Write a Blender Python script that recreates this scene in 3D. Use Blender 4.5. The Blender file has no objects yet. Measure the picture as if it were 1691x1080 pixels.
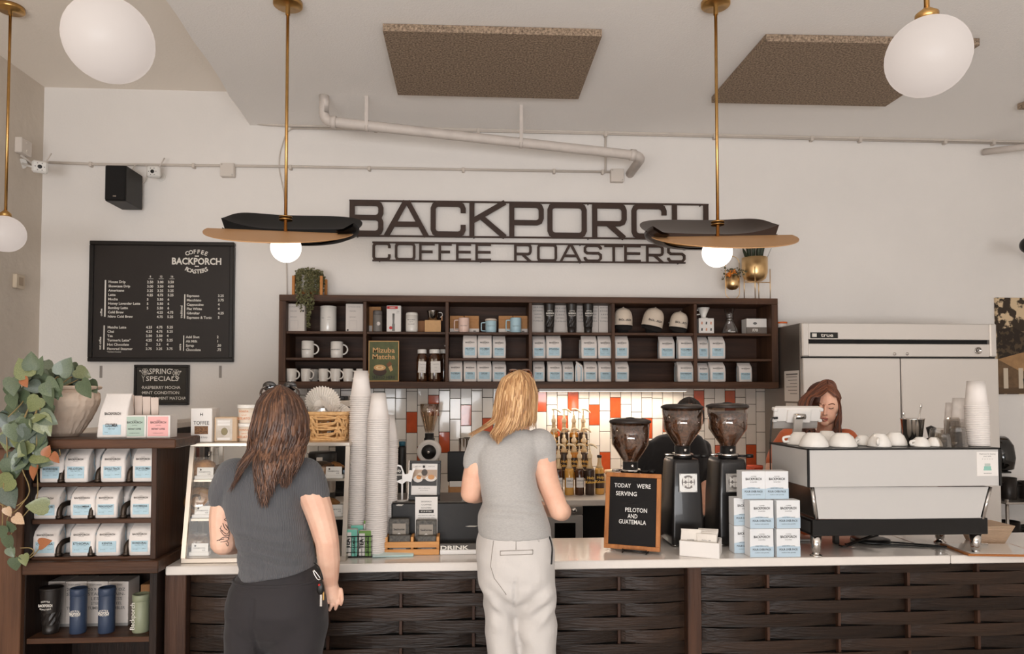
import bpy, bmesh, math, random
from mathutils import Vector, Matrix, noise
PI = math.pi
random.seed(11)
sc = bpy.context.scene
COL = sc.collection
# ------------------------------------------------------------------ camera
FPX, PPX, PPY = 1150.0,845.5,611.0
YAW, PITCH, CAMZ = math.atan(66.5 / 1150.0), math.atan(37.0 / 1150.0),1.65
cam_d = bpy.data.cameras.new('camera')
cam = bpy.data.objects.new('camera', cam_d)
COL.objects.link(cam)
cam.location = (0,0, CAMZ)
cam.rotation_euler = (PI / 2 + PITCH, 0,-YAW)
cam_d.sensor_width = 36.0
cam_d.lens = 36.0 * FPX / 1691.0
cam_d.shift_y = (PPY - 540.0) / 1691.0
cam_d.clip_start = 0.05
sc.camera = cam
# ------------------------------------------------------------------ world, daylight, exposure
world = bpy.data.worlds.new('world')
sc.world = world
world.use_nodes = True
_bg = world.node_tree.nodes['Background']
_bg.inputs[0].default_value = (0.96,0.98,1.0,1)
_bg.inputs[1].default_value = 0.6
def area_light(name, loc, rot, sx, sy, power, col):
    d = bpy.data.lights.new(name, 'AREA')
    d.shape = 'RECTANGLE'; d.size = sx; d.size_y = sy
    d.energy = power; d.color = col
    o = bpy.data.objects.new(name, d); COL.objects.link(o)
    o.location = loc; o.rotation_euler = rot
    return o
# daylight entering through the storefront glazing behind the camera (sky and sunlit pavement outside)
area_light('storefront_daylight', (-0.3,-4.5,1.0),(math.radians(152),0,0),5.4,2.4,660,(0.98,0.985,1.0))
# daylight from the windows of the side wall, also behind the camera
area_light('side_window_daylight', (-3.2,-1.6,1.6),(math.radians(118),0, math.radians(-70)),4.5,2.4,85,(0.98,0.985,1.0))
sc.view_settings.view_transform = 'Standard'
sc.view_settings.look = 'None'
sc.view_settings.exposure = -0.34
sc.view_settings.gamma = 1.0
sc.view_settings.use_curve_mapping = False
# ------------------------------------------------------------------ pixel -> place helpers
_F = Vector((math.sin(YAW) * math.cos(PITCH), math.cos(YAW) * math.cos(PITCH), math.sin(PITCH)))
_R = Vector((math.cos(YAW),-math.sin(YAW),0))
_U = _R.cross(_F)
def ray(px, py):
    return _F + _R * ((px - PPX) / FPX) + _U * ((PPY - py) / FPX)
def at(px, py, Y):
    d = ray(px, py); t = Y / d.y
    return Vector((d.x * t, Y, CAMZ + d.z * t))
def atz(px, py, Z):
    d = ray(px, py); t = (Z - CAMZ) / d.z
    return Vector((d.x * t, d.y * t, Z))
def rect(x0, y0, x1, y1, Y):
    """pixel box -> X0, X1, Zbottom, Ztop on the plane at depth Y"""
    a = at(x0,(y0 + y1) / 2, Y); b = at(x1,(y0 + y1) / 2, Y)
    t = at((x0 + x1) / 2, y0, Y); c = at((x0 + x1) / 2, y1, Y)
    return a.x, b.x, c.z, t.z
# ------------------------------------------------------------------ materials
def lin(c):
    out = []
    for v in c[:3]:
        v = v / 255.0
        out.append(v / 12.92 if v <= 0.04045 else ((v + 0.055) / 1.055) ** 2.4)
    return (out[0], out[1], out[2],1.0)
MATS = {}
def M(name, col=(200,200,200), rough=0.5, metal=0.0, var=0.0, vscale=8.0, vcol=None, bump=0.0, bscale=40.0,
      stretch=(1,1,1), emit=0.0, ecol=None, trans=0.0, ior=1.45, coat=0.0, alpha=1.0, spec=0.5, sheen=0.0, sss=0.0, detail=4.0):
    if name in MATS:
        return MATS[name]
    m = bpy.data.materials.new(name); m.use_nodes = True
    nt = m.node_tree; b = nt.nodes['Principled BSDF']
    b.inputs['Base Color'].default_value = lin(col)
    b.inputs['Roughness'].default_value = rough
    b.inputs['Metallic'].default_value = metal
    b.inputs['Specular IOR Level'].default_value = spec
    b.inputs['IOR'].default_value = ior
    b.inputs['Transmission Weight'].default_value = trans
    b.inputs['Coat Weight'].default_value = coat
    b.inputs['Alpha'].default_value = alpha
    if sheen:
        b.inputs['Sheen Weight'].default_value = sheen
    if sss:
        b.inputs['Subsurface Weight'].default_value = sss
        b.inputs['Subsurface Radius'].default_value = (0.01,0.004,0.002)
        b.inputs['Subsurface Scale'].default_value = 1.0
    if emit:
        b.inputs['Emission Color'].default_value = lin(ecol or col)
        b.inputs['Emission Strength'].default_value = emit
    if var or bump:
        tc = nt.nodes.new('ShaderNodeTexCoord'); mp = nt.nodes.new('ShaderNodeMapping')
        mp.inputs['Scale'].default_value = stretch
        nt.links.new(tc.outputs['Object'], mp.inputs['Vector'])
        if var:
            n = nt.nodes.new('ShaderNodeTexNoise'); n.inputs['Scale'].default_value = vscale
            n.inputs['Detail'].default_value = detail; n.inputs['Roughness'].default_value = 0.6
            nt.links.new(mp.outputs['Vector'], n.inputs['Vector'])
            r = nt.nodes.new('ShaderNodeValToRGB')
            c0 = lin(col); c1 = lin(vcol) if vcol else tuple(min(1, v * (1 - var)) for v in c0[:3]) + (1,)
            r.color_ramp.elements[0].position = 0.3; r.color_ramp.elements[1].position = 0.7
            r.color_ramp.elements[0].color = c1; r.color_ramp.elements[1].color = c0
            nt.links.new(n.outputs['Fac'], r.inputs['Fac'])
            nt.links.new(r.outputs['Color'], b.inputs['Base Color'])
        if bump:
            n2 = nt.nodes.new('ShaderNodeTexNoise'); n2.inputs['Scale'].default_value = bscale
            n2.inputs['Detail'].default_value = 3
            nt.links.new(mp.outputs['Vector'], n2.inputs['Vector'])
            bp = nt.nodes.new('ShaderNodeBump'); bp.inputs['Strength'].default_value = bump
            bp.inputs['Distance'].default_value = 0.01
            nt.links.new(n2.outputs['Fac'], bp.inputs['Height'])
            nt.links.new(bp.outputs['Normal'], b.inputs['Normal'])
    MATS[name] = m
    return m
def glassy(name, col=(255,255,255), rough=0.02, mixf=0.12):
    """thin clear sheet: mostly see-through with a glossy film"""
    if name in MATS:
        return MATS[name]
    m = bpy.data.materials.new(name); m.use_nodes = True
    nt = m.node_tree; nt.nodes.clear()
    o = nt.nodes.new('ShaderNodeOutputMaterial'); mx = nt.nodes.new('ShaderNodeMixShader')
    t = nt.nodes.new('ShaderNodeBsdfTransparent'); t.inputs[0].default_value = lin(col)
    g = nt.nodes.new('ShaderNodeBsdfGlossy'); g.inputs['Roughness'].default_value = rough
    fr = nt.nodes.new('ShaderNodeLayerWeight'); fr.inputs[0].default_value = 0.35
    ma = nt.nodes.new('ShaderNodeMath'); ma.operation = 'MULTIPLY_ADD'
    ma.inputs[1].default_value = 0.55; ma.inputs[2].default_value = mixf * 0.4
    nt.links.new(fr.outputs['Facing'], ma.inputs[0])
    nt.links.new(ma.outputs[0], mx.inputs[0]); nt.links.new(t.outputs[0], mx.inputs[1])
    nt.links.new(g.outputs[0], mx.inputs[2]); nt.links.new(mx.outputs[0], o.inputs[0])
    MATS[name] = m
    return m
def wood(name, c0, c1, rough=0.45, axis='X', scale=3.0, bump=0.15):
    """grain running along one axis"""
    if name in MATS:
        return MATS[name]
    s = {'X': (0.6,9,9), 'Y': (9,0.6,9), 'Z': (9,9,0.6)}[axis]
    return M(name, c0, rough, vcol=c1, var=0.5, vscale=scale, bump=bump, bscale=scale * 5, stretch=s, detail=8, spec=.3)
# ------------------------------------------------------------------ mesh builder
class MB:
    def __init__(self):
        self.v = []; self.f = []; self.s = []
    def add(self, vs, fs, smooth=False):
        o = len(self.v)
        self.v.extend([tuple(p) for p in vs])
        for q in fs:
            self.f.append(tuple(i + o for i in q)); self.s.append(smooth)
        return self
    def box(self, x0, x1, y0, y1, z0, z1, c=0.0, mat=None):
        """box, optional chamfer c"""
        if x1 < x0: x0, x1 = x1, x0
        if y1 < y0: y0, y1 = y1, y0
        if z1 < z0: z0, z1 = z1, z0
        if c <= 0:
            vs = [(x, y, z) for x in (x0, x1) for y in (y0, y1) for z in (z0, z1)]
            fs = [(0,1,3,2),(4,6,7,5),(0,4,5,1),(2,3,7,6),(0,2,6,4),(1,5,7,3)]
        else:
            c = min(c, (x1 - x0) * .45,(y1 - y0) * .45,(z1 - z0) * .45)
            vs = []; idx = {}
            X = (x0, x1); Y = (y0, y1); Z = (z0, z1)
            for i in (0,1):
                for j in (0,1):
                    for k in (0,1):
                        sx = 1 if i == 0 else -1; sy = 1 if j == 0 else -1; sz = 1 if k == 0 else -1
                        idx[(i, j, k, 0)] = len(vs); vs.append((X[i], Y[j] + sy * c, Z[k] + sz * c))
                        idx[(i, j, k, 1)] = len(vs); vs.append((X[i] + sx * c, Y[j], Z[k] + sz * c))
                        idx[(i, j, k, 2)] = len(vs); vs.append((X[i] + sx * c, Y[j] + sy * c, Z[k]))
            fs = []
            for i in (0,1):
                q = [idx[(i, 0,0,0)], idx[(i, 0,1,0)], idx[(i, 1,1,0)], idx[(i, 1,0,0)]]
                fs.append(tuple(q if i == 0 else q[::-1]))
                q = [idx[(0, i, 0,1)], idx[(1, i, 0,1)], idx[(1, i, 1,1)], idx[(0, i, 1,1)]]
                fs.append(tuple(q if i == 0 else q[::-1]))
                q = [idx[(0,0, i, 2)], idx[(0,1, i, 2)], idx[(1,1, i, 2)], idx[(1,0, i, 2)]]
                fs.append(tuple(q if i == 0 else q[::-1]))
            for a in (0,1):
                for b in (0,1):
                    fs.append((idx[(a, b, 0,0)], idx[(a, b, 1,0)], idx[(a, b, 1,1)], idx[(a, b, 0,1)]))
                    fs.append((idx[(a, 0, b, 0)], idx[(a, 1, b, 0)], idx[(a, 1, b, 2)], idx[(a, 0, b, 2)]))
                    fs.append((idx[(0, a, b, 1)], idx[(1, a, b, 1)], idx[(1, a, b, 2)], idx[(0, a, b, 2)]))
                    for k in (0,1):
                        fs.append((idx[(a, b, k, 0)], idx[(a, b, k, 1)], idx[(a, b, k, 2)]))
        if mat is not None:
            vs = [mat @ Vector(p) for p in vs]
        return self.add(vs, fs)
    def loft(self, rings, cap=True, smooth=True, closed=True):
        n = len(rings[0]); vs = [p for r in rings for p in r]; fs = []
        for i in range(len(rings) - 1):
            for j in range(n if closed else n - 1):
                k = (j + 1) % n
                fs.append((i * n + j, i * n + k, (i + 1) * n + k, (i + 1) * n + j))
        self.add(vs, fs, smooth)
        if cap and closed:
            o = len(self.v) - len(vs)
            self.f.append(tuple(o + j for j in range(n))[::-1]); self.s.append(False)
            self.f.append(tuple(o + (len(rings) - 1) * n + j for j in range(n))); self.s.append(False)
        return self
    def lathe(self, prof, seg=24, c=(0,0,0), a0=0.0, a1=2 * PI, smooth=True, cap=True, mat=None):
        full = abs(a1 - a0 - 2 * PI) < 1e-6
        n = seg if full else seg + 1
        rings = []
        for r, z in prof:
            ring = []
            for i in range(n):
                a = a0 + (a1 - a0) * i / seg
                p = Vector((r * math.cos(a), r * math.sin(a), z))
                if mat is not None: p = mat @ p
                ring.append((c[0] + p.x, c[1] + p.y, c[2] + p.z))
            rings.append(ring)
        return self.loft(rings, cap=cap and full, smooth=smooth, closed=full)
    def tube(self, pts, r, seg=8, cap=True, flat=1.0, smooth=True):
        """round tube along points; r number or list; flat squashes the second axis"""
        pts = [Vector(p) for p in pts]; n = len(pts)
        rr = r if isinstance(r, (list, tuple)) else [r] * n
        up = None; rings = []
        for i in range(n):
            t = (pts[min(i + 1, n - 1)] - pts[max(i - 1,0)])
            if t.length < 1e-9: t = Vector((0,0,1))
            t.normalize()
            if up is None:
                up = Vector((0,0,1)) if abs(t.z) < 0.9 else Vector((0,1,0))
            a = t.cross(up)
            if a.length < 1e-6: a = t.cross(Vector((1,0,0)))
            a.normalize(); b = a.cross(t).normalized(); up = b
            rings.append([pts[i] + a * (rr[i] * math.cos(2 * PI * k / seg)) + b * (rr[i] * flat * math.sin(2 * PI * k / seg)) for k in range(seg)])
        return self.loft(rings, cap=cap, smooth=smooth)
    def ball(self, c, r, seg=16, rings=10, sc3=(1,1,1), mat=None):
        vs = []; fs = []
        for i in range(rings + 1):
            th = PI * i / rings
            for j in range(seg):
                a = 2 * PI * j / seg
                p = Vector((r * sc3[0] * math.sin(th) * math.cos(a), r * sc3[1] * math.sin(th) * math.sin(a), r * sc3[2] * math.cos(th)))
                if mat is not None: p = mat @ p
                vs.append((c[0] + p.x, c[1] + p.y, c[2] + p.z))
        for i in range(rings):
            for j in range(seg):
                k = (j + 1) % seg
                if i == 0: fs.append((j, seg + j, seg + k))
                elif i == rings - 1: fs.append((i * seg + j, (i + 1) * seg + j, i * seg + k))
                else: fs.append((i * seg + j, (i + 1) * seg + j, (i + 1) * seg + k, i * seg + k))
        return self.add(vs, fs, True)
    def prism(self, poly, y0, y1):
        """polygon of (x, z) extruded from y0 (towards the camera) to y1"""
        n = len(poly)
        vs = [(p[0], y0, p[1]) for p in poly] + [(p[0], y1, p[1]) for p in poly]
        fs = [tuple(range(n)), tuple(range(2 * n - 1, n - 1,-1))]
        for i in range(n):
            k = (i + 1) % n
            fs.append((i, i + n, k + n, k))
        return self.add(vs, fs)
    def quad(self, a, b, c, d):
        return self.add([a, b, c, d],[(0,1,2,3)])
    def mesh(self, name, fix=True):
        me = bpy.data.meshes.new(name)
        me.from_pydata(self.v, [], self.f)
        me.polygons.foreach_set('use_smooth', self.s)
        if fix:
            bm = bmesh.new(); bm.from_mesh(me)
            bmesh.ops.remove_doubles(bm, verts=bm.verts, dist=1e-6)
            bmesh.ops.recalc_face_normals(bm, faces=bm.faces)
            bm.to_mesh(me); bm.free()
        me.update()
        return me
    def build(self, name, mat, parent=None, loc=None, rot=None, fix=True):
        return obj(name, self.mesh(name, fix), mat, parent, loc, rot)
def obj(name, me, mat, parent=None, loc=None, rot=None):
    if mat is not None and len(me.materials) == 0:
        me.materials.append(mat)
    o = bpy.data.objects.new(name, me); COL.objects.link(o)
    if parent is not None: o.parent = parent
    if loc is not None: o.location = loc
    if rot is not None: o.rotation_euler = rot
    return o
def tag(o, label=None, cat=None, group=None, kind=None):
    if label: o['label'] = label
    if cat: o['category'] = cat
    if group: o['group'] = group
    if kind: o['kind'] = kind
    return o
def thing(name, label, cat, loc=(0,0,0), rotz=0.0, group=None):
    o = bpy.data.objects.new(name, None); COL.objects.link(o)
    o.empty_display_size = 0.05
    o.location = loc; o.rotation_euler = (0,0, rotz)
    return tag(o, label, cat, group)
def struct(o):
    o['kind'] = 'structure'
    return o
def copy_tree(o, parent=None):
    c = o.copy(); COL.objects.link(c); c.parent = parent
    for ch in list(o.children):
        copy_tree(ch, c)
    return c
def place(proto, first, loc, rot=(0,0,0), label=None, scale=None):
    """first use moves the prototype itself, later uses copy it"""
    o = proto if not first.get(proto.name) else copy_tree(proto)
    first[proto.name] = True
    o.location = loc; o.rotation_euler = rot
    if label: o['label'] = label
    if scale: o.scale = scale
    return o
USED = {}
# ------------------------------------------------------------------ lettering (flat print) from the built-in font
_TXT = {}
def text_mesh(s, h, bold=0.0, align='CENTER', space=1.0, width=None, depth=0.0):
    key = (s, round(h, 5), bold, align, space, width, depth)
    if key in _TXT: return _TXT[key]
    cu = bpy.data.curves.new('lettering', 'FONT')
    cu.body = s; cu.size = h / 0.69; cu.align_x = align; cu.space_character = space
    cu.offset = bold * h; cu.resolution_u = 2; cu.extrude = depth
    o = bpy.data.objects.new('lettering_source', cu)
    me = bpy.data.meshes.new_from_object(o)
    bpy.data.objects.remove(o); bpy.data.curves.remove(cu)
    if width and len(me.vertices):
        xs = [v.co.x for v in me.vertices]
        k = width / max(1e-6, max(xs) - min(xs)); cx = (max(xs) + min(xs)) / 2 if align == 'CENTER' else 0
        for v in me.vertices: v.co.x = (v.co.x - cx) * k
    me.materials.clear(); me.name = 'lettering'
    # stand upright facing -Y
    for v in me.vertices: v.co = Vector((v.co.x, -v.co.z, v.co.y))
    _TXT[key] = me
    return me
def text(parent, s, h, loc, mat, bold=0.0, align='CENTER', space=1.0, width=None, rot=None, name='lettering'):
    me = text_mesh(s, h, bold, align, space, width)
    if len(me.materials) and me.materials[0] is not mat:
        me = me.copy(); me.materials.clear()
    return obj(name, me, mat, parent, loc, rot)
def join_text(items, name='lettering'):
    """several lines (string, height, (x, y, z), bold, align, width, rot_y) merged to one printed mesh"""
    mb = MB()
    for it in items:
        s, h, loc = it[0], it[1], it[2]
        bold = it[3] if len(it) > 3 else 0.0; al = it[4] if len(it) > 4 else 'CENTER'
        w = it[5] if len(it) > 5 else None; ry = it[6] if len(it) > 6 else 0.0
        me = text_mesh(s, h, bold, al, 1.0, w)
        mt = Matrix.Translation(loc) @ Matrix.Rotation(ry, 4, 'Y')
        mb.add([mt @ v.co for v in me.vertices],[tuple(p.vertices) for p in me.polygons])
    return mb.mesh(name, fix=False)
def arc_text(items, s, h, cx, y, cz, R, up=True, bold=0.0, step=None):
    """letters along an arc (up: smile-less arch)"""
    step = step or h * 0.95
    n = len(s)
    for i, ch in enumerate(s):
        if ch == ' ': continue
        a = (i - (n - 1) / 2) * step / R
        if up:
            items.append((ch, h, (cx + R * math.sin(a), y, cz + R * math.cos(a) - R), bold, 'CENTER', None, a))
        else:
            items.append((ch, h, (cx + R * math.sin(a), y, cz - R * math.cos(a) + R), bold, 'CENTER', None, -a))
    return items
def rrect(w, h, r, n=4):
    """rounded rectangle outline centred on 0 (list of 2-D points)"""
    pts = []
    for cx, cy, a0 in ((w / 2 - r, h / 2 - r, 0),(-w / 2 + r, h / 2 - r, PI / 2),(-w / 2 + r, -h / 2 + r, PI),(w / 2 - r, -h / 2 + r, 1.5 * PI)):
        for i in range(n + 1):
            a = a0 + PI / 2 * i / n
            pts.append((cx + r * math.cos(a), cy + r * math.sin(a)))
    return pts
def lerp(a, b, t):
    return a + (b - a) * t
def interp(tab, x):
    """piecewise-linear table [(x, y...),...]"""
    if x <= tab[0][0]: return tab[0][1:]
    for i in range(len(tab) - 1):
        if x <= tab[i + 1][0]:
            t = (x - tab[i][0]) / (tab[i + 1][0] - tab[i][0])
            return tuple(lerp(p, q, t) for p, q in zip(tab[i][1:], tab[i + 1][1:]))
    return tab[-1][1:]
# common materials
PAPER = M('white_paper', (226,220,214),0.7)
INK = M('dark_ink', (52,48,46),0.7)
GREYINK = M('grey_ink', (110,106,104),0.7)
WHITEINK = M('white_ink', (226,220,210),0.7)
BLACK = M('black_plastic', (22,20,19),0.4)
BLACKMETAL = M('black_metal', (24,22,21),0.35, var=.2, vscale=20)
STEEL = M('brushed_steel', (196,190,184),0.28,1.0, bump=0.02, bscale=60, stretch=(1,1,30))
CHROME = M('chrome', (205,200,195),0.12,1.0)
BRASS = M('brass', (200,158,98),0.3,1.0, var=0.15, vscale=30)
GLASS = glassy('clear_glass')
CERAMIC = M('white_ceramic', (228,222,214),0.22, coat=0.3)
KRAFT = M('kraft_card', (178,128,82),0.75, var=.12, vscale=60)
# ================================================================== THE SETTING
YW = 5.40                                  # back wall face
XL = at(70,300, YW).x                     # left wall face
XR = 6.3
ZC = at(700,213, YW).z                    # lower ceiling
ZC2 = at(200,147, YW).z                   # upper ceiling on the left
WALL = M('painted_plaster', (234,228,222),0.85, var=.05, vscale=1.3, bump=.12, bscale=60)
WALLL = M('rough_plaster', (214,202,188),0.9, var=.1, vscale=2, bump=.6, bscale=14)
CEILM = M('textured_ceiling_paint', (246,241,236),0.9, bump=.25, bscale=90)
CEILU = M('upper_ceiling_paint', (246,236,224),0.9, bump=.2, bscale=60)
FLOORM = M('concrete_floor', (200,194,188),0.5, var=.2, vscale=3)
struct(MB().box(XL - .1, XR + .1,-5.0, YW + .1,-.1,0).build('floor', FLOORM))
wall_back = struct(MB().box(XL - .1, XR + .1, YW, YW + .1,0, ZC2 + .1).build('wall_back', WALL))
struct(MB().box(XL - .1, XL, -5.0, YW, 0, ZC2 + .1).build('wall_left', WALLL))
struct(MB().box(XR, XR + .1,-5.0, YW, 0, ZC2 + .1).build('wall_right', WALL))
struct(MB().box(XL, XR, -5.0, YW, ZC2, ZC2 + .1).build('ceiling', CEILU))
e1 = at(413,196, YW); e0 = atz(275,0, ZC)
sl = (e1.x - e0.x) / (e1.y - e0.y)
xa, xb = e1.x, e0.x + sl * (-5.0 - e0.y)
mb = MB()
pl = []
for i in range(41):                        # slightly uneven plaster edge
    yy = lerp(YW, -5.0, i / 40); xx = lerp(xa, xb, i / 40) + .006 * math.sin(i * 2.3) + .005 * math.sin(i * 5.1)
    pl.append((xx, yy))
n = len(pl)
vs = [(p[0], p[1], ZC) for p in pl] + [(p[0], p[1], ZC2) for p in pl] + [(XR, p[1], ZC) for p in pl]
fs = [(i, i + 1, n + i + 1, n + i) for i in range(n - 1)] + [(i, 2 * n + i, 2 * n + i + 1, i + 1) for i in range(n - 1)]
mb.add(vs, fs)
struct(mb.build('ceiling', CEILM)).name = 'ceiling_dropped'
# storefront wall behind the camera: sill, piers and head around the open glazing
WF = M('front_wall_paint', (205,196,186),.85)
struct(MB().box(XL, XR, -5.1,-5.0,0,.35).box(XL, XR, -5.1,-5.0,3.35, ZC2).box(XL, XL + .5,-5.1,-5.0,.35,3.35)
       .box(XR - .5, XR, -5.1,-5.0,.35,3.35).box(.9,1.1,-5.1,-5.0,.35,3.35).build('wall_front', WF))
# ------------------------------------------------------------------ backsplash tiles (parts of the back wall)
TILEW = M('white_glazed_tile', (226,218,208),0.12, coat=.4, var=.06, vscale=12)
TILEO = M('orange_glazed_tile', (200,88,48),0.1, coat=.5, var=.25, vscale=14)
GROUT = M('dark_grout', (74,66,58),.9)
zt = at(900,640, YW).z; zb = at(900,836, YW).z - .12
tx0 = at(471.5,700, YW).x; tw = (at(1023.3,700, YW).x - at(652,700, YW).x) / 21.0
th = at(850,662, YW).z - at(850,696, YW).z
xe = at(1268,700, YW).x
bk = MB().box(tx0 - .02, xe, YW - .008, YW - .0002, zb, zt + .02).build('tile_bed', GROUT, wall_back)
orange = [(679,691),(715,657),(733,723),(768,679),(798,703),(696,745),(893,680),(945,665),(980,686),(1016,671),
          (1068,691),(923,712),(998,763),(1241,763),(1186,737),(1161,677),(561,700),(1208,655),(1105,712),(625,690)]
opts = [at(p[0], p[1], YW - .01) for p in orange]
tm = {}
for key, mt in (('w', TILEW),('o', TILEO)):
    m_ = MB().box(-tw / 2 + .002, tw / 2 - .002,-.010,0,-th / 2 + .002, th / 2 - .002,.0018).mesh('tile'); m_.materials.append(mt); tm[key] = m_
ph = [.52,.18,.85,.37,.14,.53,.84,.15,.48,.82,.2,.5]
ncol = int((xe - tx0) / tw)
half = {}
for c in range(ncol):
    xc = tx0 + (c + .5) * tw
    z = zt - th * (ph[(c + 2) % 12]) + th
    while z > zb:
        top = min(z, zt + .012); bot = max(z - th, zb)
        if top - bot > .012:
            isO = any(abs(p.x - xc) < tw / 2 and bot < p.z < top for p in opts)
            if top - bot > th * .98:
                me = tm['o' if isO else 'w']
            else:
                k = (isO, round(top - bot, 3))
                if k not in half:
                    h2 = (top - bot) / 2
                    half[k] = MB().box(-tw / 2 + .002, tw / 2 - .002,-.010,0,-h2 + .002, h2 - .002,.0018).mesh('tile')
                    half[k].materials.append(TILEO if isO else TILEW)
                me = half[k]
            obj('tile', me, None, wall_back, (xc, YW - .006,(top + bot) / 2),(random.uniform(-.006,.006),0, random.uniform(-.006,.006)))
        z -= th
# ------------------------------------------------------------------ ceiling: acoustic panels
FELT = M('acoustic_felt', (182,158,134),0.95, var=.45, vscale=85, vcol=(92,77,64), bump=.6, bscale=120, detail=3)
def acoustic(corners, th, label):
    """corners: four px on the lower face (near-left, near-right, far-right, far-left)"""
    P = [atz(p[0], p[1], ZC - th) for p in corners]
    vs = [tuple(p) for p in P] + [(p.x, p.y, ZC - .003) for p in P]
    o = MB().add(vs, [(0,1,2,3),(7,6,5,4),(0,4,5,1),(1,5,6,2),(2,6,7,3),(3,7,4,0)]).build('acoustic_panel', FELT)
    tag(o, label, 'acoustic panel', 'felt panels on the ceiling')
acoustic([(632,51),(994,60),(955,164),(657,157)],.045, 'brown felt acoustic ceiling panel between the two disc lamps, above the pipe')
acoustic([(1265,68),(1618,75),(1462,176),(1175,170)],.045, 'dark felt acoustic ceiling panel partly behind the round globe lamp')
acoustic([(1880,120),(2230,128),(2010,186),(1680,181)],.045, 'dark felt acoustic ceiling panel cut off by the picture edge')
# ------------------------------------------------------------------ pipes, conduits, boxes on the wall
PVC = M('painted_pipe', (216,205,196),0.55, var=.12, vscale=9)
PIPEW = M('painted_conduit', (206,195,184),0.6, var=.1, vscale=6)
BOXW = M('painted_metal_box', (214,204,194),0.6)
def polyline(pts, Y, n=1):
    return [at(p[0], p[1], Y if len(p) < 3 else p[2]) for p in pts]
def smooth_path(pts, sub=6):
    """Catmull-Rom through points"""
    pts = [Vector(p) for p in pts]; out = []
    for i in range(len(pts) - 1):
        p0 = pts[max(i - 1,0)]; p1 = pts[i]; p2 = pts[i + 1]; p3 = pts[min(i + 2, len(pts) - 1)]
        for k in range(sub):
            t = k / sub
            out.append(.5 * ((2 * p1) + (p2 - p0) * t + (2 * p0 - 5 * p1 + 4 * p2 - p3) * t * t + (3 * p1 - p0 - 3 * p2 + p3) * t ** 3))
    out.append(pts[-1])
    return out
t = thing('drain_pipe', 'thick white drain pipe sloping under the ceiling above the large sign', 'pipe')
yp = 4.83
top = Vector((at(535,175, yp).x, yp, ZC)); bend = at(535,200, yp)
pts = [top, bend + Vector((0,0,.055))]
for k in range(7):
    a = k / 6 * PI / 2
    pts.append(bend + Vector((.06 * (1 - math.cos(a)),0,.055 - .06 * math.sin(a))))
e = at(1045,256,5.0)
pts += [e]
for k in range(1,6):
    a = k / 5 * PI / 2
    pts.append(e + Vector((.07 * math.sin(a),.07 * (1 - math.cos(a)),-.012 * k / 5)))
pts.append(Vector((pts[-1].x, YW, pts[-1].z)))
MB().tube(pts, .034,16).build('pipe', PVC, t)
for c in ((bend + Vector((.065,0,-.006)), Vector((1,.01,-.09))),(e, Vector((1,.02,-.1)))):
    d = c[1].normalized()
    MB().tube([c[0] - d * .02, c[0] + d * .02],.041,16).build('coupling', PVC, t)
for px, py in ((607,198),(855,225)):
    f = (px - 540) / (1045 - 540); p = bend.lerp(e, f); p.z -= 0.0
    MB().box(p.x - .012, p.x + .012, p.y - .039, p.y - .036, p.z - .01, ZC, .001).tube(
        [p + Vector((-.012,0,0)), p + Vector((.012,0,0))],.039,16).build('strap', PVC, t)
t = thing('ceiling_conduit', 'long painted conduit running along the joint of wall and ceiling', 'conduit')
yc = YW - .022
p = [at(408,186, yc), at(418,198, yc), at(430,204, yc), at(460,206, yc)]
z0 = at(470,207, yc); z1 = at(1690,234, yc)
MB().tube(smooth_path(p + [z0],5) + [z1, Vector((XR, yc, z1.z))],.013,8).build('pipe', PIPEW, t)
MB().tube([at(480,212, yc), at(760,216, yc), at(1690,238, yc)],.006,6).build('cable', PIPEW, t)
for px in (620,790,1000,1180,1340,1420,1560,1640):
    q = at(px, 209 + (px - 470) * .0221, yc)
    MB().box(q.x - .012, q.x + .012, q.y - .018, YW, q.z - .026, q.z + .018,.003).build('clip', PIPEW, t)
t = thing('wall_conduit', 'thin painted conduit crossing the wall from the corner to a square box', 'conduit')
MB().tube([at(80,268, yc), at(150,271, yc), at(480,275, yc), at(1008,284, yc)],.010,8).build('pipe', PIPEW, t)
MB().tube([at(1000,284, yc), at(1000,222, yc)],.008,8).build('riser', PIPEW, t)
for px in (150,320,480,610,765,915,995):
    q = at(px, 270 + (px - 80) * .0151, yc)
    MB().box(q.x - .010, q.x + .010, q.y - .015, YW, q.z - .02, q.z + .015,.003).build('clip', PIPEW, t)
def jbox(px, py, s, label, Y=YW, left=False):
    t = thing('junction_box', label, 'junction box', group='junction boxes on the walls')
    if not left:
        c = at(px, py, Y - .03)
        MB().box(c.x - s, c.x + s, Y - .045, Y, c.z - s, c.z + s, .005).build('body', BOXW, t)
        MB().box(c.x - s * .96, c.x + s * .96, Y - .049, Y - .045, c.z - s * .96, c.z + s * .96,.0015).build('cover', BOXW, t)
        for a, b in ((-.75,.75),(.75,-.75)):
            MB().lathe([(.005,0),(.004,.003)],8,(c.x + a * s, Y - .049, c.z + b * s), mat=Matrix.Rotation(PI / 2,3, 'X')).build('screw', STEEL, t)
    return t
jbox(376,281,.052, 'small square painted box on the thin conduit above the menu board')
jbox(1019,290,.052, 'small square painted box ending the thin conduit over the large sign')
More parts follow.
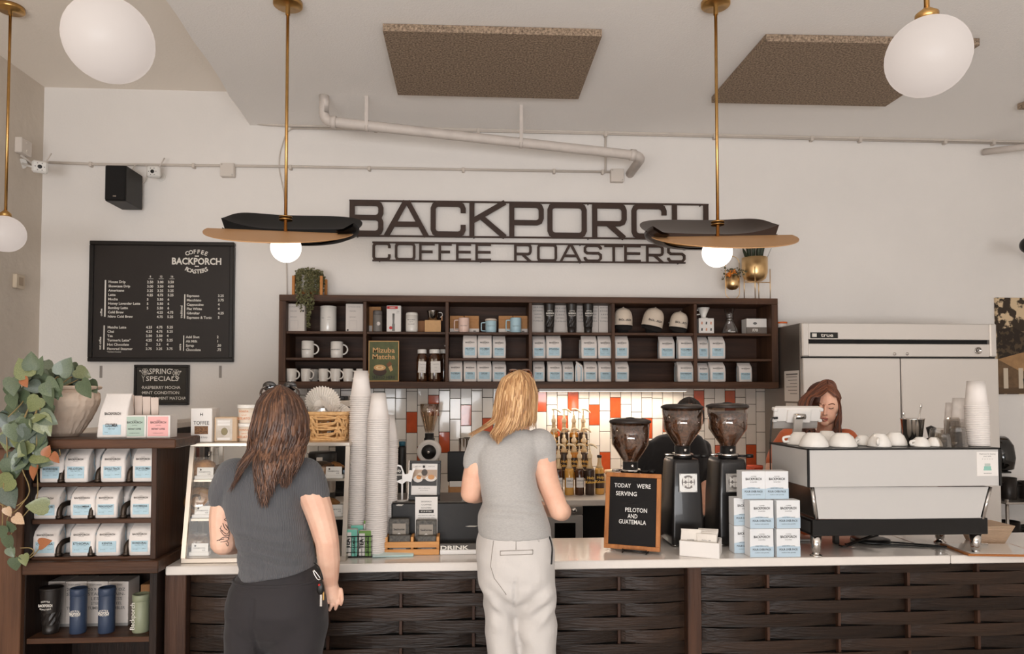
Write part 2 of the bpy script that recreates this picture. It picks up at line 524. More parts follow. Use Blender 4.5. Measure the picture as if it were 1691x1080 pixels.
# box and camera on the left wall near the corner
yl = 5.13
c = at(33,243, yl); c = Vector((XL, yl, c.z))
t = thing('junction_box', 'painted metal box on the side wall above a small camera', 'junction box', group='junction boxes on the walls')
MB().box(XL, XL + .05, yl - .06, yl + .06, c.z - .055, c.z + .055,.005).build('body', BOXW, t)
for k in (-.03,.03):
    MB().lathe([(.010,0),(.009,.004)],10,(XL + .05, yl, c.z + k), mat=Matrix.Rotation(PI / 2,3, 'Y')).build('knockout', BOXW, t)
MB().tube([(XL + .012, yl, c.z - .06),(XL + .014, yl + .2, c.z - .09),(XL + .03, YW - .03, at(80,268, yc).z), at(82,268, yc)],.009,8).build('conduit_stub', PIPEW, t)
def security_cam(label, base, head, face):
    t = thing('security_camera', label, 'camera', group='small white security cameras')
    WH = M('camera_plastic', (226,222,216),.4)
    d = (face).normalized(); yv = Vector((0,0,1)); xv = d.cross(yv).normalized(); uv = xv.cross(d)
    mt = Matrix((xv, d, uv)).transposed().to_4x4(); mt.translation = head
    MB().box(-.048,.048,-.022,.022,-.042,.042,.012, mat=mt).build('housing', WH, t)
    lens = MB(); lens.lathe([(.014,0),(.013,.004),(.006,.005)],14,(0,0,0), mat=Matrix.Rotation(-PI / 2,3, 'X'))
    lens.v = [tuple(mt @ Vector((p[0], p[1] + .022, p[2]))) for p in lens.v]
    lens.build('lens', BLACK, t)
    dots = MB()
    for k in range(6):
        a = k * PI / 3
        dots.box(-.003 + .027 * math.cos(a),.003 + .027 * math.cos(a),.0222,.0232,-.003 + .027 * math.sin(a),.003 + .027 * math.sin(a), mat=mt)
    tag(dots.build('infrared_dots', GREYINK, t), kind='stuff')
    MB().tube([base, base.lerp(head, .5) + Vector((0,0,-.01)), head - d * .02],.008,8).build('bracket_arm', WH, t)
    n2 = (head - base).normalized()
    MB().tube([base - n2 * .004, base + n2 * .006],.035,16).build('mount_plate', WH, t)
    a0 = mt @ Vector((-.03,-.02,.04))
    MB().tube([a0, a0 + Vector((.03,.02,.075))],.005,6).build('antenna', PVC, t)
    return t
hd = at(66,276,5.08)
security_cam('small white camera on an arm from the side wall in the corner', Vector((XL, 5.16, at(38,270,5.16).z)), hd, Vector((.55,-1,-.1)))
hd = at(254,284, YW - .12)
security_cam('small white camera on the wall beside the black loudspeaker', Vector((at(266,284, YW).x, YW, hd.z)), hd, Vector((-.05,-1,-.1)))
# speaker
x0, x1, z0, z1 = rect(172,272,207,331,5.1)
t = thing('loudspeaker', 'black box loudspeaker mounted high on the wall above the menu board', 'loudspeaker')
SPK = M('black_speaker_veneer', (30,26,23),.5, var=.2, vscale=30)
MB().box(x0, x1,5.115,5.36, z0, z1,.004).build('cabinet', SPK, t)
MB().box(x0 + .004, x1 - .004,5.1,5.115, z0 + .004, z1 - .004,.006).build('grille', M('speaker_cloth', (20,18,17),.9), t)
MB().box((x0 + x1) / 2 - .012,(x0 + x1) / 2 + .012,5.0975,5.1, z0 + .028, z0 + .036,.001).build('badge', CHROME, t)
MB().box((x0 + x1) / 2 - .03,(x0 + x1) / 2 + .03,5.36, YW, z0 + .08, z1 - .08).build('wall_bracket', BLACK, t)
MB().tube(smooth_path([at(222,300,5.35), at(219,280,5.35), at(228,271, YW - .03), at(243,275, YW - .03), at(240,296, YW - .03), at(230,305, YW - .03), at(221,297, YW - .03), at(223,315,5.36)],5),.004,6).build('cable', PIPEW, t)
# thin cable hanging down behind the left disc lamp
o = MB().tube(smooth_path([at(520,213, YW - .012), at(480,214, YW - .012), at(466,240, YW - .012), at(461,275, YW - .012), at(470,330, YW - .012), at(473,430, YW - .012), at(474,488, YW - .012)],6),.0045,6).build('hanging_cable', PIPEW)
tag(o, 'thin painted cable running down the wall behind the disc lamp beside the menu board', 'cable')
# pipe at the right edge
o = MB().tube([at(1624,251, YW - .03), at(1691,243,5.15), at(1760,235,4.9)],.026,12).build('wall_pipe', PVC)
tag(o, 'short white pipe coming out of the wall high above the fridge', 'pipe')
# thermostat on left wall
tz = at(34,465,5.13).z
t = thing('wall_sensor', 'small beige plastic sensor on the side wall beside the menu board', 'wall sensor')
MB().box(XL, XL + .03,5.08,5.18, tz - .05, tz + .05,.006).build('body', M('sensor_plastic', (206,190,168),.5), t)
MB().box(XL + .03, XL + .032,5.105,5.155, tz - .03, tz + .03,.001).build('grille', M('sensor_dark', (172,152,130),.6), t)
# metal strips below the menu board
for px, nm in ((167, 'short grey metal strip on the wall below the left end of the menu board'),(364, 'short grey metal strip on the wall beside the spring specials board')):
    x0, x1, z0, z1 = rect(px - 2,604, px + 2,624, YW)
    tag(MB().box(x0, x1, YW - .006, YW, z0, z1,.001).build('metal_strip', M('strip_grey', (150,142,136),.5)), nm, 'metal strip', 'strips under the menu board')
# ------------------------------------------------------------------ sign letters
SIGNM = M('dark_bronze_metal', (58,38,27),.6, var=.15, vscale=5)
def ribbon(mb, pts, t, y0, y1, closed=False):
    """mitred stroke of width t through 2-D points, extruded y0..y1"""
    n = len(pts); L = []; Rr = []
    for i in range(n):
        if closed or 0 < i < n - 1:
            a = Vector(pts[i]) - Vector(pts[(i - 1) % n]); b = Vector(pts[(i + 1) % n]) - Vector(pts[i])
        elif i == 0:
            a = b = Vector(pts[1]) - Vector(pts[0])
        else:
            a = b = Vector(pts[-1]) - Vector(pts[-2])
        a.normalize(); b.normalize()
        na = Vector((-a.y, a.x)); nb = Vector((-b.y, b.x)); m = (na + nb)
        if m.length < 1e-6: m = na
        m.normalize(); k = t / 2 / max(.35, m.dot(na))
        p = Vector(pts[i]); L.append(p + m * k); Rr.append(p - m * k)
    vs = []
    for i in range(n):
        vs += [(L[i].x, y0, L[i].y),(Rr[i].x, y0, Rr[i].y),(L[i].x, y1, L[i].y),(Rr[i].x, y1, Rr[i].y)]
    fs = []
    for i in range(n if closed else n - 1):
        a = i * 4; b = ((i + 1) % n) * 4
        fs += [(a, a + 1, b + 1, b),(a + 2, b + 2, b + 3, a + 3),(a, b, b + 2, a + 2),(a + 1, a + 3, b + 3, b + 1)]
    if not closed:
        fs += [(0,2,3,1),((n - 1) * 4,(n - 1) * 4 + 1,(n - 1) * 4 + 3,(n - 1) * 4 + 2)]
    mb.add(vs, fs)
def strokes(ch, W, t):
    a = t / 2; r = .13; m = .47
    def box_(x0, z0, x1, z1): return [(x0 + r, z1),(x1 - r, z1),(x1 - r * .3, z1 - r * .3),(x1, z1 - r),(x1, z0 + r),(x1 - r * .3, z0 + r * .3),(x1 - r, z0),(x0 + r, z0),(x0 + r * .3, z0 + r * .3),(x0, z0 + r),(x0, z1 - r),(x0 + r * .3, z1 - r * .3)]
    def bowl(z0, z1): return [(a, z1),(W - a - r, z1),(W - a - r * .3, z1 - r * .3),(W - a, z1 - r),(W - a, z0 + r),(W - a - r * .3, z0 + r * .3),(W - a - r, z0),(a, z0)]
    V = lambda x: ([(x, 0),(x, 1)], False)
    H = lambda z, x0=a, x1=None: ([(x0, z),((W - a) if x1 is None else x1, z)], False)
    if ch == 'B': return [V(a),(bowl(.52,1 - a), False),(bowl(a, .52), False)]
    if ch == 'A': return [([(a * .9,0),(W / 2 - a * .3,1)], False),([(W - a * .9,0),(W / 2 + a * .3,1)], False), H(.34, W * .22, W * .78)]
    if ch == 'C': return [([(W - a, .68),(W - a, 1 - a - r),(W - a - r * .3,1 - a - r * .3),(W - a - r, 1 - a),(a + r, 1 - a),(a + r * .3,1 - a - r * .3),(a, 1 - a - r),(a, a + r),(a + r * .3, a + r * .3),(a + r, a),(W - a - r, a),(W - a - r * .3, a + r * .3),(W - a, a + r),(W - a, .34)], False)]
    if ch == 'K': return [V(a),([(a * 1.4,.46),(W - a, 1)], False),([(W * .30,.58),(W - a, 0)], False)]
    if ch == 'P': return [V(a),(bowl(.42,1 - a), False)]
    if ch == 'R': return [V(a),(bowl(.42,1 - a), False),([(W * .45,.42),(W - a, 0)], False)]
    if ch == 'O': return [(box_(a, a, W - a, 1 - a), True)]
    if ch == 'H': return [V(a), V(W - a), H(m)]
    if ch == 'F': return [V(a), H(1 - a), H(.5, a, W * .8)]
    if ch == 'E': return [V(a), H(1 - a), H(.5, a, W * .9), H(a)]
    if ch == 'T': return [([(W / 2,0),(W / 2,1)], False), H(1 - a, 0, W)]
    if ch == 'S': return [([(W - a, .72),(W - a, 1 - a - r),(W - a - r, 1 - a),(a + r, 1 - a),(a, 1 - a - r),(a, .5 + r * .8),(a + r, .5),(W - a - r, .5),(W - a, .5 - r * .8),(W - a, a + r),(W - a - r, a),(a + r, a),(a, a + r),(a, .28)], False)]
def wall_sign(name, label, letters, ytop_l, ytop_r, ybot_l, ybot_r, x_l, x_r, tk, y=YW - .05):
    t = thing(name, label, 'sign')
    pa = at(x_l, ytop_l, y); pb = at(x_r, ytop_r, y); qa = at(x_l, ybot_l, y); qb = at(x_r, ybot_r, y)
    for a, b in ((pa, pb),(qa, qb)):
        MB().add([(a.x, y - .004, a.z - .006),(b.x, y - .004, b.z - .006),(b.x, y - .004, b.z + .006),(a.x, y - .004, a.z + .006),
                  (a.x, y + .01, a.z - .006),(b.x, y + .01, b.z - .006),(b.x, y + .01, b.z + .006),(a.x, y + .01, a.z + .006)],
                 [(0,1,2,3),(7,6,5,4),(0,4,5,1),(1,5,6,2),(2,6,7,3),(3,7,4,0)]).build('rail', SIGNM, t)
    for ch, a, b in letters:
        ul = at(a, lerp(ybot_l, ybot_r, (a - x_l) / (x_r - x_l)), y); ur = at(b, lerp(ybot_l, ybot_r, (b - x_l) / (x_r - x_l)), y)
        ht = at(a, lerp(ytop_l, ytop_r, (a - x_l) / (x_r - x_l)), y).z - ul.z
        W = (ur.x - ul.x) / ht; m2 = MB()
        for k, (pts, cl) in enumerate(strokes(ch, W, tk)):
            ribbon(m2,[(p[0] * ht, p[1] * ht) for p in pts], tk * ht, -.006 - k * .0007,.006 - k * .0003, cl)
        m2.build('letter', SIGNM, t, (ul.x, y, ul.z))
    for f in (.02,.34,.66,.98):
        for a, b in ((pa, pb),(qa, qb)):
            p_ = a.lerp(b, f); MB().tube([(p_.x, y + .008, p_.z),(p_.x, YW, p_.z)],.005,6).build('standoff', SIGNM, t)
    return t
wall_sign('wall_sign', 'large dark metal sign reading BACKPORCH mounted on the wall', [('B', 577,633),('A', 634,708),('C', 711,769),('K', 775,838),('P', 841,898),('O', 904,969),('R', 978,1035),('C', 1043,1101),('H', 1110,1170)],
          331,338,389,395,577,1170,.145)
wall_sign('wall_sign', 'smaller dark metal sign reading COFFEE ROASTERS under the large sign', [('C', 615,645),('O', 652,686),('F', 692,720),('F', 724,748),('E', 753,780),('E', 785,813),('R', 849,878),('O', 887,920),('A', 924,960),('S', 964,994),('T', 998,1029),('E', 1031,1060),('R', 1067,1096),('S', 1102,1132)],
          400,405,430,434,615,1132,.14)
# ================================================================== WALL SHELF AND WHAT STANDS ON IT
DWOOD = wood('dark_walnut_x', (94,64,45),(54,36,26),.5, 'X', 3.0)
DWOODZ = wood('dark_walnut_z', (94,64,45),(54,36,26),.5, 'Z', 3.0)
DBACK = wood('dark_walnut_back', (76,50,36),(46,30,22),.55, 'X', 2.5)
YS = 5.10
sx0, sx1, sz0, sz1 = rect(460,489.5,1285.5,641.5, YS)
shelf = thing('wall_shelf', 'long dark wooden wall shelf with cubbies under the metal sign', 'shelf')
ft = .046
MB().box(sx0, sx1, YS, YW, sz1 - ft, sz1,.003).build('top_board', DWOOD, shelf)
MB().box(sx0, sx1, YS, YW, sz0, sz0 + .05,.003).build('bottom_board', DWOOD, shelf)
MB().box(sx0, sx0 + .05, YS + .001, YW, sz0 + .05, sz1 - ft, .002).build('side_board', DWOODZ, shelf)
MB().box(sx1 - .05, sx1, YS + .001, YW, sz0 + .05, sz1 - ft, .002).build('side_board', DWOODZ, shelf)
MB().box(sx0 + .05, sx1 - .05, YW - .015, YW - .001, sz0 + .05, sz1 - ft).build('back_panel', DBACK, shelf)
divs = [602,738,876,1013,1149]
dx = [at(p, 560, YS).x for p in divs]
for x in dx:
    MB().box(x - .012, x + .012, YS + .004, YW - .015, sz0 + .05, sz1 - ft, .002).build('divider', DWOODZ, shelf)
colx = [sx0 + .05] + dx + [sx1 - .05]
ZU = at(870,548.5, YS).z; ZM = at(870,591.5, YS).z; ZB = sz0 + .05
for c in range(6):
    for z in ((ZU, ZM) if c != 1 else (ZU,)):
        MB().box(colx[c] + (.012 if c else 0), colx[c + 1] - (.012 if c < 5 else 0), YS + .012, YW - .015, z - .018, z, .002).build('shelf_board', DWOOD, shelf)
PEG = M('white_peg', (230,226,220),.4)
for px, py in ((554.5,500.5),(742.5,499),(808,503),(874,500),(1105,533),(1260,508),(735,571),(597,592)):
    p = at(px, py, YW - .02); MB().ball(p, .006,8,6).build('screw_cover', PEG, shelf)
# light bar under the shelf
lx0, lx1 = at(890,645,5.2).x, at(1134,645,5.2).x
t = thing('light_bar', 'slim white light bar under the wall shelf above the syrup bottles', 'light')
MB().box(lx0, lx1,5.18,5.26, sz0 - .022, sz0,.003).build('housing', M('lamp_housing', (230,226,220),.4), t)
MB().box(lx0 + .01, lx1 - .01,5.185,5.255, sz0 - .0235, sz0 - .0218).build('diffuser', M('lit_diffuser', (255,238,214),.5, emit=6.0, ecol=(255,232,204)), t)
l = area_light('light_bar_glow', ((lx0 + lx1) / 2,5.22, sz0 - .028),(0,0,0), lx1 - lx0 - .02,.06,7.5,(1.0,.88,.74))
# ------------------------------------------------------------------ coffee bags
BAGM = M('white_bag_film', (222,214,208),.5, bump=.35, bscale=26)
BAGS = M('blue_bag_gusset', (166,190,202),.5, bump=.3, bscale=30)
LBL = M('pale_blue_label', (178,205,216),.6, var=.12, vscale=30)
BW, BH, BD = .104,.160,.062
def bag_mesh(k):
    rnd = random.Random(k); mb = MB(); rings = []
    for zf, wf, df, sh in ((0,.93,.9,0),(.03,.98,1,0),(.3,1.0,1.03,0),(.62,1.0,.98,0),(.78,.985,.8,.05),(.9,.97,.42,.16),(.97,.95,.2,.3),(1.0,.95,.1,.33)):
        w = BW * wf; d = BD * df; cy = BD * sh
        rings.append([(p[0] + rnd.uniform(-.0012,.0012), cy + p[1] + rnd.uniform(-.001,.001), BH * zf) for p in rrect(w, d, min(.008, d * .45),2)])
    mb.loft(rings)
    return mb.mesh('film')
BAGME = [bag_mesh(k) for k in range(3)]
for b_ in BAGME: b_.materials.append(BAGM)
g = MB()
for s in (-1,1):
    x = s * (BW / 2 + .0006)
    g.add([(x, -BD * .36,.006),(x - s * .003,0,.006),(x, BD * .36,.006),(x, -BD * .36, BH * .7),(x - s * .004, BD * .1, BH * .72),(x, BD * .36, BH * .7),(x - s * .002, BD * .2, BH * .93)],
          [(0,1,4,3),(1,2,5,4),(3,4,6),(4,5,6)], False)
GUS = g.mesh('gusset', fix=False); GUS.materials.append(BAGS)
LABME = MB().box(-BW * .36, BW * .36,-BD * .53,-BD * .5, BH * .12, BH * .47,.0004).mesh('label'); LABME.materials.append(LBL)
_bagtxt = {}
def bag_print(name):
    if name in _bagtxt: return _bagtxt[name]
    y = -BD * .545
    it = [('BACKPORCH', .0085,(0,-BD * .53, BH * .655),.03, 'CENTER', BW * .62),('COFFEE', .003,(0,-BD * .53, BH * .73),0, 'CENTER', BW * .16),
          ('ROASTERS', .003,(0,-BD * .53, BH * .615),0, 'CENTER', BW * .2)]
    w = min(.62,.075 * len(name) + .04) * BW
    it += [(name, .0105,(0, y, BH * .37),.02, 'CENTER', w),('single origin coffee', .003,(0, y, BH * .33),0, 'CENTER', BW * .4),
           ('NET WT 12 OZ', .003,(-BW * .18, y, BH * .2),0, 'CENTER', BW * .2),('bold & rich', .003,(BW * .2, y, BH * .22),0, 'CENTER', BW * .17)]
    me = join_text(it); me.materials.append(INK); _bagtxt[name] = me
    return me
_bi = [0]
def coffee_bag(loc, label, name='PELOTON', rz=0.0, scale=(1,1,1), group='white coffee bags on the wall shelf'):
    t = thing('coffee_bag', label, 'coffee bag', loc, rz, group); t.scale = scale
    _bi[0] += 1
    obj('film', BAGME[_bi[0] % 3], None, t); obj('gusset', GUS, None, t)
    obj('label', LABME, None, t); obj('lettering', bag_print(name), None, t)
    return t
under = ['under the white calendar boxes', 'under the steel cup', 'under the enamel mugs', 'under the black tumblers', 'under the three caps', 'under the glass carafe']
ordn = ['first', 'second', 'third', 'fourth', 'fifth', 'sixth']
rows = {
    (2, 'middle'): [(764,788,551),(788.5,812.5,551),(813,835.5,553)],
    (2, 'bottom'): [(740.5,764,594),(765,787,595),(787,812,594),(812.5,836,596)],
    (3, 'middle'): [(879,901,554),(902,927.5,552),(960,986.5,552),(987.5,1011.5,552)],
    (3, 'bottom'): [(880,900,597),(904,928,595),(928.5,948,597),(948.5,965,597),(964.5,987,595),(988,1012,595)],
    (4, 'middle'): [(1015.5,1039,554),(1089,1115,554),(1120,1147,554)],
    (4, 'bottom'): [(1015.5,1039,597),(1119,1147,597)],
    (5, 'middle'): [(1152,1171,556),(1172,1198.5,555)],
    (5, 'bottom'): [(1152,1163.5,599),(1172,1198.5,598),(1220,1242,599)]}
names = ['PELOTON', 'COLOMBIA', 'ETHIOPIA', 'DAYBREAK', 'KENYA', 'DECAF']
ki = 0
for (c, lev), lst in rows.items():
    zb_ = ZM if lev == 'middle' else ZB
    for i, (a, b, ytop) in enumerate(lst):
        back = (c, lev, i) in {(3, 'middle', 0),(3, 'bottom', 0),(3, 'bottom', 2),(5, 'bottom', 0),(2, 'bottom', 3),(2, 'middle', 2),(4, 'middle', 1),(5, 'middle', 0)}
        Y = 5.205 if back else 5.165
        xa_ = at(a, 600, Y - .03).x; xb_ = at(b, 600, Y - .03).x; zt_ = at((a + b) / 2, ytop, Y - .01).z
        w = xb_ - xa_
        side = (c, lev, i) == (3, 'bottom', 3)
        h = (zt_ - zb_) / BH; h = min(h, ((ZU if lev == 'middle' else ZM) - .021 - zb_) / BH)
        if w < .075: xb_ = xa_ + .09; w = .09
        ws = w / BW * .985
        coffee_bag(((xa_ + xb_) / 2, Y, zb_ + .0005), 'white coffee bag %s, %s from the left on the %s shelf' % (under[c], ordn[i], lev), names[ki % 6],(1.2 if side else random.uniform(-.05,.05)),((.62 if side else ws),1, h))
        ki += 1
# bags standing behind, seen as pale blue slivers beside the front ones
for (a, lev, n_, lab) in ((953.5, 'middle', 2, 'black tumblers'),(1084, 'middle', 2, 'three caps'),(1115, 'middle', 1, 'three caps'),(1111.5, 'bottom', 3, 'three caps'),(1164, 'bottom', 2, 'glass carafe'),(1216, 'bottom', 1, 'glass carafe')):
    zb_ = ZM if lev == 'middle' else ZB
    for k in range(n_):
        Y = 5.26 + .05 * (k % 2); X = at(a + 14 + 3.0 * k, 600, Y - .03).x
        coffee_bag((X, 5.235 + .052 * k, zb_ + .0005), 'coffee bag half hidden behind the %s bag, %s shelf under the %s, %s deep' % ('divider' if a in (1115,1164) else 'front', lev, lab, ordn[k]), 'COLOMBIA', random.uniform(-.06,.06),(.95,.8,.93))
# ------------------------------------------------------------------ mugs
def mug(name, label, X, Y, Z, r, h, mat, ang, group=None, taper=0.0, lid=None, square=False, hr=None, thick=.006):
    t = thing(name, label, 'mug', (X, Y, Z),0, group)
    prof = [(r * .86,0),(r * (.95 - taper),.004),(r * (1 - taper * .5), h * .3),(r, h * .97),(r - thick * .4, h),(r - thick, h * .97),(r - thick, h * .1),(.001, h * .08)]
    MB().lathe(prof, 24, cap=False).lathe([(.001,.0005),(r * .86,0)],24, cap=False).build('body', mat, t)
    d = Vector((math.cos(ang), math.sin(ang),0)); pts = []
    hr = hr or h * .33
    if square:
        for u, w in ((0,.35),(.8,.34),(1,.26),(1,-.26),(.8,-.34),(0,-.35)):
            pts.append(d * (r - .003 + hr * u) + Vector((0,0, h * (.5 + w))))
    else:
        for k in range(9):
            a = PI * (.5 - k / 8)
            pts.append(d * (r - .005 + hr * 1.05 * math.cos(a)) + Vector((0,0, h * .52 + hr * math.sin(a))))
    MB().tube(smooth_path(pts, 3),.0058 if not square else .0045,8).build('handle', mat, t)
    if lid is not None:
        MB().lathe([(r * .9, h),(r * 1.04, h + .003),(r * 1.04, h + .012),(r * .9, h + .016),(.001, h + .017)],24).build('lid', lid, t)
    return t
for i, (a, b, yt) in enumerate(((498,518.5,563),(546,566.5,564))):
    p = at((a + b) / 2,580,5.2); r = (at(b, 580,5.2).x - at(a, 580,5.2).x) / 2
    m = mug('diner_mug', ['white diner mug with printed logo, nearer the shelf end on the middle board', 'white diner mug with printed logo, nearer the cubby divider on the middle board'][i], p.x, 5.2, ZM + .0005, r, at(a, yt, 5.2).z - ZM, CERAMIC, 0.0, 'white diner mugs on the wall shelf', hr=.036, thick=.012)
    text(m, 'BACKPORCH', .008,(0,-r - .001,.058), INK, .02, width=r * 1.35)
for i, (a, b) in enumerate(((472,490.5),(497,514),(526,542.5),(545.5,563),(566,583.5),(588,604))):
    yy = 5.17 if i not in (1,) else 5.18
    p = at((a + b) / 2,610, yy); r = (at(b, 610, yy).x - at(a, 610, yy).x) / 2
    mug('coffee_mug', 'plain white mug on the bottom board of the wall shelf, %s from the end' % ordn[i], p.x, yy, ZB + .0005, r, .094, CERAMIC, -.35, 'row of plain white mugs on the wall shelf', taper=.1, hr=.03)
mug('coffee_mug', 'plain white mug behind the second mug of the bottom row', at(517,610,5.28).x, 5.3, ZB + .0005,.038,.094, CERAMIC, -.2, 'row of plain white mugs on the wall shelf', taper=.1, hr=.03)
PINK = M('pink_enamel', (222,190,176),.35); LBLUE = M('light_blue_enamel', (164,192,202),.35); CREAM = M('cream_plastic', (218,200,184),.4)
for a, b, yt, mt, ld, lab in ((757,775,525, PINK, None, 'pale pink camp mug standing in front of a kraft mug box'),(801.5,820,530, LBLUE, CREAM, 'light blue camp mug with a cream lid between the mug boxes'),(842.5,861,525, LBLUE, None, 'light blue camp mug without lid in front of kraft boxes')):
    p = at((a + b) / 2,535,5.16); r = (at(b, 535,5.16).x - at(a, 535,5.16).x) / 2
    m = mug('camp_mug', lab, p.x, 5.17, ZU + .0005, r, at(a, yt, 5.16).z - ZU, mt, PI, 'enamel camp mugs on the wall shelf', lid=ld, square=True, hr=.032, thick=.003)
    text(m, 'BACKPORCH', .005,(0,-r - .001,.045), GREYINK, .02, width=r * 1.2)
def card_box(name, label, a, b, yt, yb, Y, depth, mat, group=None, base=None, rz=0, cat='box'):
    x0, x1, z0, z1 = rect(a, yt, b, yb, Y)
    if base is not None: z0 = base
    t = thing(name, label, cat, ((x0 + x1) / 2, Y + depth / 2, z0 + .0004), rz, group)
    w, h = (x1 - x0), z1 - z0
    MB().box(-w / 2, w / 2,-depth / 2, depth / 2,0, h, .0012).build('carton', mat, t)
    MB().box(-w / 2 + .001, w / 2 - .001,-depth / 2 + .001, depth / 2 - .001, h, h + .0012).build('lid_flap', mat, t)
    return t, w, h, depth
GWHITE = M('warm_white_card', (214,204,196),.65)
# enamel mug boxes
for i, (a, b) in enumerate(((743,766),(767,791),(823.5,846.5),(847.5,871))):
    t, w, h, d = card_box('mug_box', 'kraft mug box with a grey band behind the camp mugs, %s from the divider' % ordn[i], a, b, 522,546,5.22,.08, KRAFT, 'kraft boxes behind the camp mugs', ZU)
    MB().box(-w / 2 - .0006, w / 2 + .0006,-d / 2 - .0006, d / 2 + .0006,0, h * .27,.0005).build('band', GWHITE, t)
    text(t, 'MiiR', .008,(w * .2,-d / 2 - .0012,.012), INK, .05)
    MB().box(-w / 2 - .0004, w / 2 + .0004,-d / 2 - .0004, d / 2 + .0004, h * .8, h * .82).build('seam', M('kraft_dark', (150,100,62),.8), t)
# C1 top row
for i, (a, b) in enumerate(((472.5,503),(571,599.5))):
    t, w, h, d = card_box('calendar_box', ['white printed box at the far end of the top shelf behind trailing plant', 'white printed box against the divider beside the round white canister'][i], a, b, 502,545,5.17,.06, GWHITE, 'white printed boxes on the wall shelf', ZU)
    y = -d / 2 - .0008
    me = join_text([('STAGG EKG', .006,(0, y, h * .88),0, 'CENTER', w * .7),('POUR OVER', .005,(-w * .1, y, h * .73),.03, 'CENTER', w * .35),('KETTLE SET', .005,(-w * .1, y, h * .52),.03, 'CENTER', w * .35)])
    obj('lettering', me, GREYINK, t)
    fr = MB()
    for q in ((-w * .3, w * .15, h * .4, h * .405),(-w * .3, w * .15, h * .1, h * .105),(-w * .3,-w * .29, h * .1, h * .4),(w * .14, w * .15, h * .1, h * .4)):
        fr.box(q[0], q[1], y, y + .0007, q[2], q[3])
    fr.build('outline_print', M('pale_ink', (176,170,166),.7), t)
    MB().lathe([(.007,0),(.0068,.0012)],14,(w * (.42 if i == 0 else -.38),-d / 2, h * (.75 if i == 0 else .07)), mat=Matrix.Rotation(PI / 2,3, 'X')).build('round_seal', INK, t)
x0, x1, z0, z1 = rect(526,505,553,545,5.18)
t = thing('canister', 'round white metal canister on the top shelf behind the trailing plant', 'canister', ((x0 + x1) / 2,5.24, ZU + .0005)); r = (x1 - x0) / 2; h = z1 - ZU
MB().lathe([(r * .98,0),(r, .003),(r, h - .012),(r * .98, h - .01)],32).build('body', CERAMIC, t)
MB().lathe([(r * 1.02, h - .011),(r * 1.02, h),(r * .96, h + .003),(.001, h + .003)],32).build('lid', CERAMIC, t)
obj('lettering', join_text([('FELLOW', .008,(-r * .45,-r * .93, h * .52),0, 'CENTER', r * .35),('coffee', .004,(r * .25,-r * 1.0, h * .56),0, 'CENTER', r * .5),('canister', .004,(r * .25,-r * 1.0, h * .47),0, 'CENTER', r * .5)]), GREYINK, t)
# C2 top row
t, w, h, d = card_box('product_box', 'brown carton with white corner behind the grey thermos', 608.5,629,507,545,5.24,.06, KRAFT, None, ZU)
MB().box(-w / 2 - .0005,-w * .2,-d / 2 - .0006,-d / 2,0, h * .28).build('sticker', GWHITE, t)
x0, x1, z0, z1 = rect(615.5,513,631,545,5.17)
t = thing('thermos', 'small grey insulated thermos with round emblem in front of brown carton', 'thermos', ((x0 + x1) / 2,5.18, ZU + .0005)); r = (x1 - x0) / 2; h = z1 - ZU
MB().lathe([(r * .94,0),(r, .006),(r, h * .78),(r * .97, h * .8)],24).build('body', M('grey_powder_coat', (118,112,106),.5, bump=.1, bscale=300), t)
MB().lathe([(r * .97, h * .8),(r, h * .81),(r, h * .95),(r * .9, h),(.001, h)],24).build('lid', M('grey_lid', (98,92,88),.45), t)
MB().lathe([(.014,0),(.0135,.0015)],16,(r * .3,-r * .95, h * .38), mat=Matrix.Rotation(PI / 2,3, 'X')).build('emblem', GWHITE, t)
t, w, h, d = card_box('grinder_box', 'white carton with red header and hand grinder picture on the top shelf', 638.5,662,505,546,5.18,.08, M('white_card', (224,218,212),.6), None, ZU)
RED = M('red_print', (190,44,40),.6)
MB().box(-w / 2 + .002, w * .28,-d / 2 - .0008,-d / 2, h * .88, h * .98).build('red_header', RED, t)
text(t, 'HARIO', .009,(-w * .1,-d / 2 - .0014, h * .905), WHITEINK, .03)
MB().lathe([(.001,.0),(.010,.001),(.010, h * .26),(.007, h * .28),(.007, h * .42),(.008, h * .43),(.008, h * .66),(.001, h * .66)],12,(-.002,-d / 2 - .0004, h * .05), smooth=True, mat=Matrix.Scale(.06,3, Vector((0,1,0)))).build('picture', M('print_grey', (120,116,112),.5), t)
MB().lathe([(.012,0),(.0118,.001)],16,(-.022,-d / 2, h * .17), mat=Matrix.Rotation(PI / 2,3, 'X')).build('red_dot', RED, t)
obj('lettering', join_text([('HAND', .005,(w * .3,-d / 2 - .001, h * .78),.03),('GRINDER', .004,(w * .28,-d / 2 - .001, h * .72)),('slow brew coffee', .004,(-w * .05,-d / 2 - .001, h * .84))]), GREYINK, t)
x0, x1, z0, z1 = rect(669.5,516,690,545.5,5.17)
t = thing('travel_cup', 'rounded white insulated cup with printed lines on the top shelf', 'travel cup', ((x0 + x1) / 2,5.19, ZU + .0005)); r = (x1 - x0) / 2; h = z1 - ZU
MB().lathe([(r * .8,0),(r * .96,.008),(r, .02),(r, h * .86)],28).build('body', CERAMIC, t)
MB().lathe([(r, h * .86),(r, h * .9),(r * .93, h * .98),(r * .8, h),(.001, h)],28).build('lid', CERAMIC, t)
obj('lettering', join_text([('MOVE MUG', .005,(0,-r - .001, h * .6),.02, 'CENTER', r * 1.2),('FELLOW', .005,(0,-r - .001, h * .49),.02, 'CENTER', r * .6),('16 OUNCES', .005,(0,-r - .001, h * .38),.02, 'CENTER', r * 1.0)]), INK, t)
card_box('product_box', 'small plain brown carton between the white cup and steel cup box', 690,702,530,546,5.24,.06, M('brown_card', (140,96,62),.75), None, ZU)
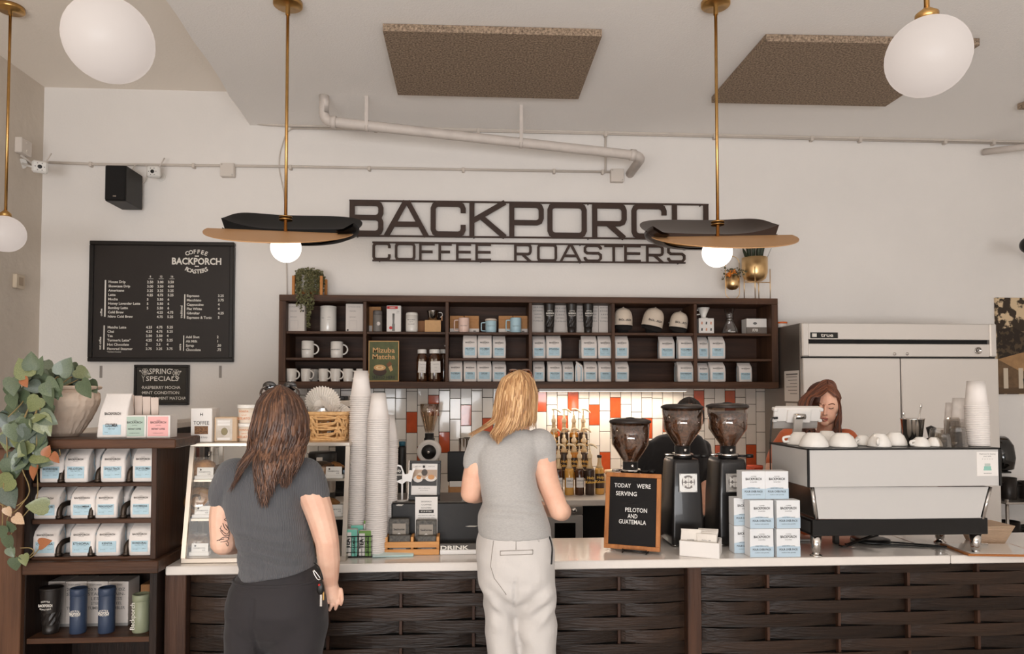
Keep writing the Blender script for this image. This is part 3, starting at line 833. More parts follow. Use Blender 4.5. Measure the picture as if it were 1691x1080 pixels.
t, w, h, d = card_box('product_box', 'pale kraft carton holding up the steel cup on the top shelf', 701.5,728,529,546,5.17,.10, M('pale_kraft', (204,160,112),.7, var=.1, vscale=50), None, ZU)
zc_ = ZU + h + .002
x0, x1, z0, z1 = rect(704.5,513,725,529,5.2)
t = thing('steel_cup', 'stainless steel cup standing on the pale kraft carton', 'cup', ((x0 + x1) / 2,5.22, zc_)); r = (x1 - x0) / 2; h = z1 - zc_
MB().lathe([(r * .68,0),(r * .72,.002),(r * .97, h * .95),(r, h),(r * .94, h * .97),(r * .68,.006),(.001,.006)],24, cap=False).lathe([(.001,.0005),(r * .68,0)],24, cap=False).build('body', CHROME, t)
MB().tube(smooth_path([(r * .93,0, h * .85),(r * 1.45,0, h * .8),(r * 1.5,0, h * .5),(r * 1.15,0, h * .35)],5),.004,6).build('handle', STEEL, t)
MB().box(r * 1.35, r * 1.55,-.004,.004, h * .0, h * .5,.002).build('handle_tag', M('leather_tag', (190,140,100),.6), t)
# matcha poster
x0, x1, z0, z1 = rect(608.5,563,659,630.5,5.15)
t = thing('matcha_sign', 'framed green matcha sign leaning in the cubby beside amber jars', 'sign', ((x0 + x1) / 2,5.15, ZB + .001)); w, h = x1 - x0, z1 - ZB
GRN = M('olive_green_print', (96,100,58),.6, var=.3, vscale=14, vcol=(74,80,48))
TANP = M('tan_print', (208,160,104),.6)
MB().box(-w / 2 + .006, w / 2 - .006,0,.010,.006, h - .006).build('board', GRN, t)
for q in ((-w / 2, w / 2,0,.007),(-w / 2, w / 2, h - .007, h),(-w / 2,-w / 2 + .007,.007, h - .007),(w / 2 - .007, w / 2,.007, h - .007)):
    MB().box(q[0], q[1],-.004,.011, q[2], q[3],.001).build('frame_rail', M('gold_frame', (196,150,92),.5), t)
text(t, 'Mizuba', .036,(0,-.001, h * .71), TANP, .025, width=w * .72)
text(t, 'Matcha', .036,(0,-.001, h * .55), TANP, .025, width=w * .74)
text(t, 'SERVED HERE', .022,(0,-.001, h * .065), INK, .02, width=w * .74)
S2 = Matrix.Scale(.45,3, Vector((0,0,1)))
for nm, ex, ez, r_, mt, s in (('cup_print', -.13,.22,.045, INK, .55),('cup_print', -.13,.245,.050, M('dark_brown_print', (70,48,34),.6),.55),('foam_print', -.13,.34,.044, TANP, .5),('foam_swirl', -.13,.34,.028, M('cream_print', (230,200,150),.6),.45),('foam_swirl', -.13,.345,.014, TANP, .5)):
    n_ = 20
    poly = [(r_ * math.cos(2 * PI * k / n_) + ex * w, s * r_ * math.sin(2 * PI * k / n_) + ez * h) for k in range(n_)]
    yo = {'cup_print': -.0008, 'foam_print': -.0014, 'foam_swirl': -.0018 - (.0004 if r_ < .02 else 0)}[nm] - (.0003 if r_ == .050 else 0)
    MB().prism(poly, yo, .001).build(nm, mt, t)
MB().prism([(w * .08, h * .42),(w * .2, h * .50),(w * .27, h * .43),(w * .16, h * .34)],-.0012,.001).build('whisk_print', M('whisk_brown', (120,78,44),.6), t)
MB().prism([(w * .15, h * .35),(w * .25, h * .40),(w * .30, h * .28),(w * .22, h * .24)],-.0014,.001).build('whisk_print', TANP, t)
# amber jars
AMB = M('amber_glass', (84,50,28),.15, coat=.6, var=.5, vscale=30, vcol=(40,24,16))
for i, (a, b, lab) in enumerate(((687.5,706, 'amber glass jar with white label, beside the green matcha sign'),(706.5,729, 'wider amber glass jar with white label, nearer the divider'),(727,738, 'dark jar half hidden behind the wider amber jar'))):
    Y = 5.18 if i < 2 else 5.31
    x0, x1, z0, z1 = rect(a, 577, b, 630, Y); r = (x1 - x0) / 2; h = z1 - ZB
    if i == 2: r = .04
    t = thing('storage_jar', lab, 'jar', ((x0 + x1) / 2, Y + .01, ZB + .0005),0, 'amber jars on the wall shelf')
    MB().lathe([(r * .95,0),(r, .008),(r, h * .66),(r * .9, h * .76),(r * .72, h * .82),(r * .72, h * .88)],24).build('glass_body', AMB, t)
    MB().lathe([(r * .78, h * .87),(r * .8, h * .88),(r * .8, h * .98),(r * .74, h),(.001, h)],24).build('cap', PEG, t)
    if i < 2:
        lb = MB().box(-r * .75 + (.3 * r if i else 0), r * .6 + (.35 * r if i else 0),-r - .004,-r - .002, h * .27, h * .62).build('label', PAPER, t, None, (0,.06 if i == 0 else -.03,0))
        obj('lettering', join_text([('CHAI SPICE', .006,((.3 * r if i else 0),-r - .0048, h * .52)),('honey', .005,((.3 * r if i else 0),-r - .0048, h * .42)),('$12.00', .005,((.3 * r if i else 0),-r - .0048, h * .33))]), GREYINK, lb)
        for sx in (-.35,.25):
            MB().box(r * sx - .006, r * sx + .006,-r * .99 - .001,-r * .9, h * .08, h * .7,.002).build('content_stripe', M('pale_content', (200,188,170),.7, var=.5, vscale=80), t)
# C4: tumblers with boxes
TUMB = M('black_tumbler_coat', (34,29,26),.35, bump=.05, bscale=200)
def tumbler(label, X, Y, Z, r, h, mat, group, facets=False, lid=None, logo=True, rz=0):
    t = thing('tumbler', label, 'tumbler', (X, Y, Z), rz, group)
    mb = MB(); rb = r * .7
    mb.lathe([(rb * .95,0),(rb, .004),(lerp(rb, r, .2), h * .2)],20, cap=True)
    n_ = 10; rings = []
    for k, zf in enumerate((.2,.29,.38,.47)):
        rr = lerp(rb, r, zf) * (1.0)
        rings.append([((rr * (1.035 if (j + k) % 2 else .955)) * math.cos(2 * PI * j / (2 * n_)),(rr * (1.035 if (j + k) % 2 else .955)) * math.sin(2 * PI * j / (2 * n_)), h * zf) for j in range(2 * n_)])
    mb.loft(rings, cap=False, smooth=False)
    mb.lathe([(lerp(rb, r, .47), h * .47),(lerp(rb, r, .96), h * .96)],20, cap=False)
    mb.build('body', mat, t)
    MB().lathe([(r * .97, h * .955),(r * 1.03, h * .96),(r * 1.03, h * .99),(r * .95, h),(.001, h * .992)],20).build('lid', lid or mat, t)
    if logo:
        it = [('BACKPORCH', h * .055,(0,-r * .965, h * .62),.04, 'CENTER', r * 1.3)]
        arc_text(it, 'COFFEE', h * .032,0,-r * .97, h * .72, r * 1.4, True, .02); arc_text(it, 'ROASTERS', h * .032,0,-r * .955, h * .545, r * 1.6, False, .02, h * .033)
        obj('lettering', join_text(it), WHITEINK, t)
    return t
for i, (a, b) in enumerate(((898,917.5),(935,953.5),(962.5,981))):
    x0, x1, z0, z1 = rect(a, 501, b, 546,5.14); r = (x1 - x0) / 2
    tumbler('black faceted tumbler with white logo on the top shelf, %s of three' % ordn[i],(x0 + x1) / 2,5.16, ZU + .0005, r, z1 - ZU, TUMB, 'black tumblers on the wall shelf')
for i, (a, b, yt) in enumerate(((878.5,899,500.5),(914,937,502),(952,972,502),(974,988,501),(988.5,1008.5,501))):
    t, w, h, d = card_box('tumbler_box', 'white tumbler carton with grey lettering behind the black tumblers, %s from the left' % ordn[i], a, b, yt, 546,5.25,.09, GWHITE, 'white tumbler cartons on the wall shelf', ZU)
    obj('lettering', join_text([(s, .009,(0,-d / 2 - .0008, h * (.84 - .11 * k)),0, 'CENTER', w * (.55 if len(s) < 6 else .8)) for k, s in enumerate(('20.9 OZ', 'STAIN-', 'LESS', 'STEEL', 'TUMBLER'))]), GREYINK, t)
# caps
CAPF = M('cream_cap_cloth', (214,198,180),.85, bump=.3, bscale=300)
CAPB = M('black_cap_mesh', (26,22,20),.9)
for i, (a, b, y0, y1, tilt) in enumerate(((1016.5,1048,505.5,536,0.03),(1063,1098,505,538,.22),(1109.5,1139.5,512,540,.16))):
    Y = 5.2; x0, x1, z0, z1 = rect(a, y0, b, y1, Y - .08); w = (x1 - x0) / 2; h = z1 - z0
    t = thing('trucker_cap', ['cream and black logo cap closest to the tumbler cartons', 'cream and black logo cap in the middle, tilted to one side', 'cream and black logo cap closest to the white dripper'][i], 'cap', ((x0 + x1) / 2, Y, z0),0, 'caps on the wall shelf')
    rings = []; rot = Matrix.Rotation(tilt, 3, 'Y')
    for k in range(9):
        f = k / 8; rr = math.sqrt(max(0.0,1 - f ** 4)); rr = max(rr, .06)
        rings.append([tuple(rot @ Vector((w * rr * math.cos(q), w * .95 * rr * math.sin(q), h * f))) for q in [PI + PI * j / 14 for j in range(15)]])
    MB().loft(rings, cap=False, closed=False).build('front_panel', CAPF, t)
    rings = [[tuple(rot @ Vector((p2[0] * 1.0, p2[1], p2[2]))) for p2 in [(w * max(math.sqrt(max(0,1 - (k / 8) ** 4)),.06) * math.cos(q), w * .95 * max(math.sqrt(max(0,1 - (k / 8) ** 4)),.06) * math.sin(q), h * k / 8) for q in [PI * j / 14 for j in range(15)]]] for k in range(9)]
    MB().loft(rings, cap=False, closed=False).build('mesh_back', CAPB, t)
    brim = MB(); rr2 = []
    for k in range(5):
        f = k / 4
        rr2.append([tuple(rot @ Vector((w * (1 + .03 * f) * math.cos(q) * (1 - .12 * f),-w * .95 * abs(math.sin(q)) * (1 + .42 * f),-.008 - .035 * f * (1 - .5 * math.cos(q) ** 2)))) for q in [PI + PI * j / 14 for j in range(15)]])
    brim.loft(rr2, cap=False, closed=False); brim.build('brim', CAPB, t)
    MB().ball(rot @ Vector((0,0, h * .99)),.006,8,6).build('button', CAPF, t)
    o = text(t, 'BACKPORCH', .015, tuple(rot @ Vector((0,-w * .955, h * .22))), INK, .04, width=w * 1.25); o.rotation_euler = (-.16, tilt, 0)
    MB().lathe([(w * .55, ZU - z0 + .0005),(w * .6,-.005),(w * .5, h * .5)],16).build('inner_support', CAPB, t)
# C6 top
t, w, h, d = card_box('filter_box', 'white patterned filter carton under the ceramic dripper', 1154,1179,526,550,5.16,.10, M('white_card', (224,218,212)), None, ZU)
for k in range(6):
    cx, cz = w * (-.3 + .3 * (k % 3)), h * (.28 + .42 * (k // 3))
    MB().prism([(cx - .006, cz - .009),(cx + .005, cz - .011),(cx + .007, cz + .008),(cx - .003, cz + .011)],-d / 2 - .0006,-d / 2).build('pattern_mark', M('mark_%d' % (k % 2),[(60,58,60),(206,140,110)][k % 2],.7), t)
zf = ZU + h + .002
x0, x1, z0, z1 = rect(1153,508,1173,525,5.19); r = (x1 - x0) / 2; hh = z1 - zf
t = thing('coffee_dripper', 'white ceramic pour over dripper standing on the patterned carton', 'dripper', ((x0 + x1) / 2,5.21, zf))
MB().lathe([(r * .75,0),(r * .75,.006),(r * .4,.008),(r * .42, hh * .25),(r, hh),(r * .94, hh),(r * .36, hh * .28),(.001, hh * .25)],24, cap=False).build('cone', CERAMIC, t)
MB().tube(smooth_path([(-r * .85,0, hh * .8),(-r * 1.35,0, hh * .75),(-r * 1.3,0, hh * .4),(-r * .6,0, hh * .42)],4),.005,6).build('handle', CERAMIC, t)
x0, x1, z0, z1 = rect(1193,509,1219,548,5.2); r = (x1 - x0) / 2; hh = z1 - ZU
t = thing('glass_carafe', 'hourglass shaped clear glass coffee carafe on the top shelf', 'carafe', ((x0 + x1) / 2,5.22, ZU + .0005))
MB().lathe([(r * .85,0),(r, .01),(r * .96, hh * .2),(r * .35, hh * .55),(r * .4, hh * .6),(r * .68, hh),(r * .65, hh),(r * .36, hh * .6),(r * .31, hh * .55),(r * .9, hh * .2),(r * .9,.012),(.001,.01)],28, cap=False).build('glass', GLASS, t)
MB().lathe([(r * .40, hh * .5),(r * .46, hh * .52),(r * .46, hh * .6),(r * .42, hh * .62)],24, cap=False).build('collar_rim', glassy('collar_glass', (220,214,206),.1,.5), t)
text(t, 'CHEMEX', .008,(0,-r * .97, hh * .06), WHITEINK, .03)
t, w, h, d = card_box('filter_box', 'white and grey carton reading F70 on the top shelf', 1233,1266,526.5,549.5,5.18,.1, M('white_card', (224,218,212)), None, ZU)
MB().box(-w / 2 - .0005, w / 2 + .0005,-d / 2 - .0006,-d / 2 + .01,0, h * .45).build('grey_band', M('grey_print', (108,98,90),.6), t)
text(t, 'F70', .020,(-w * .08,-d / 2 - .0014, h * .17), WHITEINK, .04)
MB().lathe([(.016,0),(.0155,.001)],16,(-w * .08,-d / 2, h * .7), mat=Matrix.Rotation(PI / 2,3, 'X') @ Matrix.Diagonal((1,.6,1))).build('emblem', GREYINK, t)
# ------------------------------------------------------------------ plants on top of the shelf
LEAFS = M('dusty_green_leaf', (92,94,62),.6, var=.4, vscale=40, vcol=(128,122,84))
t = thing('trailing_plant', 'trailing string plant in a white pot on a wooden stand atop the shelf', 'plant')
px0 = at(508,484,5.22).x; zsh = sz1 + .0005
PINE = wood('light_stand_wood', (206,140,76),(176,110,56),.5, 'Z', 4)
for sx, sy in ((-.085,-.07),(.115,-.07),(-.085,.09),(.115,.09)):
    MB().box(px0 + sx - .010, px0 + sx + .010,5.22 + sy - .01,5.22 + sy + .01, zsh, zsh + .145,.002).build('stand_leg', PINE, t)
MB().box(px0 - .08, px0 + .11,5.205,5.235, zsh + .02, zsh + .04,.002).box(px0, px0 + .03,5.15,5.31, zsh + .02, zsh + .04,.002).build('stand_cross', PINE, t)
MB().lathe([(.05,.045),(.075,.06),(.085,.15),(.08,.15),(.001,.14)],24,(px0 + .015,5.22, zsh)).build('pot', CERAMIC, t)
rnd = random.Random(5); fo = MB()
def small_leaf(mb, c, s, d):
    d = d.normalized(); u = d.cross(Vector((rnd.uniform(-1,1), rnd.uniform(-1,1), rnd.uniform(-1,1)))).normalized()
    n_ = d.cross(u)
    mb.add([c, c + d * s * .5 + u * s * .38 + n_ * s * .1, c + d * s, c + d * s * .5 - u * s * .38 + n_ * s * .1],[(0,1,2,3)])
strings = []
for k in range(30):
    a = rnd.uniform(PI, 2 * PI) if k < 24 else rnd.uniform(0, PI); ln = rnd.uniform(.05,.16)
    strings.append((a, ln))
strings += [(PI * 1.33,.25),(PI * 1.40,.28),(PI * 1.58,.40),(PI * 1.62,.38),(PI * 1.7,.27),(PI * 1.5,.24)]
stems = MB()
for a, ln in strings:
    c0 = Vector((px0 + .015,5.22, zsh + .155)); R_ = .085
    pts = [c0 + Vector((math.cos(a) * R_ * .5, math.sin(a) * R_ * .5,.03))]
    edge = c0 + Vector((math.cos(a) * R_ * 1.12, min(math.sin(a) * R_ * 1.15,1),.005))
    if ln > .2: edge.y = YS - .02 - rnd.uniform(0,.012)
    pts.append(edge)
    m_ = int(ln / .02)
    for q in range(1, m_ + 1):
        pts.append(edge + Vector((rnd.uniform(-.006,.006), rnd.uniform(-.003,.003),-ln * q / m_)))
    sp = smooth_path(pts, 4); stems.tube(sp, .0013,4, cap=False)
    for p in sp:
        for _ in range(2):
            small_leaf(fo, p, rnd.uniform(.012,.02), Vector((rnd.uniform(-1,1), rnd.uniform(-1.0,.3), rnd.uniform(-.7,.5))))
for k in range(420):
    a = rnd.uniform(0,2 * PI); q = rnd.uniform(0,1) ** .5 * .1
    p = Vector((px0 + .015 + q * math.cos(a),5.22 + q * math.sin(a), zsh + .16 + rnd.uniform(-.005,.05) * (1 - q * 4)))
    small_leaf(fo, p, rnd.uniform(.012,.022), Vector((rnd.uniform(-1,1), rnd.uniform(-1,1), rnd.uniform(-.3,1))))
stems.build('stems', M('stem_green', (112,104,66),.7), t, fix=False)
tag(fo.build('foliage', LEAFS, t, fix=False), kind='stuff')
# small gold planter in an oval ring
GOLD = M('brushed_gold', (226,190,138),.34,1.0, bump=.03, bscale=80, stretch=(30,30,1))
t = thing('ring_planter', 'small gold planter with orange flowers hung in an oval wire ring', 'plant')
c = at(1209.5,460,5.2); rx, zc0, zc1 = .055, sz1 + .001, at(1210,424,5.2).z
pts = []
for k in range(40):
    a = 2 * PI * k / 40
    h_ = (zc1 - zc0) / 2 - rx; pts.append(Vector((c.x + rx * math.cos(a),5.2, zc0 + rx + .003 + (2 * h_ if math.sin(a) >= 0 else 0) + rx * math.sin(a))))
MB().tube(pts + [pts[0]],.0028,6).build('ring_frame', GOLD, t)
zp = at(1209,479,5.2).z; rp = .051; hp = at(1209,456,5.2).z - zp
MB().lathe([(.001,0),(rp * .5,.004),(rp * .85,.018),(rp, .04),(rp, hp),(rp * .93, hp),(.001, hp - .01)],24,(c.x, 5.2, zp)).build('pot', GOLD, t)
for k in range(9):
    a = rnd.uniform(0,2 * PI); q = rnd.uniform(.01,.05)
    p = Vector((c.x - .025 + q * math.cos(a) * .8,5.18 + q * math.sin(a) * .6, zp + hp + rnd.uniform(.0,.035)))
    f = MB()
    for j in range(5):
        small_leaf(f, p, .022, Vector((math.cos(j * 1.256),-.5, math.sin(j * 1.256))))
    f.build('flower', M('orange_petal', (222,134,48),.7), t, fix=False)
f = MB()
for k in range(90):
    p = Vector((c.x + rnd.uniform(-.07,.085),5.2 + rnd.uniform(-.05,.04), zp + hp + rnd.uniform(-.02,.055)))
    small_leaf(f, p, rnd.uniform(.014,.028), Vector((rnd.uniform(-1,1), rnd.uniform(-.6,.3), rnd.uniform(-.5,1))))
tag(f.build('foliage', M('sage_leaf', (104,100,72),.7, var=.4, vscale=50), t, fix=False), kind='stuff')
# big gold planter on stand
t = thing('planter_stand', 'large gold planter with upright green leaves on a thin wire stand', 'plant')
x0, x1, z0, z1 = rect(1229.5,424.5,1270,464,5.2); cx = (x0 + x1) / 2; r = (x1 - x0) / 2; hh = z1 - z0
MB().lathe([(.001,0),(r * .55,.003),(r * .84,.022),(r * .97,.06),(r, .09),(r, hh),(r * .95, hh),(.001, hh - .015)],32,(cx, 5.24, z0)).build('pot', GOLD, t)
sxl, sxr = at(1229,480,5.24).x, at(1272,480,5.24).x
zr = z0 - .004
for X, Y in ((sxl, 5.24),(sxr, 5.24),(at(1247,480,5.15).x, 5.15),(at(1253,480,5.33).x, 5.33)):
    MB().tube([(X, Y, sz1 + .0005),(X, Y, z0 + .1)],.0035,6).build('stand_leg', GOLD, t)
MB().tube([(sxl, 5.24, zr),(sxr, 5.24, zr)],.003,6).tube([(at(1247,480,5.15).x, 5.15, zr),(at(1253,480,5.33).x, 5.33, zr)],.003,6).build('stand_cross', GOLD, t)
SNK = M('dark_green_blade', (52,62,44),.5, var=.4, vscale=18)
for k in range(9):
    a = 2 * PI * k / 9; bx, by = cx + .045 * math.cos(a),5.24 + .045 * math.sin(a)
    tip = Vector((cx + .075 * math.cos(a) + rnd.uniform(-.02,.02),5.24 + .075 * math.sin(a), z1 + rnd.uniform(.14,.24)))
    if k == 4: tip = Vector((cx - .11,5.2, z1 + .07))
    b0 = Vector((bx, by, z1 - .02))
    MB().tube([b0, b0.lerp(tip, .4), b0.lerp(tip, .75), tip],[.013,.016,.012,.002],6, flat=.35).build('leaf', SNK, t)
MB().tube([(cx + r * .9,5.22, z1 - .01),(cx + r * 1.2,5.2, z1 + .07)],.0015,4).build('twig', SNK, t)
# ================================================================== MENU BOARDS
CHALK = M('menu_black', (40,33,29),.55, var=.12, vscale=6)
FRAMEB = M('black_frame', (28,24,22),.4)
t = thing('menu_board', 'large black framed menu board with white price list on the wall', 'menu board')
YB = YW - .03
x0, x1, z0, z1 = rect(147,399,386,597.5, YB)
MB().box(x0 + .02, x1 - .02, YB + .004, YW, z0 + .02, z1 - .02).build('board', CHALK, t)
for q in ((x0, x1, z0, z0 + .03),(x0, x1, z1 - .03, z1),(x0, x0 + .03, z0 + .03, z1 - .03),(x1 - .03, x1, z0 + .03, z1 - .03)):
    MB().box(q[0], q[1], YB - .012, YW, q[2], q[3],.004).build('frame_rail', FRAMEB, t)
YT = YB + .0025
def mp(cx, cy):                                  # crop pixel -> photograph pixel
    return 120 + cx / 3.483,370 + cy / 3.483
hh = .018
L = []
names = ['House Drip', 'Showcase Drip', 'Americano', 'Latte', 'Mocha', 'Honey Lavender Latte', 'Bombay Latte', 'Cold Brew', 'Nitro Cold Brew']
pr = [('2.50', '3.00', '3.50'),('3.00', '3.50', '4.00'),('3.25', '3.25', '3.25'),('4.25', '4.75', '5.25'),('5', '5.50', '6'),('5', '5.50', '6'),('5', '5.50', '6'),('', '4.25', '4.75'),('', '4.75', '5.25')]
nam2 = ['Matcha Latte', 'Chai', 'Tea', 'Turmeric Latte*', 'Hot Chocolate', 'Flavored Steamer']
pr2 = [('4.25', '4.75', '5.25'),('4.25', '4.75', '5.25'),('2.50', '2.50', '4'),('4.25', '4.75', '5.25'),('3', '3.5', '4'),('2.75', '3.25', '3.75')]
nam3 = [('Espresso', '3.25'),('Macchiato', '3.75'),('Cappuccino', '4'),('Flat White', '4'),('Gibraltar', '4.25'),('Espresso & Tonic', '5')]
nam4 = [('Add Shot', '2'),('Alt Milk', '1'),('Syrup', '.50'),('Chocolate', '.75')]
for i, (nm, p) in enumerate(zip(names, pr)):
    y = 338 + 25 * i; L.append((nm, hh, at(*mp(206 - i * .6, y), YT),.035, 'LEFT'))
    for c, s in zip((428,487,547), p):
        if s: L.append((s, hh, at(*mp(c - i * .4, y + 2), YT),.04, 'LEFT'))
for i, (nm, p) in enumerate(zip(nam2, pr2)):
    y = 600 + 24.8 * i; L.append((nm, hh, at(*mp(200 - i * .6, y), YT),.035, 'LEFT'))
    for c, s in zip((422,482,542), p): L.append((s, hh, at(*mp(c - i * .4, y), YT),.04, 'LEFT'))
for i, (nm, s) in enumerate(nam3):
    y = 419 + 25 * i; L.append((nm, hh, at(*mp(656, y), YT),.035, 'LEFT')); L.append((s, hh, at(*mp(835, y), YT),.04, 'LEFT'))
for i, (nm, s) in enumerate(nam4):
    y = 656 + 24.5 * i; L.append((nm, hh, at(*mp(651, y), YT),.035, 'LEFT')); L.append((s, hh, at(*mp(829, y), YT),.04, 'LEFT'))
for s, c in (('8', 447),('12', 508),('16', 571)): L.append((s, .014, at(*mp(c, 307), YT),.04))
L.append(('*Contains Coconut', .009, at(*mp(197,738), YT),.02, 'LEFT'))
for s, cx, cy in (('coffee', 170,530),('not coffee', 163,722),('traditional', 631,541),('extra', 623,727)):
    L.append((s, .016, at(*mp(cx, cy), YT),.035, 'LEFT', None, -PI / 2))
obj('price_lettering', join_text(L), WHITEINK, t)
for a, b, c, d in ((185,189,322,533),(178,182,583,722),(642,646,404,543),(636,640,641,729)):
    p = at(*mp(a, c), YT); q = at(*mp(b, d), YT)
    MB().box(p.x, q.x, YT - .0006, YT + .002, q.z, p.z).build('divider_line', WHITEINK, t)
for c in (450,509,571):
    p = at(*mp(c - 14,314), YT); q = at(*mp(c + 14,316), YT); MB().box(p.x, q.x, YT - .0006, YT + .002, q.z, p.z).build('divider_line', WHITEINK, t)
p = at(*mp(713,232), YT)
L = [('BACKPORCH', .048,(p.x, YT, p.z),.045, 'CENTER', at(*mp(856,232), YT).x - at(*mp(572,232), YT).x)]
q = at(*mp(713,170), YT); arc_text(L, 'COFFEE', .030, q.x, YT, q.z, .17, True, .035,.0265)
q = at(*mp(713,284), YT); arc_text(L, 'ROASTERS', .030, q.x, YT, q.z, .17, False, .035,.0235)
obj('logo_lettering', join_text(L), WHITEINK, t)
for cy in (184,243):
    p = at(*mp(703, cy), YT); MB().box(p.x, p.x + .03, YT - .0006, YT + .002, p.z - .004, p.z + .004).build('divider_line', WHITEINK, t)
t = thing('specials_board', 'small chalkboard listing spring specials below the menu board', 'chalkboard')
x0, x1, z0, z1 = rect(221,602.5,311,669, YB)
MB().box(x0 + .012, x1 - .012, YB + .004, YW, z0 + .012, z1 - .012).build('board', M('chalk_grey', (62,58,52),.8, var=.25, vscale=8), t)
for q in ((x0, x1, z0, z0 + .018),(x0, x1, z1 - .018, z1),(x0, x0 + .018, z0 + .018, z1 - .018),(x1 - .018, x1, z0 + .018, z1 - .018)):
    MB().box(q[0], q[1], YB - .006, YW, q[2], q[3],.003).build('frame_rail', FRAMEB, t)
L = []
for s, cx, cy, h_, w_ in (('SPRING', 503,862,.040,118),('SPECIALS', 515,902,.034,176),('·RASPBERRY MOCHA', 507,948,.021,212),('·MINT CONDITION', 503,978,.021,206),('·VANILLA MINT MATCHA', 522,1010,.022,246)):
    L.append((s, h_, at(*mp(cx, cy), YT),.012, 'CENTER', w_ / 3.483 * YW / 1150))
obj('chalk_lettering', join_text(L), WHITEINK, t)
def flower_doodle(cx, cy, r):
    c = at(*mp(cx, cy), YT); mb = MB()
    for k in range(6):
        a = k * PI / 3; pts = [(c.x + r * .55 * math.cos(a) + r * .42 * math.cos(b), YT, c.z + r * .55 * math.sin(a) + r * .42 * math.sin(b)) for b in [2 * PI * j / 10 for j in range(11)]]
        mb.tube(pts, .0016,4, cap=False)
    mb.tube([(c.x + r * .2 * math.cos(2 * PI * j / 10), YT, c.z + r * .2 * math.sin(2 * PI * j / 10)) for j in range(11)],.0016,4, cap=False)
    tag(mb.build('flower_drawing', WHITEINK, t), kind='stuff')
flower_doodle(416,850,.026); flower_doodle(595,857,.028)
for cx, cy in ((388,845),(571,838),(620,849),(608,886),(439,862),(577,880)):
    c = at(*mp(cx, cy), YT); s = .007
    MB().prism([(c.x, c.z - s),(c.x + s, c.z + s * .3),(c.x + s * .55, c.z + s),(c.x, c.z + s * .5),(c.x - s * .55, c.z + s),(c.x - s, c.z + s * .3)], YT - .0006, YT + .001).build('heart_drawing', WHITEINK, t)
c = at(*mp(405,885), YT); MB().tube([(c.x - .01, YT, c.z + .02),(c.x, YT, c.z),(c.x + .004, YT, c.z - .03)],.002,4).tube([(c.x, YT, c.z),(c.x + .012, YT, c.z + .016)],.002,4).build('twig_drawing', WHITEINK, t)
# ================================================================== LAMPS
BULB = M('lit_opal_globe', (120,116,112),.4, emit=.60, ecol=(255,238,228), spec=.25)
BULB2 = M('bright_bulb', (240,238,234),.3, emit=3.0, ecol=(255,244,232))
def point(name, loc, power, col, r):
    d = bpy.data.lights.new(name, 'POINT'); d.energy = power; d.color = col; d.shadow_soft_size = r
    o = bpy.data.objects.new(name, d); COL.objects.link(o); o.location = loc; return o
def globe_lamp(label, px, py, Y, r, zc):
    c = at(px, py, Y); t = thing('globe_pendant', label, 'pendant lamp', group='opal globe pendants')
    prof = [(.001,-r * .985)] + [(r * math.sin(PI * k / 20),-r * .985 * math.cos(PI * k / 20)) for k in range(2,19)] + [(r * .25, r * .965)]
    MB().lathe(prof, 40, c).build('opal_globe', BULB, t)
    MB().lathe([(r * .28,0),(r * .28,.02),(r * .12,.035),(.009,.04)],20, c + Vector((0,0, r * .95))).build('globe_cap', BRASS, t)
    MB().tube([c + Vector((0,0, r)),(c.x, c.y, zc)],.008,10).build('rod', BRASS, t)
    MB().lathe([(.075,0),(.075,-.022),(.07,-.026),(.012,-.028),(.012,-.05),(.001,-.05)],32,(c.x, c.y, zc - .0005)).build('ceiling_canopy', BRASS, t)
    return t
globe_lamp('large opal glass globe lamp hanging near the menu board corner of the ceiling', 180,66,2.04,.120, ZC)
globe_lamp('large opal glass globe lamp hanging in front of the dark ceiling panel', 1532,94,2.04,.120, ZC)
globe_lamp('smaller-looking opal glass globe lamp low by the side wall with long rod', 8.5,386.5,4.27,.108, ZC2)
DKSH = M('black_lamp_metal', (12,10,9),.5,0, spec=.12)
BRONZE = M('dark_bronze_lamp', (52,35,25),.32,.35, spec=.4)
TANSH = M('tan_lamp_metal', (196,150,104),.5,.2)
GOLDIN = M('gold_lamp_inner', (190,136,70),.4,.3)
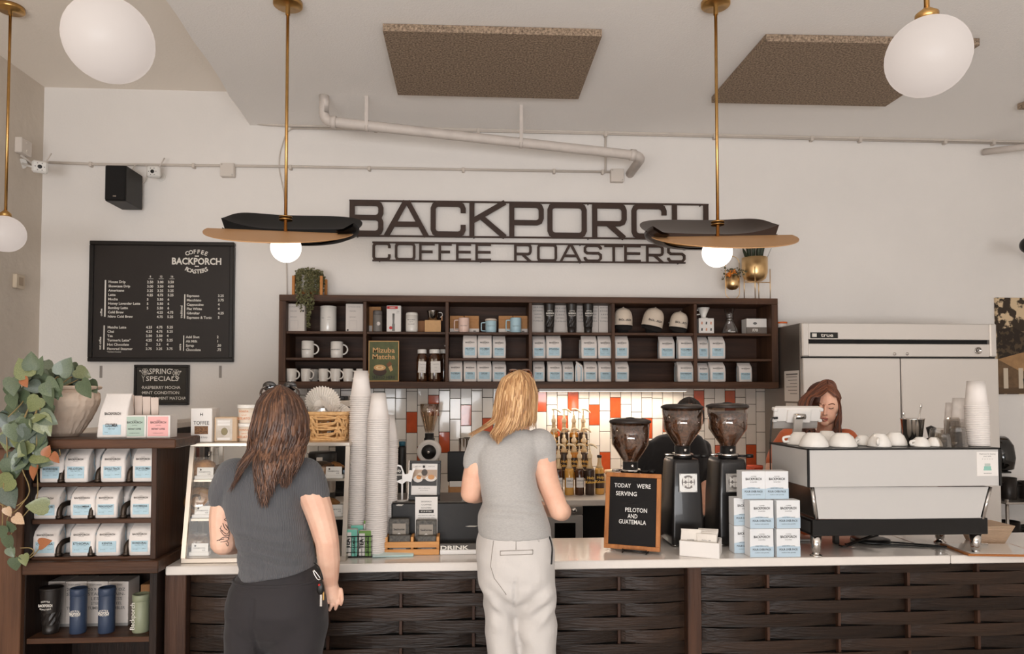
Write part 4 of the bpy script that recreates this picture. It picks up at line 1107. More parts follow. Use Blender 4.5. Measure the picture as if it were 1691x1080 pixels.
def disc_lamp(label, px, py, sgn, dark):
    Y = atz(px, 5, ZC).y
    c = at(px, py, Y)
    t = thing('disc_pendant', label, 'pendant lamp', group='split disc pendants')
    R_ = .36
    n_ = 36
    def flap(rr, ex, side, z, dx, tx, ty, mat_, nm, th=.006, a0=0.0, a1=PI):
        """half disc hinged on the rod's centre line; side -1 nearer half, +1 farther half"""
        rot = Matrix.Rotation(ty, 3, 'Y') @ Matrix.Rotation(tx, 3, 'X'); pts = []
        for k in range(n_ + 1):
            a = lerp(a0, a1, k / n_); cs, sn = math.cos(a), math.sin(a)
            pts.append(Vector((rr * math.copysign(abs(cs) ** (2 / ex), cs), side * rr * abs(sn) ** (2 / ex),0)))
        o_ = c + Vector((dx, 0, z)); m = len(pts)
        # slightly dished: the rim curls up
        up = [tuple(o_ + rot @ (p + Vector((0,0, th)))) for p in pts]; lo = [tuple(o_ + rot @ p) for p in pts]
        mb = MB().add(up + lo, [tuple(range(m)), tuple(range(2 * m - 1, m - 1,-1))] + [(i, (i + 1) % m, m + (i + 1) % m, m + i) for i in range(m)])
        return mb.build(nm, mat_, t)
    # c sits on the hinge line: nearer flap folds down, farther flap folds up, a dark dish lies behind
    # curved farther flap (dished upwards)
    rg = []
    for f in [k / 8 for k in range(9)]:
        ring = []
        for k in range(n_ + 1):
            a = PI * k / n_; cs, sn = math.cos(a), math.sin(a); R2 = .355 * f
            x = R2 * math.copysign(abs(cs) ** (2 / 3.4), cs); y = R2 * abs(sn) ** (2 / 3.4)
            ring.append(c + Vector((-sgn * .022 + x, y * .95,.012 + .16 * (y / .355) ** 1.15 + (.055 if x * sgn > 0 else .012) * (abs(x) / .355) ** 3)))
        rg.append(ring)
    MB().loft([[tuple(p) for p in r2] for r2 in rg], cap=False, closed=False).build('upper_flap', dark, t)
    MB().lathe([(R_ * .72,-.012),(R_ * .86,-.008),(R_ * .985,.012),(R_, .03),(R_ * .975,.026),(R_ * .85,.004),(R_ * .72,-.004)],48, c + Vector((-sgn * .014,.0,.0)), a0=.12 if sgn > 0 else -.25, a1=PI + (.25 if sgn > 0 else -.12), cap=False).build('dish_rim', dark, t)
    fr2 = [(-.355 + .71 * k / 20) for k in range(21)]
    poly = [(c.x - sgn * .022 + x, c.z + .014 + (.055 if x * sgn > 0 else .012) * (abs(x) / .355) ** 3) for x in fr2] + [(c.x - sgn * .022 + x * .93, c.z - .004) for x in fr2[::-1]]
    MB().prism(poly, c.y - .002, c.y + .004).build('hinge_plate', dark, t)
    flap(R_ * .84,2,1,.008,-sgn * .014,0,0, GOLDIN, 'inner_plate', .004)
    flap(.374,2,-1,.0, sgn * .028,.365,-sgn * .028, TANSH, 'front_flap', .005)
    r = .078
    MB().ball(c + Vector((0,.0,-.082)), r, 28,18).build('bulb_globe', BULB2, t)
    MB().tube([c + Vector((0,-.012,.0)),(c.x, c.y - .012, ZC)],.0085,10).build('rod', BRASS, t)
    MB().lathe([(.034,0),(.034,.005),(.0085,.006)],20, c + Vector((0,-.012,.058))).build('collar', BRASS, t)
    MB().lathe([(.034,0),(.034,.005),(.0085,.006)],20, c + Vector((0,-.012,.072))).build('collar', BRASS, t)
    MB().lathe([(.075,0),(.075,-.02),(.07,-.024),(.012,-.026),(.012,-.07),(.001,-.07)],32,(c.x, c.y - .012, ZC - .0005)).build('ceiling_canopy', BRASS, t)
    point('disc_lamp_light', c + Vector((0,-.05,-.20)),2.5,(1,.85,.68),.06)
disc_lamp('black and tan split disc pendant lamp overlapping the menu board corner', 472.5,383,1 * -1, DKSH)
disc_lamp('bronze and tan split disc pendant lamp in front of the sign end and planters', 1184,391,1, BRONZE)
# ================================================================== FRIDGE AND THE CORNER BESIDE IT
YF = 4.75
SST = M('fridge_steel', (222,216,210),.28,.55, bump=.015, bscale=40, stretch=(40,1,1))
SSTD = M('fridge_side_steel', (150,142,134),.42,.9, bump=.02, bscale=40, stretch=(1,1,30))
DARKGAP = M('dark_gap', (18,16,15),.8)
fr = thing('fridge', 'tall stainless steel two door fridge behind the espresso machine', 'fridge')
x0, x1, zq, z1 = rect(1325.5,534,1648,900, YF)
zd = at(1486,591, YF).z
MB().box(x0 + .002, x1 - .002, YF + .03,5.38,.10, z1,.003).build('cabinet', SSTD, fr)
cw = .05
zl0, zl1 = at(1486,568, YF).z, at(1486,561, YF).z
MB().box(x0, x0 + cw, YF - .012, YF + .03, zd + .008, z1,.008).build('header_cap', SST, fr)
MB().box(x1 - cw, x1, YF - .012, YF + .03, zd + .008, z1,.008).build('header_cap', SST, fr)
MB().box(x0 + cw, x1 - cw, YF - .004, YF + .03, zl1, z1 - .002,.004).build('header_panel', SST, fr)
MB().box(x0 + cw, x1 - cw, YF - .004, YF + .03, zd + .008, zl0,.004).build('header_panel', SST, fr)
MB().box(x0 + cw, x1 - cw, YF + .02, YF + .03, zl0, zl1).build('vent_slot', DARKGAP, fr)
xm = at(1486.5,700, YF).x
for a, b, hx in ((x0, xm - .004, xm - .05),(xm + .004, x1, xm + .05)):
    d = MB().box(a, b, YF - .02, YF + .026,.14, zd - .004,.005).build('door', SST, fr)
    hz = at(1472,719, YF).z
    MB().box(hx - .02, hx + .02, YF - .05, YF - .02, hz - .015, hz + .008,.005).build('handle', BLACK, d)
MB().box(x0 + .01, x1 - .01, YF + .0, YF + .03, zd - .004, zd + .008).build('header_gap', DARKGAP, fr)
MB().box(x0, x1, YF + .04, YF + .06,.02,.10).build('kick_plate', BLACK, fr)
for a in (x0 + .06, x1 - .06):
    for b in (YF + .1,5.3): MB().lathe([(.025,0),(.025,.1)],12,(a, b, 0.0)).build('caster_foot', BLACK, fr)
p = at(1615,579, YF - .004)
MB().lathe([(.026,0),(.026,.006),(.021,.006),(.021,.003),(.001,.003)],24,(p.x, YF - .004, p.z), mat=Matrix.Rotation(PI / 2,3, 'X')).build('thermometer', CHROME, fr)
MB().box(p.x - .0015, p.x + .0015, YF - .0085, YF - .0075, p.z - .012, p.z + .012, mat=Matrix.Translation((p.x, 0, p.z)) @ Matrix.Rotation(.9,4, 'Y') @ Matrix.Translation((-p.x, 0,-p.z))).build('thermometer_needle', BLACK, fr)
for px in (1477,1498):
    q = at(px, 584.5, YF - .004); MB().lathe([(.011,0),(.010,.006),(.004,.007)],12,(q.x, YF - .004, q.z), mat=Matrix.Rotation(PI / 2,3, 'X')).build('lock_barrel', CHROME, fr)
a0, a1, b0, b1 = rect(1337.5,549,1383,558.5, YF)
pl_ = MB().box(a0, a1, YF - .007, YF - .004, b0, b1,.001).build('name_plate', BLACK, fr)
text(pl_, 'true', .026,((a0 + a1) / 2 + .02, YF - .0078, b0 + .009), WHITEINK, .03, width=.09)
MB().box(a0 + .012, a0 + .045, YF - .0076, YF - .007, b0 + .008, b1 - .008).build('plate_emblem', WHITEINK, pl_)
# notes taped on the fridge's side
xs = x0 - .001
for (yn0, yn1, ya, yb, lab) in ((4.79,5.02,612,663, 'printed white list taped to the side of the fridge'),(4.82,5.0,666,690, 'second white note taped to the fridge side below the list')):
    zt_, zb_ = at(1310, ya, 4.85).z, at(1310, yb, 4.85).z
    t = thing('paper_note', lab, 'note', group='notes on the fridge side')
    MB().box(xs - .0012, xs, yn0, yn1, zb_, zt_).build('sheet', PAPER, t)
    pr_ = MB().box(xs - .0018, xs - .0012, yn0 + .02, yn1 - .03, zt_ - .03, zt_ - .02)
    for k in range(6):
        if zt_ - .05 - k * .024 > zb_ + .01: pr_.box(xs - .0018, xs - .0012, yn0 + .03, yn1 - .03 - .03 * (k % 3), zt_ - .046 - k * .024, zt_ - .042 - k * .024)
    tag(pr_.build('printed_lines', GREYINK, t), kind='stuff')
# small orange-lidded tub on top of the fridge
q = at(1293,541,5.2)
t = thing('food_tub', 'small clear tub with orange lid on top of the fridge by the shelf', 'tub', (x0 + .045,5.16, z1 + .0005))
MB().lathe([(.035,0),(.04,.035)],20).build('tub_body', PAPER, t)
MB().lathe([(.043,.033),(.043,.045),(.001,.046)],20).build('tub_lid', M('orange_plastic', (226,106,40),.4), t)
# poster
t = thing('framed_photograph', 'brown toned photograph of a small house under trees on the wall', 'picture')
YP = YW - .02
x0, x1, z0, z1 = rect(1646,492,1810,651, YP); w, h = x1 - x0, z1 - z0
def leafnoise(name, c0, c1, scale, thr):
    m = M(name, c0,.8); nt = m.node_tree; b = nt.nodes['Principled BSDF']
    tc = nt.nodes.new('ShaderNodeTexCoord'); n = nt.nodes.new('ShaderNodeTexNoise'); n.inputs['Scale'].default_value = scale; n.inputs['Detail'].default_value = 6
    r = nt.nodes.new('ShaderNodeValToRGB'); r.color_ramp.elements[0].position = thr; r.color_ramp.elements[1].position = thr + .06
    r.color_ramp.elements[0].color = lin(c1); r.color_ramp.elements[1].color = lin(c0)
    nt.links.new(tc.outputs['Object'], n.inputs['Vector']); nt.links.new(n.outputs['Fac'], r.inputs['Fac']); nt.links.new(r.outputs['Color'], b.inputs['Base Color'])
    return m
MB().box(x0, x1, YP, YW, z0, z1,.002).build('canvas', leafnoise('photo_sky_leaves', (212,186,150),(58,46,34),14,.5), t)
MB().prism([(x0 + .004, z0 + h * .25),(x1 - .004, z0 + h * .25),(x1 - .004, z0 + h * .55),(x0 + w * .3, z0 + h * .62),(x0 + w * .16, z0 + h * .70),(x0 + .004, z0 + h * .66)], YP - .0008, YP).build('printed_trees', leafnoise('photo_trees', (84,68,50),(46,36,27),26,.5), t)
MB().prism([(x0 + .004, z0 + h * .06),(x1 - .004, z0 + h * .06),(x1 - .004, z0 + h * .36),(x0 + .004, z0 + h * .36)], YP - .0014, YP).build('printed_house', M('photo_house', (120,94,68),.8, var=.4, vscale=20), t)
MB().prism([(x0 + .004, z0 + h * .36),(x0 + w * .22, z0 + h * .24),(x1 - .004, z0 + h * .24),(x1 - .004, z0 + h * .44),(x0 + w * .25, z0 + h * .43)], YP - .002, YP).build('printed_roof', M('photo_roof', (176,136,94),.8, var=.3, vscale=16), t)
MB().prism([(x0 + .004, z0 + .004),(x1 - .004, z0 + .004),(x1 - .004, z0 + h * .07),(x0 + .004, z0 + h * .07)], YP - .002, YP).build('printed_ground', M('photo_ground', (92,72,52),.8), t)
for fx in (.06,.21,.5,.7):
    MB().box(x0 + w * fx, x0 + w * (fx + .045), YP - .0026, YP, z0 + h * .06, z0 + h * .27).build('printed_post', M('photo_post', (206,190,168),.8), t)
MB().prism([(x0 + w * .27, z0 + h * .05),(x0 + w * .4, z0 + h * .05),(x0 + w * .42, z0 + h * .16),(x0 + w * .25, z0 + h * .16)], YP - .003, YP).build('printed_barrel', M('photo_barrel', (52,50,44),.8), t)
# black lamp at the frame edge
c = at(1699,405,4.9)
t = thing('wall_lamp', 'round black lamp partly cut by the picture edge beside the photograph', 'lamp')
MB().ball(c, .062,20,14,(1,.9,1)).build('head', BLACKMETAL, t)
MB().tube([c, c + Vector((.12,.1,.0)),(c.x + .42, YW, c.z)],.012,8).build('arm', BLACKMETAL, t)
# black towel dispenser
t = thing('towel_dispenser', 'glossy black towel dispenser on the wall right of the fridge', 'dispenser')
x0, x1, z0, z1 = rect(1657,722,1686,781,5.2)
GB = M('glossy_black', (20,17,15),.12, coat=.6)
rings = []
for zf, wf, yf in ((0,.75,.5),(.08,.95,.9),(.4,1,1),(.75,.98,.9),(.95,.9,.6),(1.0,.8,.4)):
    w = (x1 - x0) * wf; d = .18 * yf
    rings.append([((x0 + x1) / 2 + p[0], YW - d / 2 + p[1], z0 + (z1 - z0) * zf) for p in rrect(w, d, min(w, d) * .3,4)])
MB().loft(rings).build('housing', GB, t)
MB().box(x0 + .03, x1 - .03, YW - .14, YW - .03, z0 - .01, z0 + .004,.003).build('outlet_lip', BLACK, t)
# black hose beside the fridge edge and storage rack
t = thing('wire_rack', 'steel rack with dark pots right of the fridge below the dispenser', 'rack')
zr1 = at(1670,828,5.0).z
rx0, rx1 = at(1653.5,830,5.0).x, at(1653.5,830,5.0).x + 1.1
MB().box(rx0, rx1,4.95,5.35, zr1 - .015, zr1,.003).build('rack_shelf', STEEL, t)
MB().box(rx0, rx1,4.95,5.35,.35,.365,.003).build('rack_shelf', STEEL, t)
for a in (rx0 + .02, rx1 - .02):
    for b in (4.97,5.33): MB().tube([(a, b, 0),(a, b, zr1 + .02)],.012,8).build('rack_post', STEEL, t)
DP = M('dark_pot', (40,34,30),.35,.4)
for i, (px, r, z0_, h_) in enumerate(((1664,.06, zr1 + .0005,.16),(1694,.055, zr1 + .0005,.13),(1664,.075,.366,.30),(1702,.075,.366,.26))):
    q = at(px, 800,5.14)
    t = thing('stock_pot', ['tall dark pot on the rack beside the fridge', 'shorter dark pot on the rack at the picture edge', 'large dark pot below the rack shelf beside the fridge', 'large dark pot below the rack shelf at the edge'][i], 'pot', (q.x + .0,5.14, z0_),0, 'dark pots on the rack')
    MB().lathe([(r * .95,0),(r, .006),(r, h_),(r * .96, h_),(r * .95,.01),(.001,.01)],24, cap=False).build('pot_body', DP, t)
    for s in (-1,1): MB().tube([(s * r, -.03, h_ * .8),(s * (r + .025),-.03, h_ * .8),(s * (r + .025),.03, h_ * .8),(s * r, .03, h_ * .8)],.004,6).build('pot_handle', DP, t)
# ================================================================== BACK COUNTER
ZBC = at(970,825.5,4.72).z
BCT = M('back_counter_stone', (214,204,194),.3, var=.06, vscale=20)
bx0, bx1 = at(330,800,5.0).x, at(1284,800,4.75).x
t = thing('back_counter', 'white topped back counter with black cabinet fronts under the tiles', 'counter')
MB().box(bx0, bx1,4.72, YW - .012, ZBC - .042, ZBC, .004).build('counter_top', BCT, t)
MB().box(bx0, bx1,4.80, YW - .012,.0, ZBC - .042).build('cabinet_body', BLACK, t)
nx = 7
for k in range(nx):
    a = lerp(bx0, bx1, k / nx); b = lerp(bx0, bx1,(k + 1) / nx)
    dr = MB().box(a + .004, b - .004,4.782,4.80,.1, ZBC - .05,.003).build('cabinet_door', BLACKMETAL, t)
    MB().lathe([(.014,0),(.016,.012),(.001,.014)],14,(a + .05,4.782, ZBC - .12), mat=Matrix.Rotation(PI / 2,3, 'X')).build('knob', STEEL, dr)
x0, x1, z0, z1 = rect(900,832,961,900,4.7)
t = thing('undercounter_brewer', 'stainless steel undercounter appliance with a round knob below the syrups', 'appliance')
MB().box(x0, x1,4.66,4.715,.06, z1 - .07,.004).build('door', SST, t)
MB().box(x0, x1,4.66,4.715, z1 - .067, z1 - .01,.003).build('control_panel', SSTD, t)
MB().box(x0 + .06, x1 - .05,4.655,4.66,.2, z1 - .12).build('window', GB, t)
q = at(948,843,4.65); MB().lathe([(.020,0),(.018,.02),(.001,.021)],16,(q.x, 4.66, z1 - .038), mat=Matrix.Rotation(PI / 2,3, 'X')).build('knob', CHROME, t)
MB().box(x0, x1,4.66,4.715,.0,.055).build('base', BLACK, t)
# syrup bottles on a three step wire rack
t = thing('bottle_rack', 'thin wire stepped rack holding the syrup bottles', 'rack')
SW = M('rack_wire', (170,150,120),.3,.9)
rX0, rX1 = at(905,800,5.0).x, at(979,800,5.0).x
steps = [(4.955,0.0),(5.075,.105),(5.195,.245)]
for Y, dz in steps[1:]:
    for yy in (Y - .045, Y, Y + .045): MB().tube([(rX0, yy, ZBC + dz - .004),(rX1, yy, ZBC + dz - .004)],.003,6).build('wire', SW, t)
    for xx in (rX0, rX1): MB().tube([(xx, Y - .045, ZBC),(xx, Y - .045, ZBC + dz + .06),(xx, Y + .045, ZBC + dz + .06),(xx, Y + .045, ZBC)],.0035,6).build('side_frame', SW, t)
    MB().tube([(rX0, Y - .045, ZBC + dz + .06),(rX1, Y - .045, ZBC + dz + .06)],.003,6).build('wire', SW, t)
SYR = [M('amber_syrup', (196,128,44),.15, coat=.5, var=.2, vscale=20), M('dark_syrup', (74,44,26),.15, coat=.5), M('golden_syrup', (216,160,76),.15, coat=.5), M('black_label_syrup', (66,50,40),.3)]
PUMPM = M('cream_pump_plastic', (232,208,172),.4)
SCRIPT = M('yellow_script', (226,178,84),.6)
NECKG = M('bottle_neck_glass', (214,182,136),.12, trans=.0, coat=.5)
def syrup(label, X, Y, Z, kind, pump=True):
    t = thing('syrup_bottle', label, 'syrup bottle', (X, Y, Z + .0005),0, 'syrup bottles under the light bar')
    r, h = .0335,.17
    sy = SYR[kind]
    MB().lathe([(r * .93,0),(r, .006),(r, h),(r * .85, h + .018)],20).build('glass_body', sy, t)
    MB().lathe([(r * .86, h + .017),(r * .55, h + .036),(.014, h + .060),(.013, h + .095)],20).build('neck', NECKG, t)
    zt_ = h + .095
    if pump:
        MB().lathe([(.017, zt_ - .006),(.018, zt_),(.018, zt_ + .018),(.010, zt_ + .026),(.009, zt_ + .05)],14).build('pump_collar', PUMPM, t)
        MB().tube([(0,0, zt_ + .045),(0,0, zt_ + .085)],.004,6).build('pump_stem', PUMPM, t)
        MB().tube(smooth_path([(-.014,.0, zt_ + .09),(.006,-.0, zt_ + .094),(.030,-.006, zt_ + .086),(.052,-.012, zt_ + .066)],4),[.007] * 9 + [.006,.0055,.005,.005],8).build('pump_spout', PUMPM, t)
    else:
        MB().lathe([(.016, zt_ - .004),(.017, zt_),(.017, zt_ + .014),(.001, zt_ + .015)],14).build('cap', BLACK, t)
    if kind in (1,2) and pump:
        lb = MB().loft([[((r + .0008) * math.sin(a),-(r + .0008) * math.cos(a), z) for a in [-.85 + 1.7 * k / 8 for k in range(9)]] for z in (.055,.125)], cap=False, closed=False).build('label', PAPER, t)
        obj('lettering', join_text([('VANILLA', .008,(0,-r - .0022,.10),.02),('house syrup', .006,(0,-r - .0022,.08))]), GREYINK, lb)
    else:
        lb = MB().loft([[((r + .0008) * math.sin(a),-(r + .0008) * math.cos(a), z) for a in [-1.2 + 2.4 * k / 8 for k in range(9)]] for z in (.045,.15)], cap=False, closed=False).build('label', SYR[3], t)
        obj('lettering', join_text([('Holy', .018,(0,-r - .0024,.115),.05),('Kakow', .018,(0,-r - .0024,.085),.05)]), SCRIPT, lb)
    return t
for ri, (Y, dz) in enumerate(steps):
    xs_ = [[922,940,957,974],[914.5,931.5,948,964.5],[914.6,931.7,947.7,963.5]][ri]
    for k, px in enumerate(xs_):
        q = at(px, 780, Y)
        kind = [[1,2,1,3],[0,3,0,3],[0,3,0,3]][ri][k]
        syrup('pump syrup bottle on the %s step of the rack, %s from the left' % (['lowest', 'middle', 'highest'][ri], ordn[k]), q.x, Y, ZBC + dz, kind)
q = at(990,800,4.98); syrup('syrup bottle with a black cap and no pump beside the rack', q.x, 4.98, ZBC, 2, False)
q = at(1008,800,5.04)
t = thing('spice_jar', 'cream plastic jar with printed label behind the letter board', 'jar', (q.x, 5.04, ZBC + .0005))
MB().lathe([(.045,0),(.048,.006),(.048,.12),(.04,.14)],20).build('jar_body', M('cream_jar', (226,206,182),.4), t)
MB().lathe([(.042,.138),(.042,.165),(.001,.167)],20).build('jar_lid', PUMPM, t)
# white coffee grinder with clear hopper
q = at(709,745,5.02)
t = thing('filter_grinder', 'white round grinder with tall clear hopper in front of the tiles', 'grinder', (q.x, 5.02, ZBC + .0005))
zc_ = q.z - ZBC - .0005
WPL = M('white_machine_paint', (226,220,214),.35)
MB().box(-.07,.07,-.07,.09,0,.03,.006).box(-.05,.05,-.03,.07,.03, zc_ - .05,.008).build('stand', WPL, t)
MB().lathe([(.055,-.075),(.078,-.07),(.084,-.055),(.084,.06),(.07,.07)],32,(0,0, zc_), mat=Matrix.Rotation(PI / 2,3, 'X')).build('grinder_head', WPL, t)
MB().lathe([(.052,.07),(.05,.085),(.001,.087)],28,(0,0, zc_), mat=Matrix.Rotation(PI / 2,3, 'X')).build('dial', BLACK, t)
MB().lathe([(.012,.086),(.010,.1),(.001,.1)],14,(0,0, zc_), mat=Matrix.Rotation(PI / 2,3, 'X')).build('dial_nut', CHROME, t)
zz = at(709,733,5.02).z - ZBC
MB().lathe([(.037, zz),(.038, zz + .04),(.032, zz + .045),(.032, zz + .075)],20).build('hopper_neck', BLACK, t)
zh0, zh1 = at(709,714,5.02).z - ZBC, at(709,667,5.02).z - ZBC
MB().lathe([(.03, zh0),(.034, zh0 + .01),(.066, zh0 + .14),(.068, zh1),(.064, zh1),(.062, zh0 + .14),(.03, zh0 + .012)],28, cap=False).build('hopper', glassy('hopper_clear', (236,226,214),.06,.4), t)
# outlet, bottle, brewer, tap, monitor
x0, x1, z0, z1 = rect(646,731,659,755, YW - .02)
t = thing('wall_outlet', 'cream wall outlet with plug on the white tiles', 'outlet')
MB().box(x0, x1, YW - .024, YW - .016, z0, z1,.002).build('cover_plate', M('cream_plate', (224,208,186),.4), t)
MB().box(x0 + .018, x1 - .018, YW - .05, YW - .024, z0 + .015, z0 + .055,.004).build('plug', M('cream_plate', (224,208,186)), t)
q = at(664,800,5.1)
t = thing('squeeze_bottle', 'black bottle with teal cap standing before the tiles', 'bottle', (q.x, 5.1, ZBC + .0005)); hq = at(664,729,5.1).z - ZBC
MB().lathe([(.028,0),(.03,.006),(.03, hq - .05),(.022, hq - .03)],20).build('bottle_body', BLACK, t)
MB().lathe([(.024, hq - .032),(.024, hq),(.001, hq + .001)],20).build('cap', M('teal_cap', (40,92,112),.4), t)
q = at(562,800,5.08)
t = thing('coffee_brewer', 'black coffee brewer with lit display behind the wicker basket', 'brewer')
x0, x1, z0, z1 = rect(546,672,580,815,4.95)
MB().box(x0, x1,4.98,5.3, ZBC + .0005, ZBC + .03,.004).build('base', BLACK, t)
MB().box(x0, x1,5.12,5.3, ZBC + .03, z1 - .2,.004).build('column', BLACK, t)
MB().box(x0, x1,4.95,5.3, z1 - .22, z1,.006).build('head', BLACK, t)
MB().box(x0 + .02, x1 - .0,4.97,5.3, z1, z1 + .045,.006).build('top_cover', M('cream_panel', (222,208,192),.4), t)
a0, a1, b0, b1 = rect(567,695,573.5,711,4.948)
MB().box(a0, a1,4.946,4.95, b0, b1).build('display', M('lit_display', (150,176,206),.3, emit=.5, ecol=(176,200,226)), t)
a0, a1, b0, b1 = rect(548,652,571,658,5.1)
MB().box(a0, a1,5.05,5.2, z1 + .046, z1 + .075,.004).build('lid_tray', BLACK, t)
q = at(533,790,4.86)
t = thing('thermal_server', 'steel thermal coffee server with black top seen through the pastry case', 'coffee server', (q.x, 4.845, ZBC + .0005)); hq = at(535,746,4.85).z - ZBC
MB().lathe([(.085,0),(.088,.008),(.088,.05)],28).build('base', BLACK, t)
MB().lathe([(.088,.05),(.09,.06),(.09, hq - .09),(.085, hq - .08)],28).build('steel_body', STEEL, t)
MB().lathe([(.092, hq - .08),(.094, hq - .07),(.094, hq - .01),(.085, hq),(.001, hq)],28).build('black_top', BLACK, t)
MB().box(-.02,.02,-.098,-.09, hq - .055, hq - .03,.002).build('level_plate', GWHITE, t)
# second white appliance edge behind hair and the tap tower
q = at(349,800,4.9)
t = thing('tap_tower', 'steel tap column with black handle seen through the pastry case', 'tap', (q.x, 4.9, ZBC + .0005)); hq = at(349,735,4.9).z - ZBC
MB().lathe([(.05,0),(.05,.01),(.022,.015),(.022, hq),(.018, hq + .01)],20).build('column', STEEL, t)
MB().tube([(0,0, hq - .05),(.0,-.05, hq - .05),(0,-.06, hq - .09)],.011,8).build('spout', CHROME, t)
MB().tube([(.02,0, hq - .01),(.055,0, hq - .01)],.012,8).build('valve', CHROME, t)
MB().tube([(.055,0, hq),(.055,-.003, hq - .04),(.055,-.006, hq - .10)],[.010,.015,.006],8).build('handle', BLACK, t)
x0, x1, z0, z1 = rect(739,745.5,792,796,4.85)
t = thing('point_of_sale_screen', 'black back of a sales screen between the two customers', 'screen')
MB().box(x0, x1,4.85,4.88, z0, z1,.006).build('screen_back', BLACK, t)
MB().box(x0 + .08, x1 - .08,4.88,4.91, z0 - .02, z0 + .12,.004).build('stand_neck', BLACK, t)
MB().box(x0 + .03, x1 - .03,4.84,4.98, ZBC + .0005, ZBC + .015,.003).box(x0 + .1, x1 - .1,4.88,4.93, ZBC + .01, z0 + .02,.003).build('stand_foot', BLACK, t)
a0, a1, b0, b1 = rect(743,793,764,802,4.82)
t = thing('brown_bag', 'brown paper bag with white label below the sales screen', 'bag')
MB().box(a0 - .01, a1 + .03,4.77,4.83, ZBC + .0005, b0 + .01,.01).build('bag_body', KRAFT, t)
MB().box(a0, a1,4.766,4.77, b0 - .0, b1 + .0).build('label', PAPER, t)
# steel tumblers stacked near the blonde customer's shoulder
for k, px in enumerate((765.5,772,778.5)):
    q = at(px, 735,5.1); zt_ = at(px, 723,5.1).z
    t = thing('steel_shaker', 'tall steel shaker cup behind the sales screen, %s of three' % ordn[k], 'cup', (q.x, 5.04 + .075 * (k % 2), ZBC + .0005),0, 'steel shakers behind the screen')
    MB().lathe([(.022,0),(.024,.004),(.036, zt_ - ZBC),(.034, zt_ - ZBC),(.022,.008),(.001,.008)],20, cap=False).build('cup_body', CHROME, t)
# orange tubs behind grinders
for k, px in enumerate((1236,1250)):
    q = at(px - 4 + 10 * k, 780,4.95)
    t = thing('red_tub', 'orange red plastic tub behind the coffee grinders, %s one' % ['nearer', 'farther'][k], 'tub', (q.x, 4.95 + .1 * k, ZBC + .0005),0, 'orange tubs on the back counter'); hq = at(px, 771,4.95).z - ZBC
    MB().lathe([(.045,0),(.055, hq - .02)],20).build('tub_body', M('orange_tub', (214,82,52),.45), t)
    MB().lathe([(.058, hq - .02),(.058, hq),(.001, hq + .001)],20).build('tub_lid', M('orange_lid', (222,92,60),.4), t)
# ================================================================== FRONT COUNTER
YC = 2.95
ZCT = at(1000,925.7, YC).z
YCB = atz(950,888, ZCT).y
CTM = M('white_quartz', (226,218,210),.16, var=.04, vscale=40, coat=.3)
def slatwood(name, axis='X'):
    m = wood(name, (58,42,32),(24,17,13),.36, axis, 2.6,.25)
    nt = m.node_tree; b = nt.nodes['Principled BSDF']
    oi = nt.nodes.new('ShaderNodeObjectInfo'); mr = nt.nodes.new('ShaderNodeMapRange'); mr.inputs[3].default_value = .55; mr.inputs[4].default_value = 1.45
    nt.links.new(oi.outputs['Random'], mr.inputs[0])
    src = b.inputs['Base Color'].links[0].from_socket; hs = nt.nodes.new('ShaderNodeHueSaturation')
    nt.links.new(mr.outputs[0], hs.inputs['Value']); nt.links.new(src, hs.inputs['Color']); nt.links.new(hs.outputs[0], b.inputs['Base Color'])
    return m
SLAT = slatwood('woven_slat_wood'); POSTW = wood('counter_post_wood', (82,56,42),(48,32,25),.4, 'Z', 3)
cX0 = at(273,930, YC).x; cX1 = at(1900,930, YC).x; xs_ = at(1571,930, YC).x
counter = thing('service_counter', 'white topped service counter with a front of woven dark wood slats', 'counter')
MB().box(cX0, xs_ - .0012, YC, YCB, ZCT - .036, ZCT, .004).build('counter_top', CTM, counter)
MB().box(xs_ + .0012, cX1, YC, YCB, ZCT - .036, ZCT, .004).build('counter_top', CTM, counter)
zs = ZCT - .036
yf = YC + .045
MB().box(cX0 + .02, cX1, yf + .034, yf + .05,0, zs).build('backing_panel', M('black_backing', (20,17,15),.8), counter)
MB().box(cX0 + .02, cX1, YCB - .03, YCB - .01,0, zs).build('rear_panel', M('black_backing', (20,17,15),.8), counter)
for a, b in ((cX0 - .012, at(310,1000, yf).x),(at(1133.5,1000, yf).x, at(1156,1000, yf).x)):
    MB().box(a, b, yf - .02, yf + .034,0, zs, .003).build('post', POSTW, counter)
pitch = .0566
r1 = zs - at(1000,954.2, yf - .01).z
rowz = [(zs - r1, zs)]
z = zs - r1
while z > .03:
    rowz.append((z - pitch, z)); z -= pitch
left_b = [310,422,542,662,782,902,1022,1133.5]; right_b = [1156,1268,1385,1500,1615,1730,1848]
allb = []
for lst, odd0 in ((left_b, 1),(right_b, 0)):
    for px in lst[1:-1]: allb.append(px)
for px in allb:
    x = at(px, 1000, yf + .01).x
    MB().box(x - .006, x + .006, yf + .004, yf + .03,0, zs, .001).build('batten', POSTW, counter)
smesh = {}
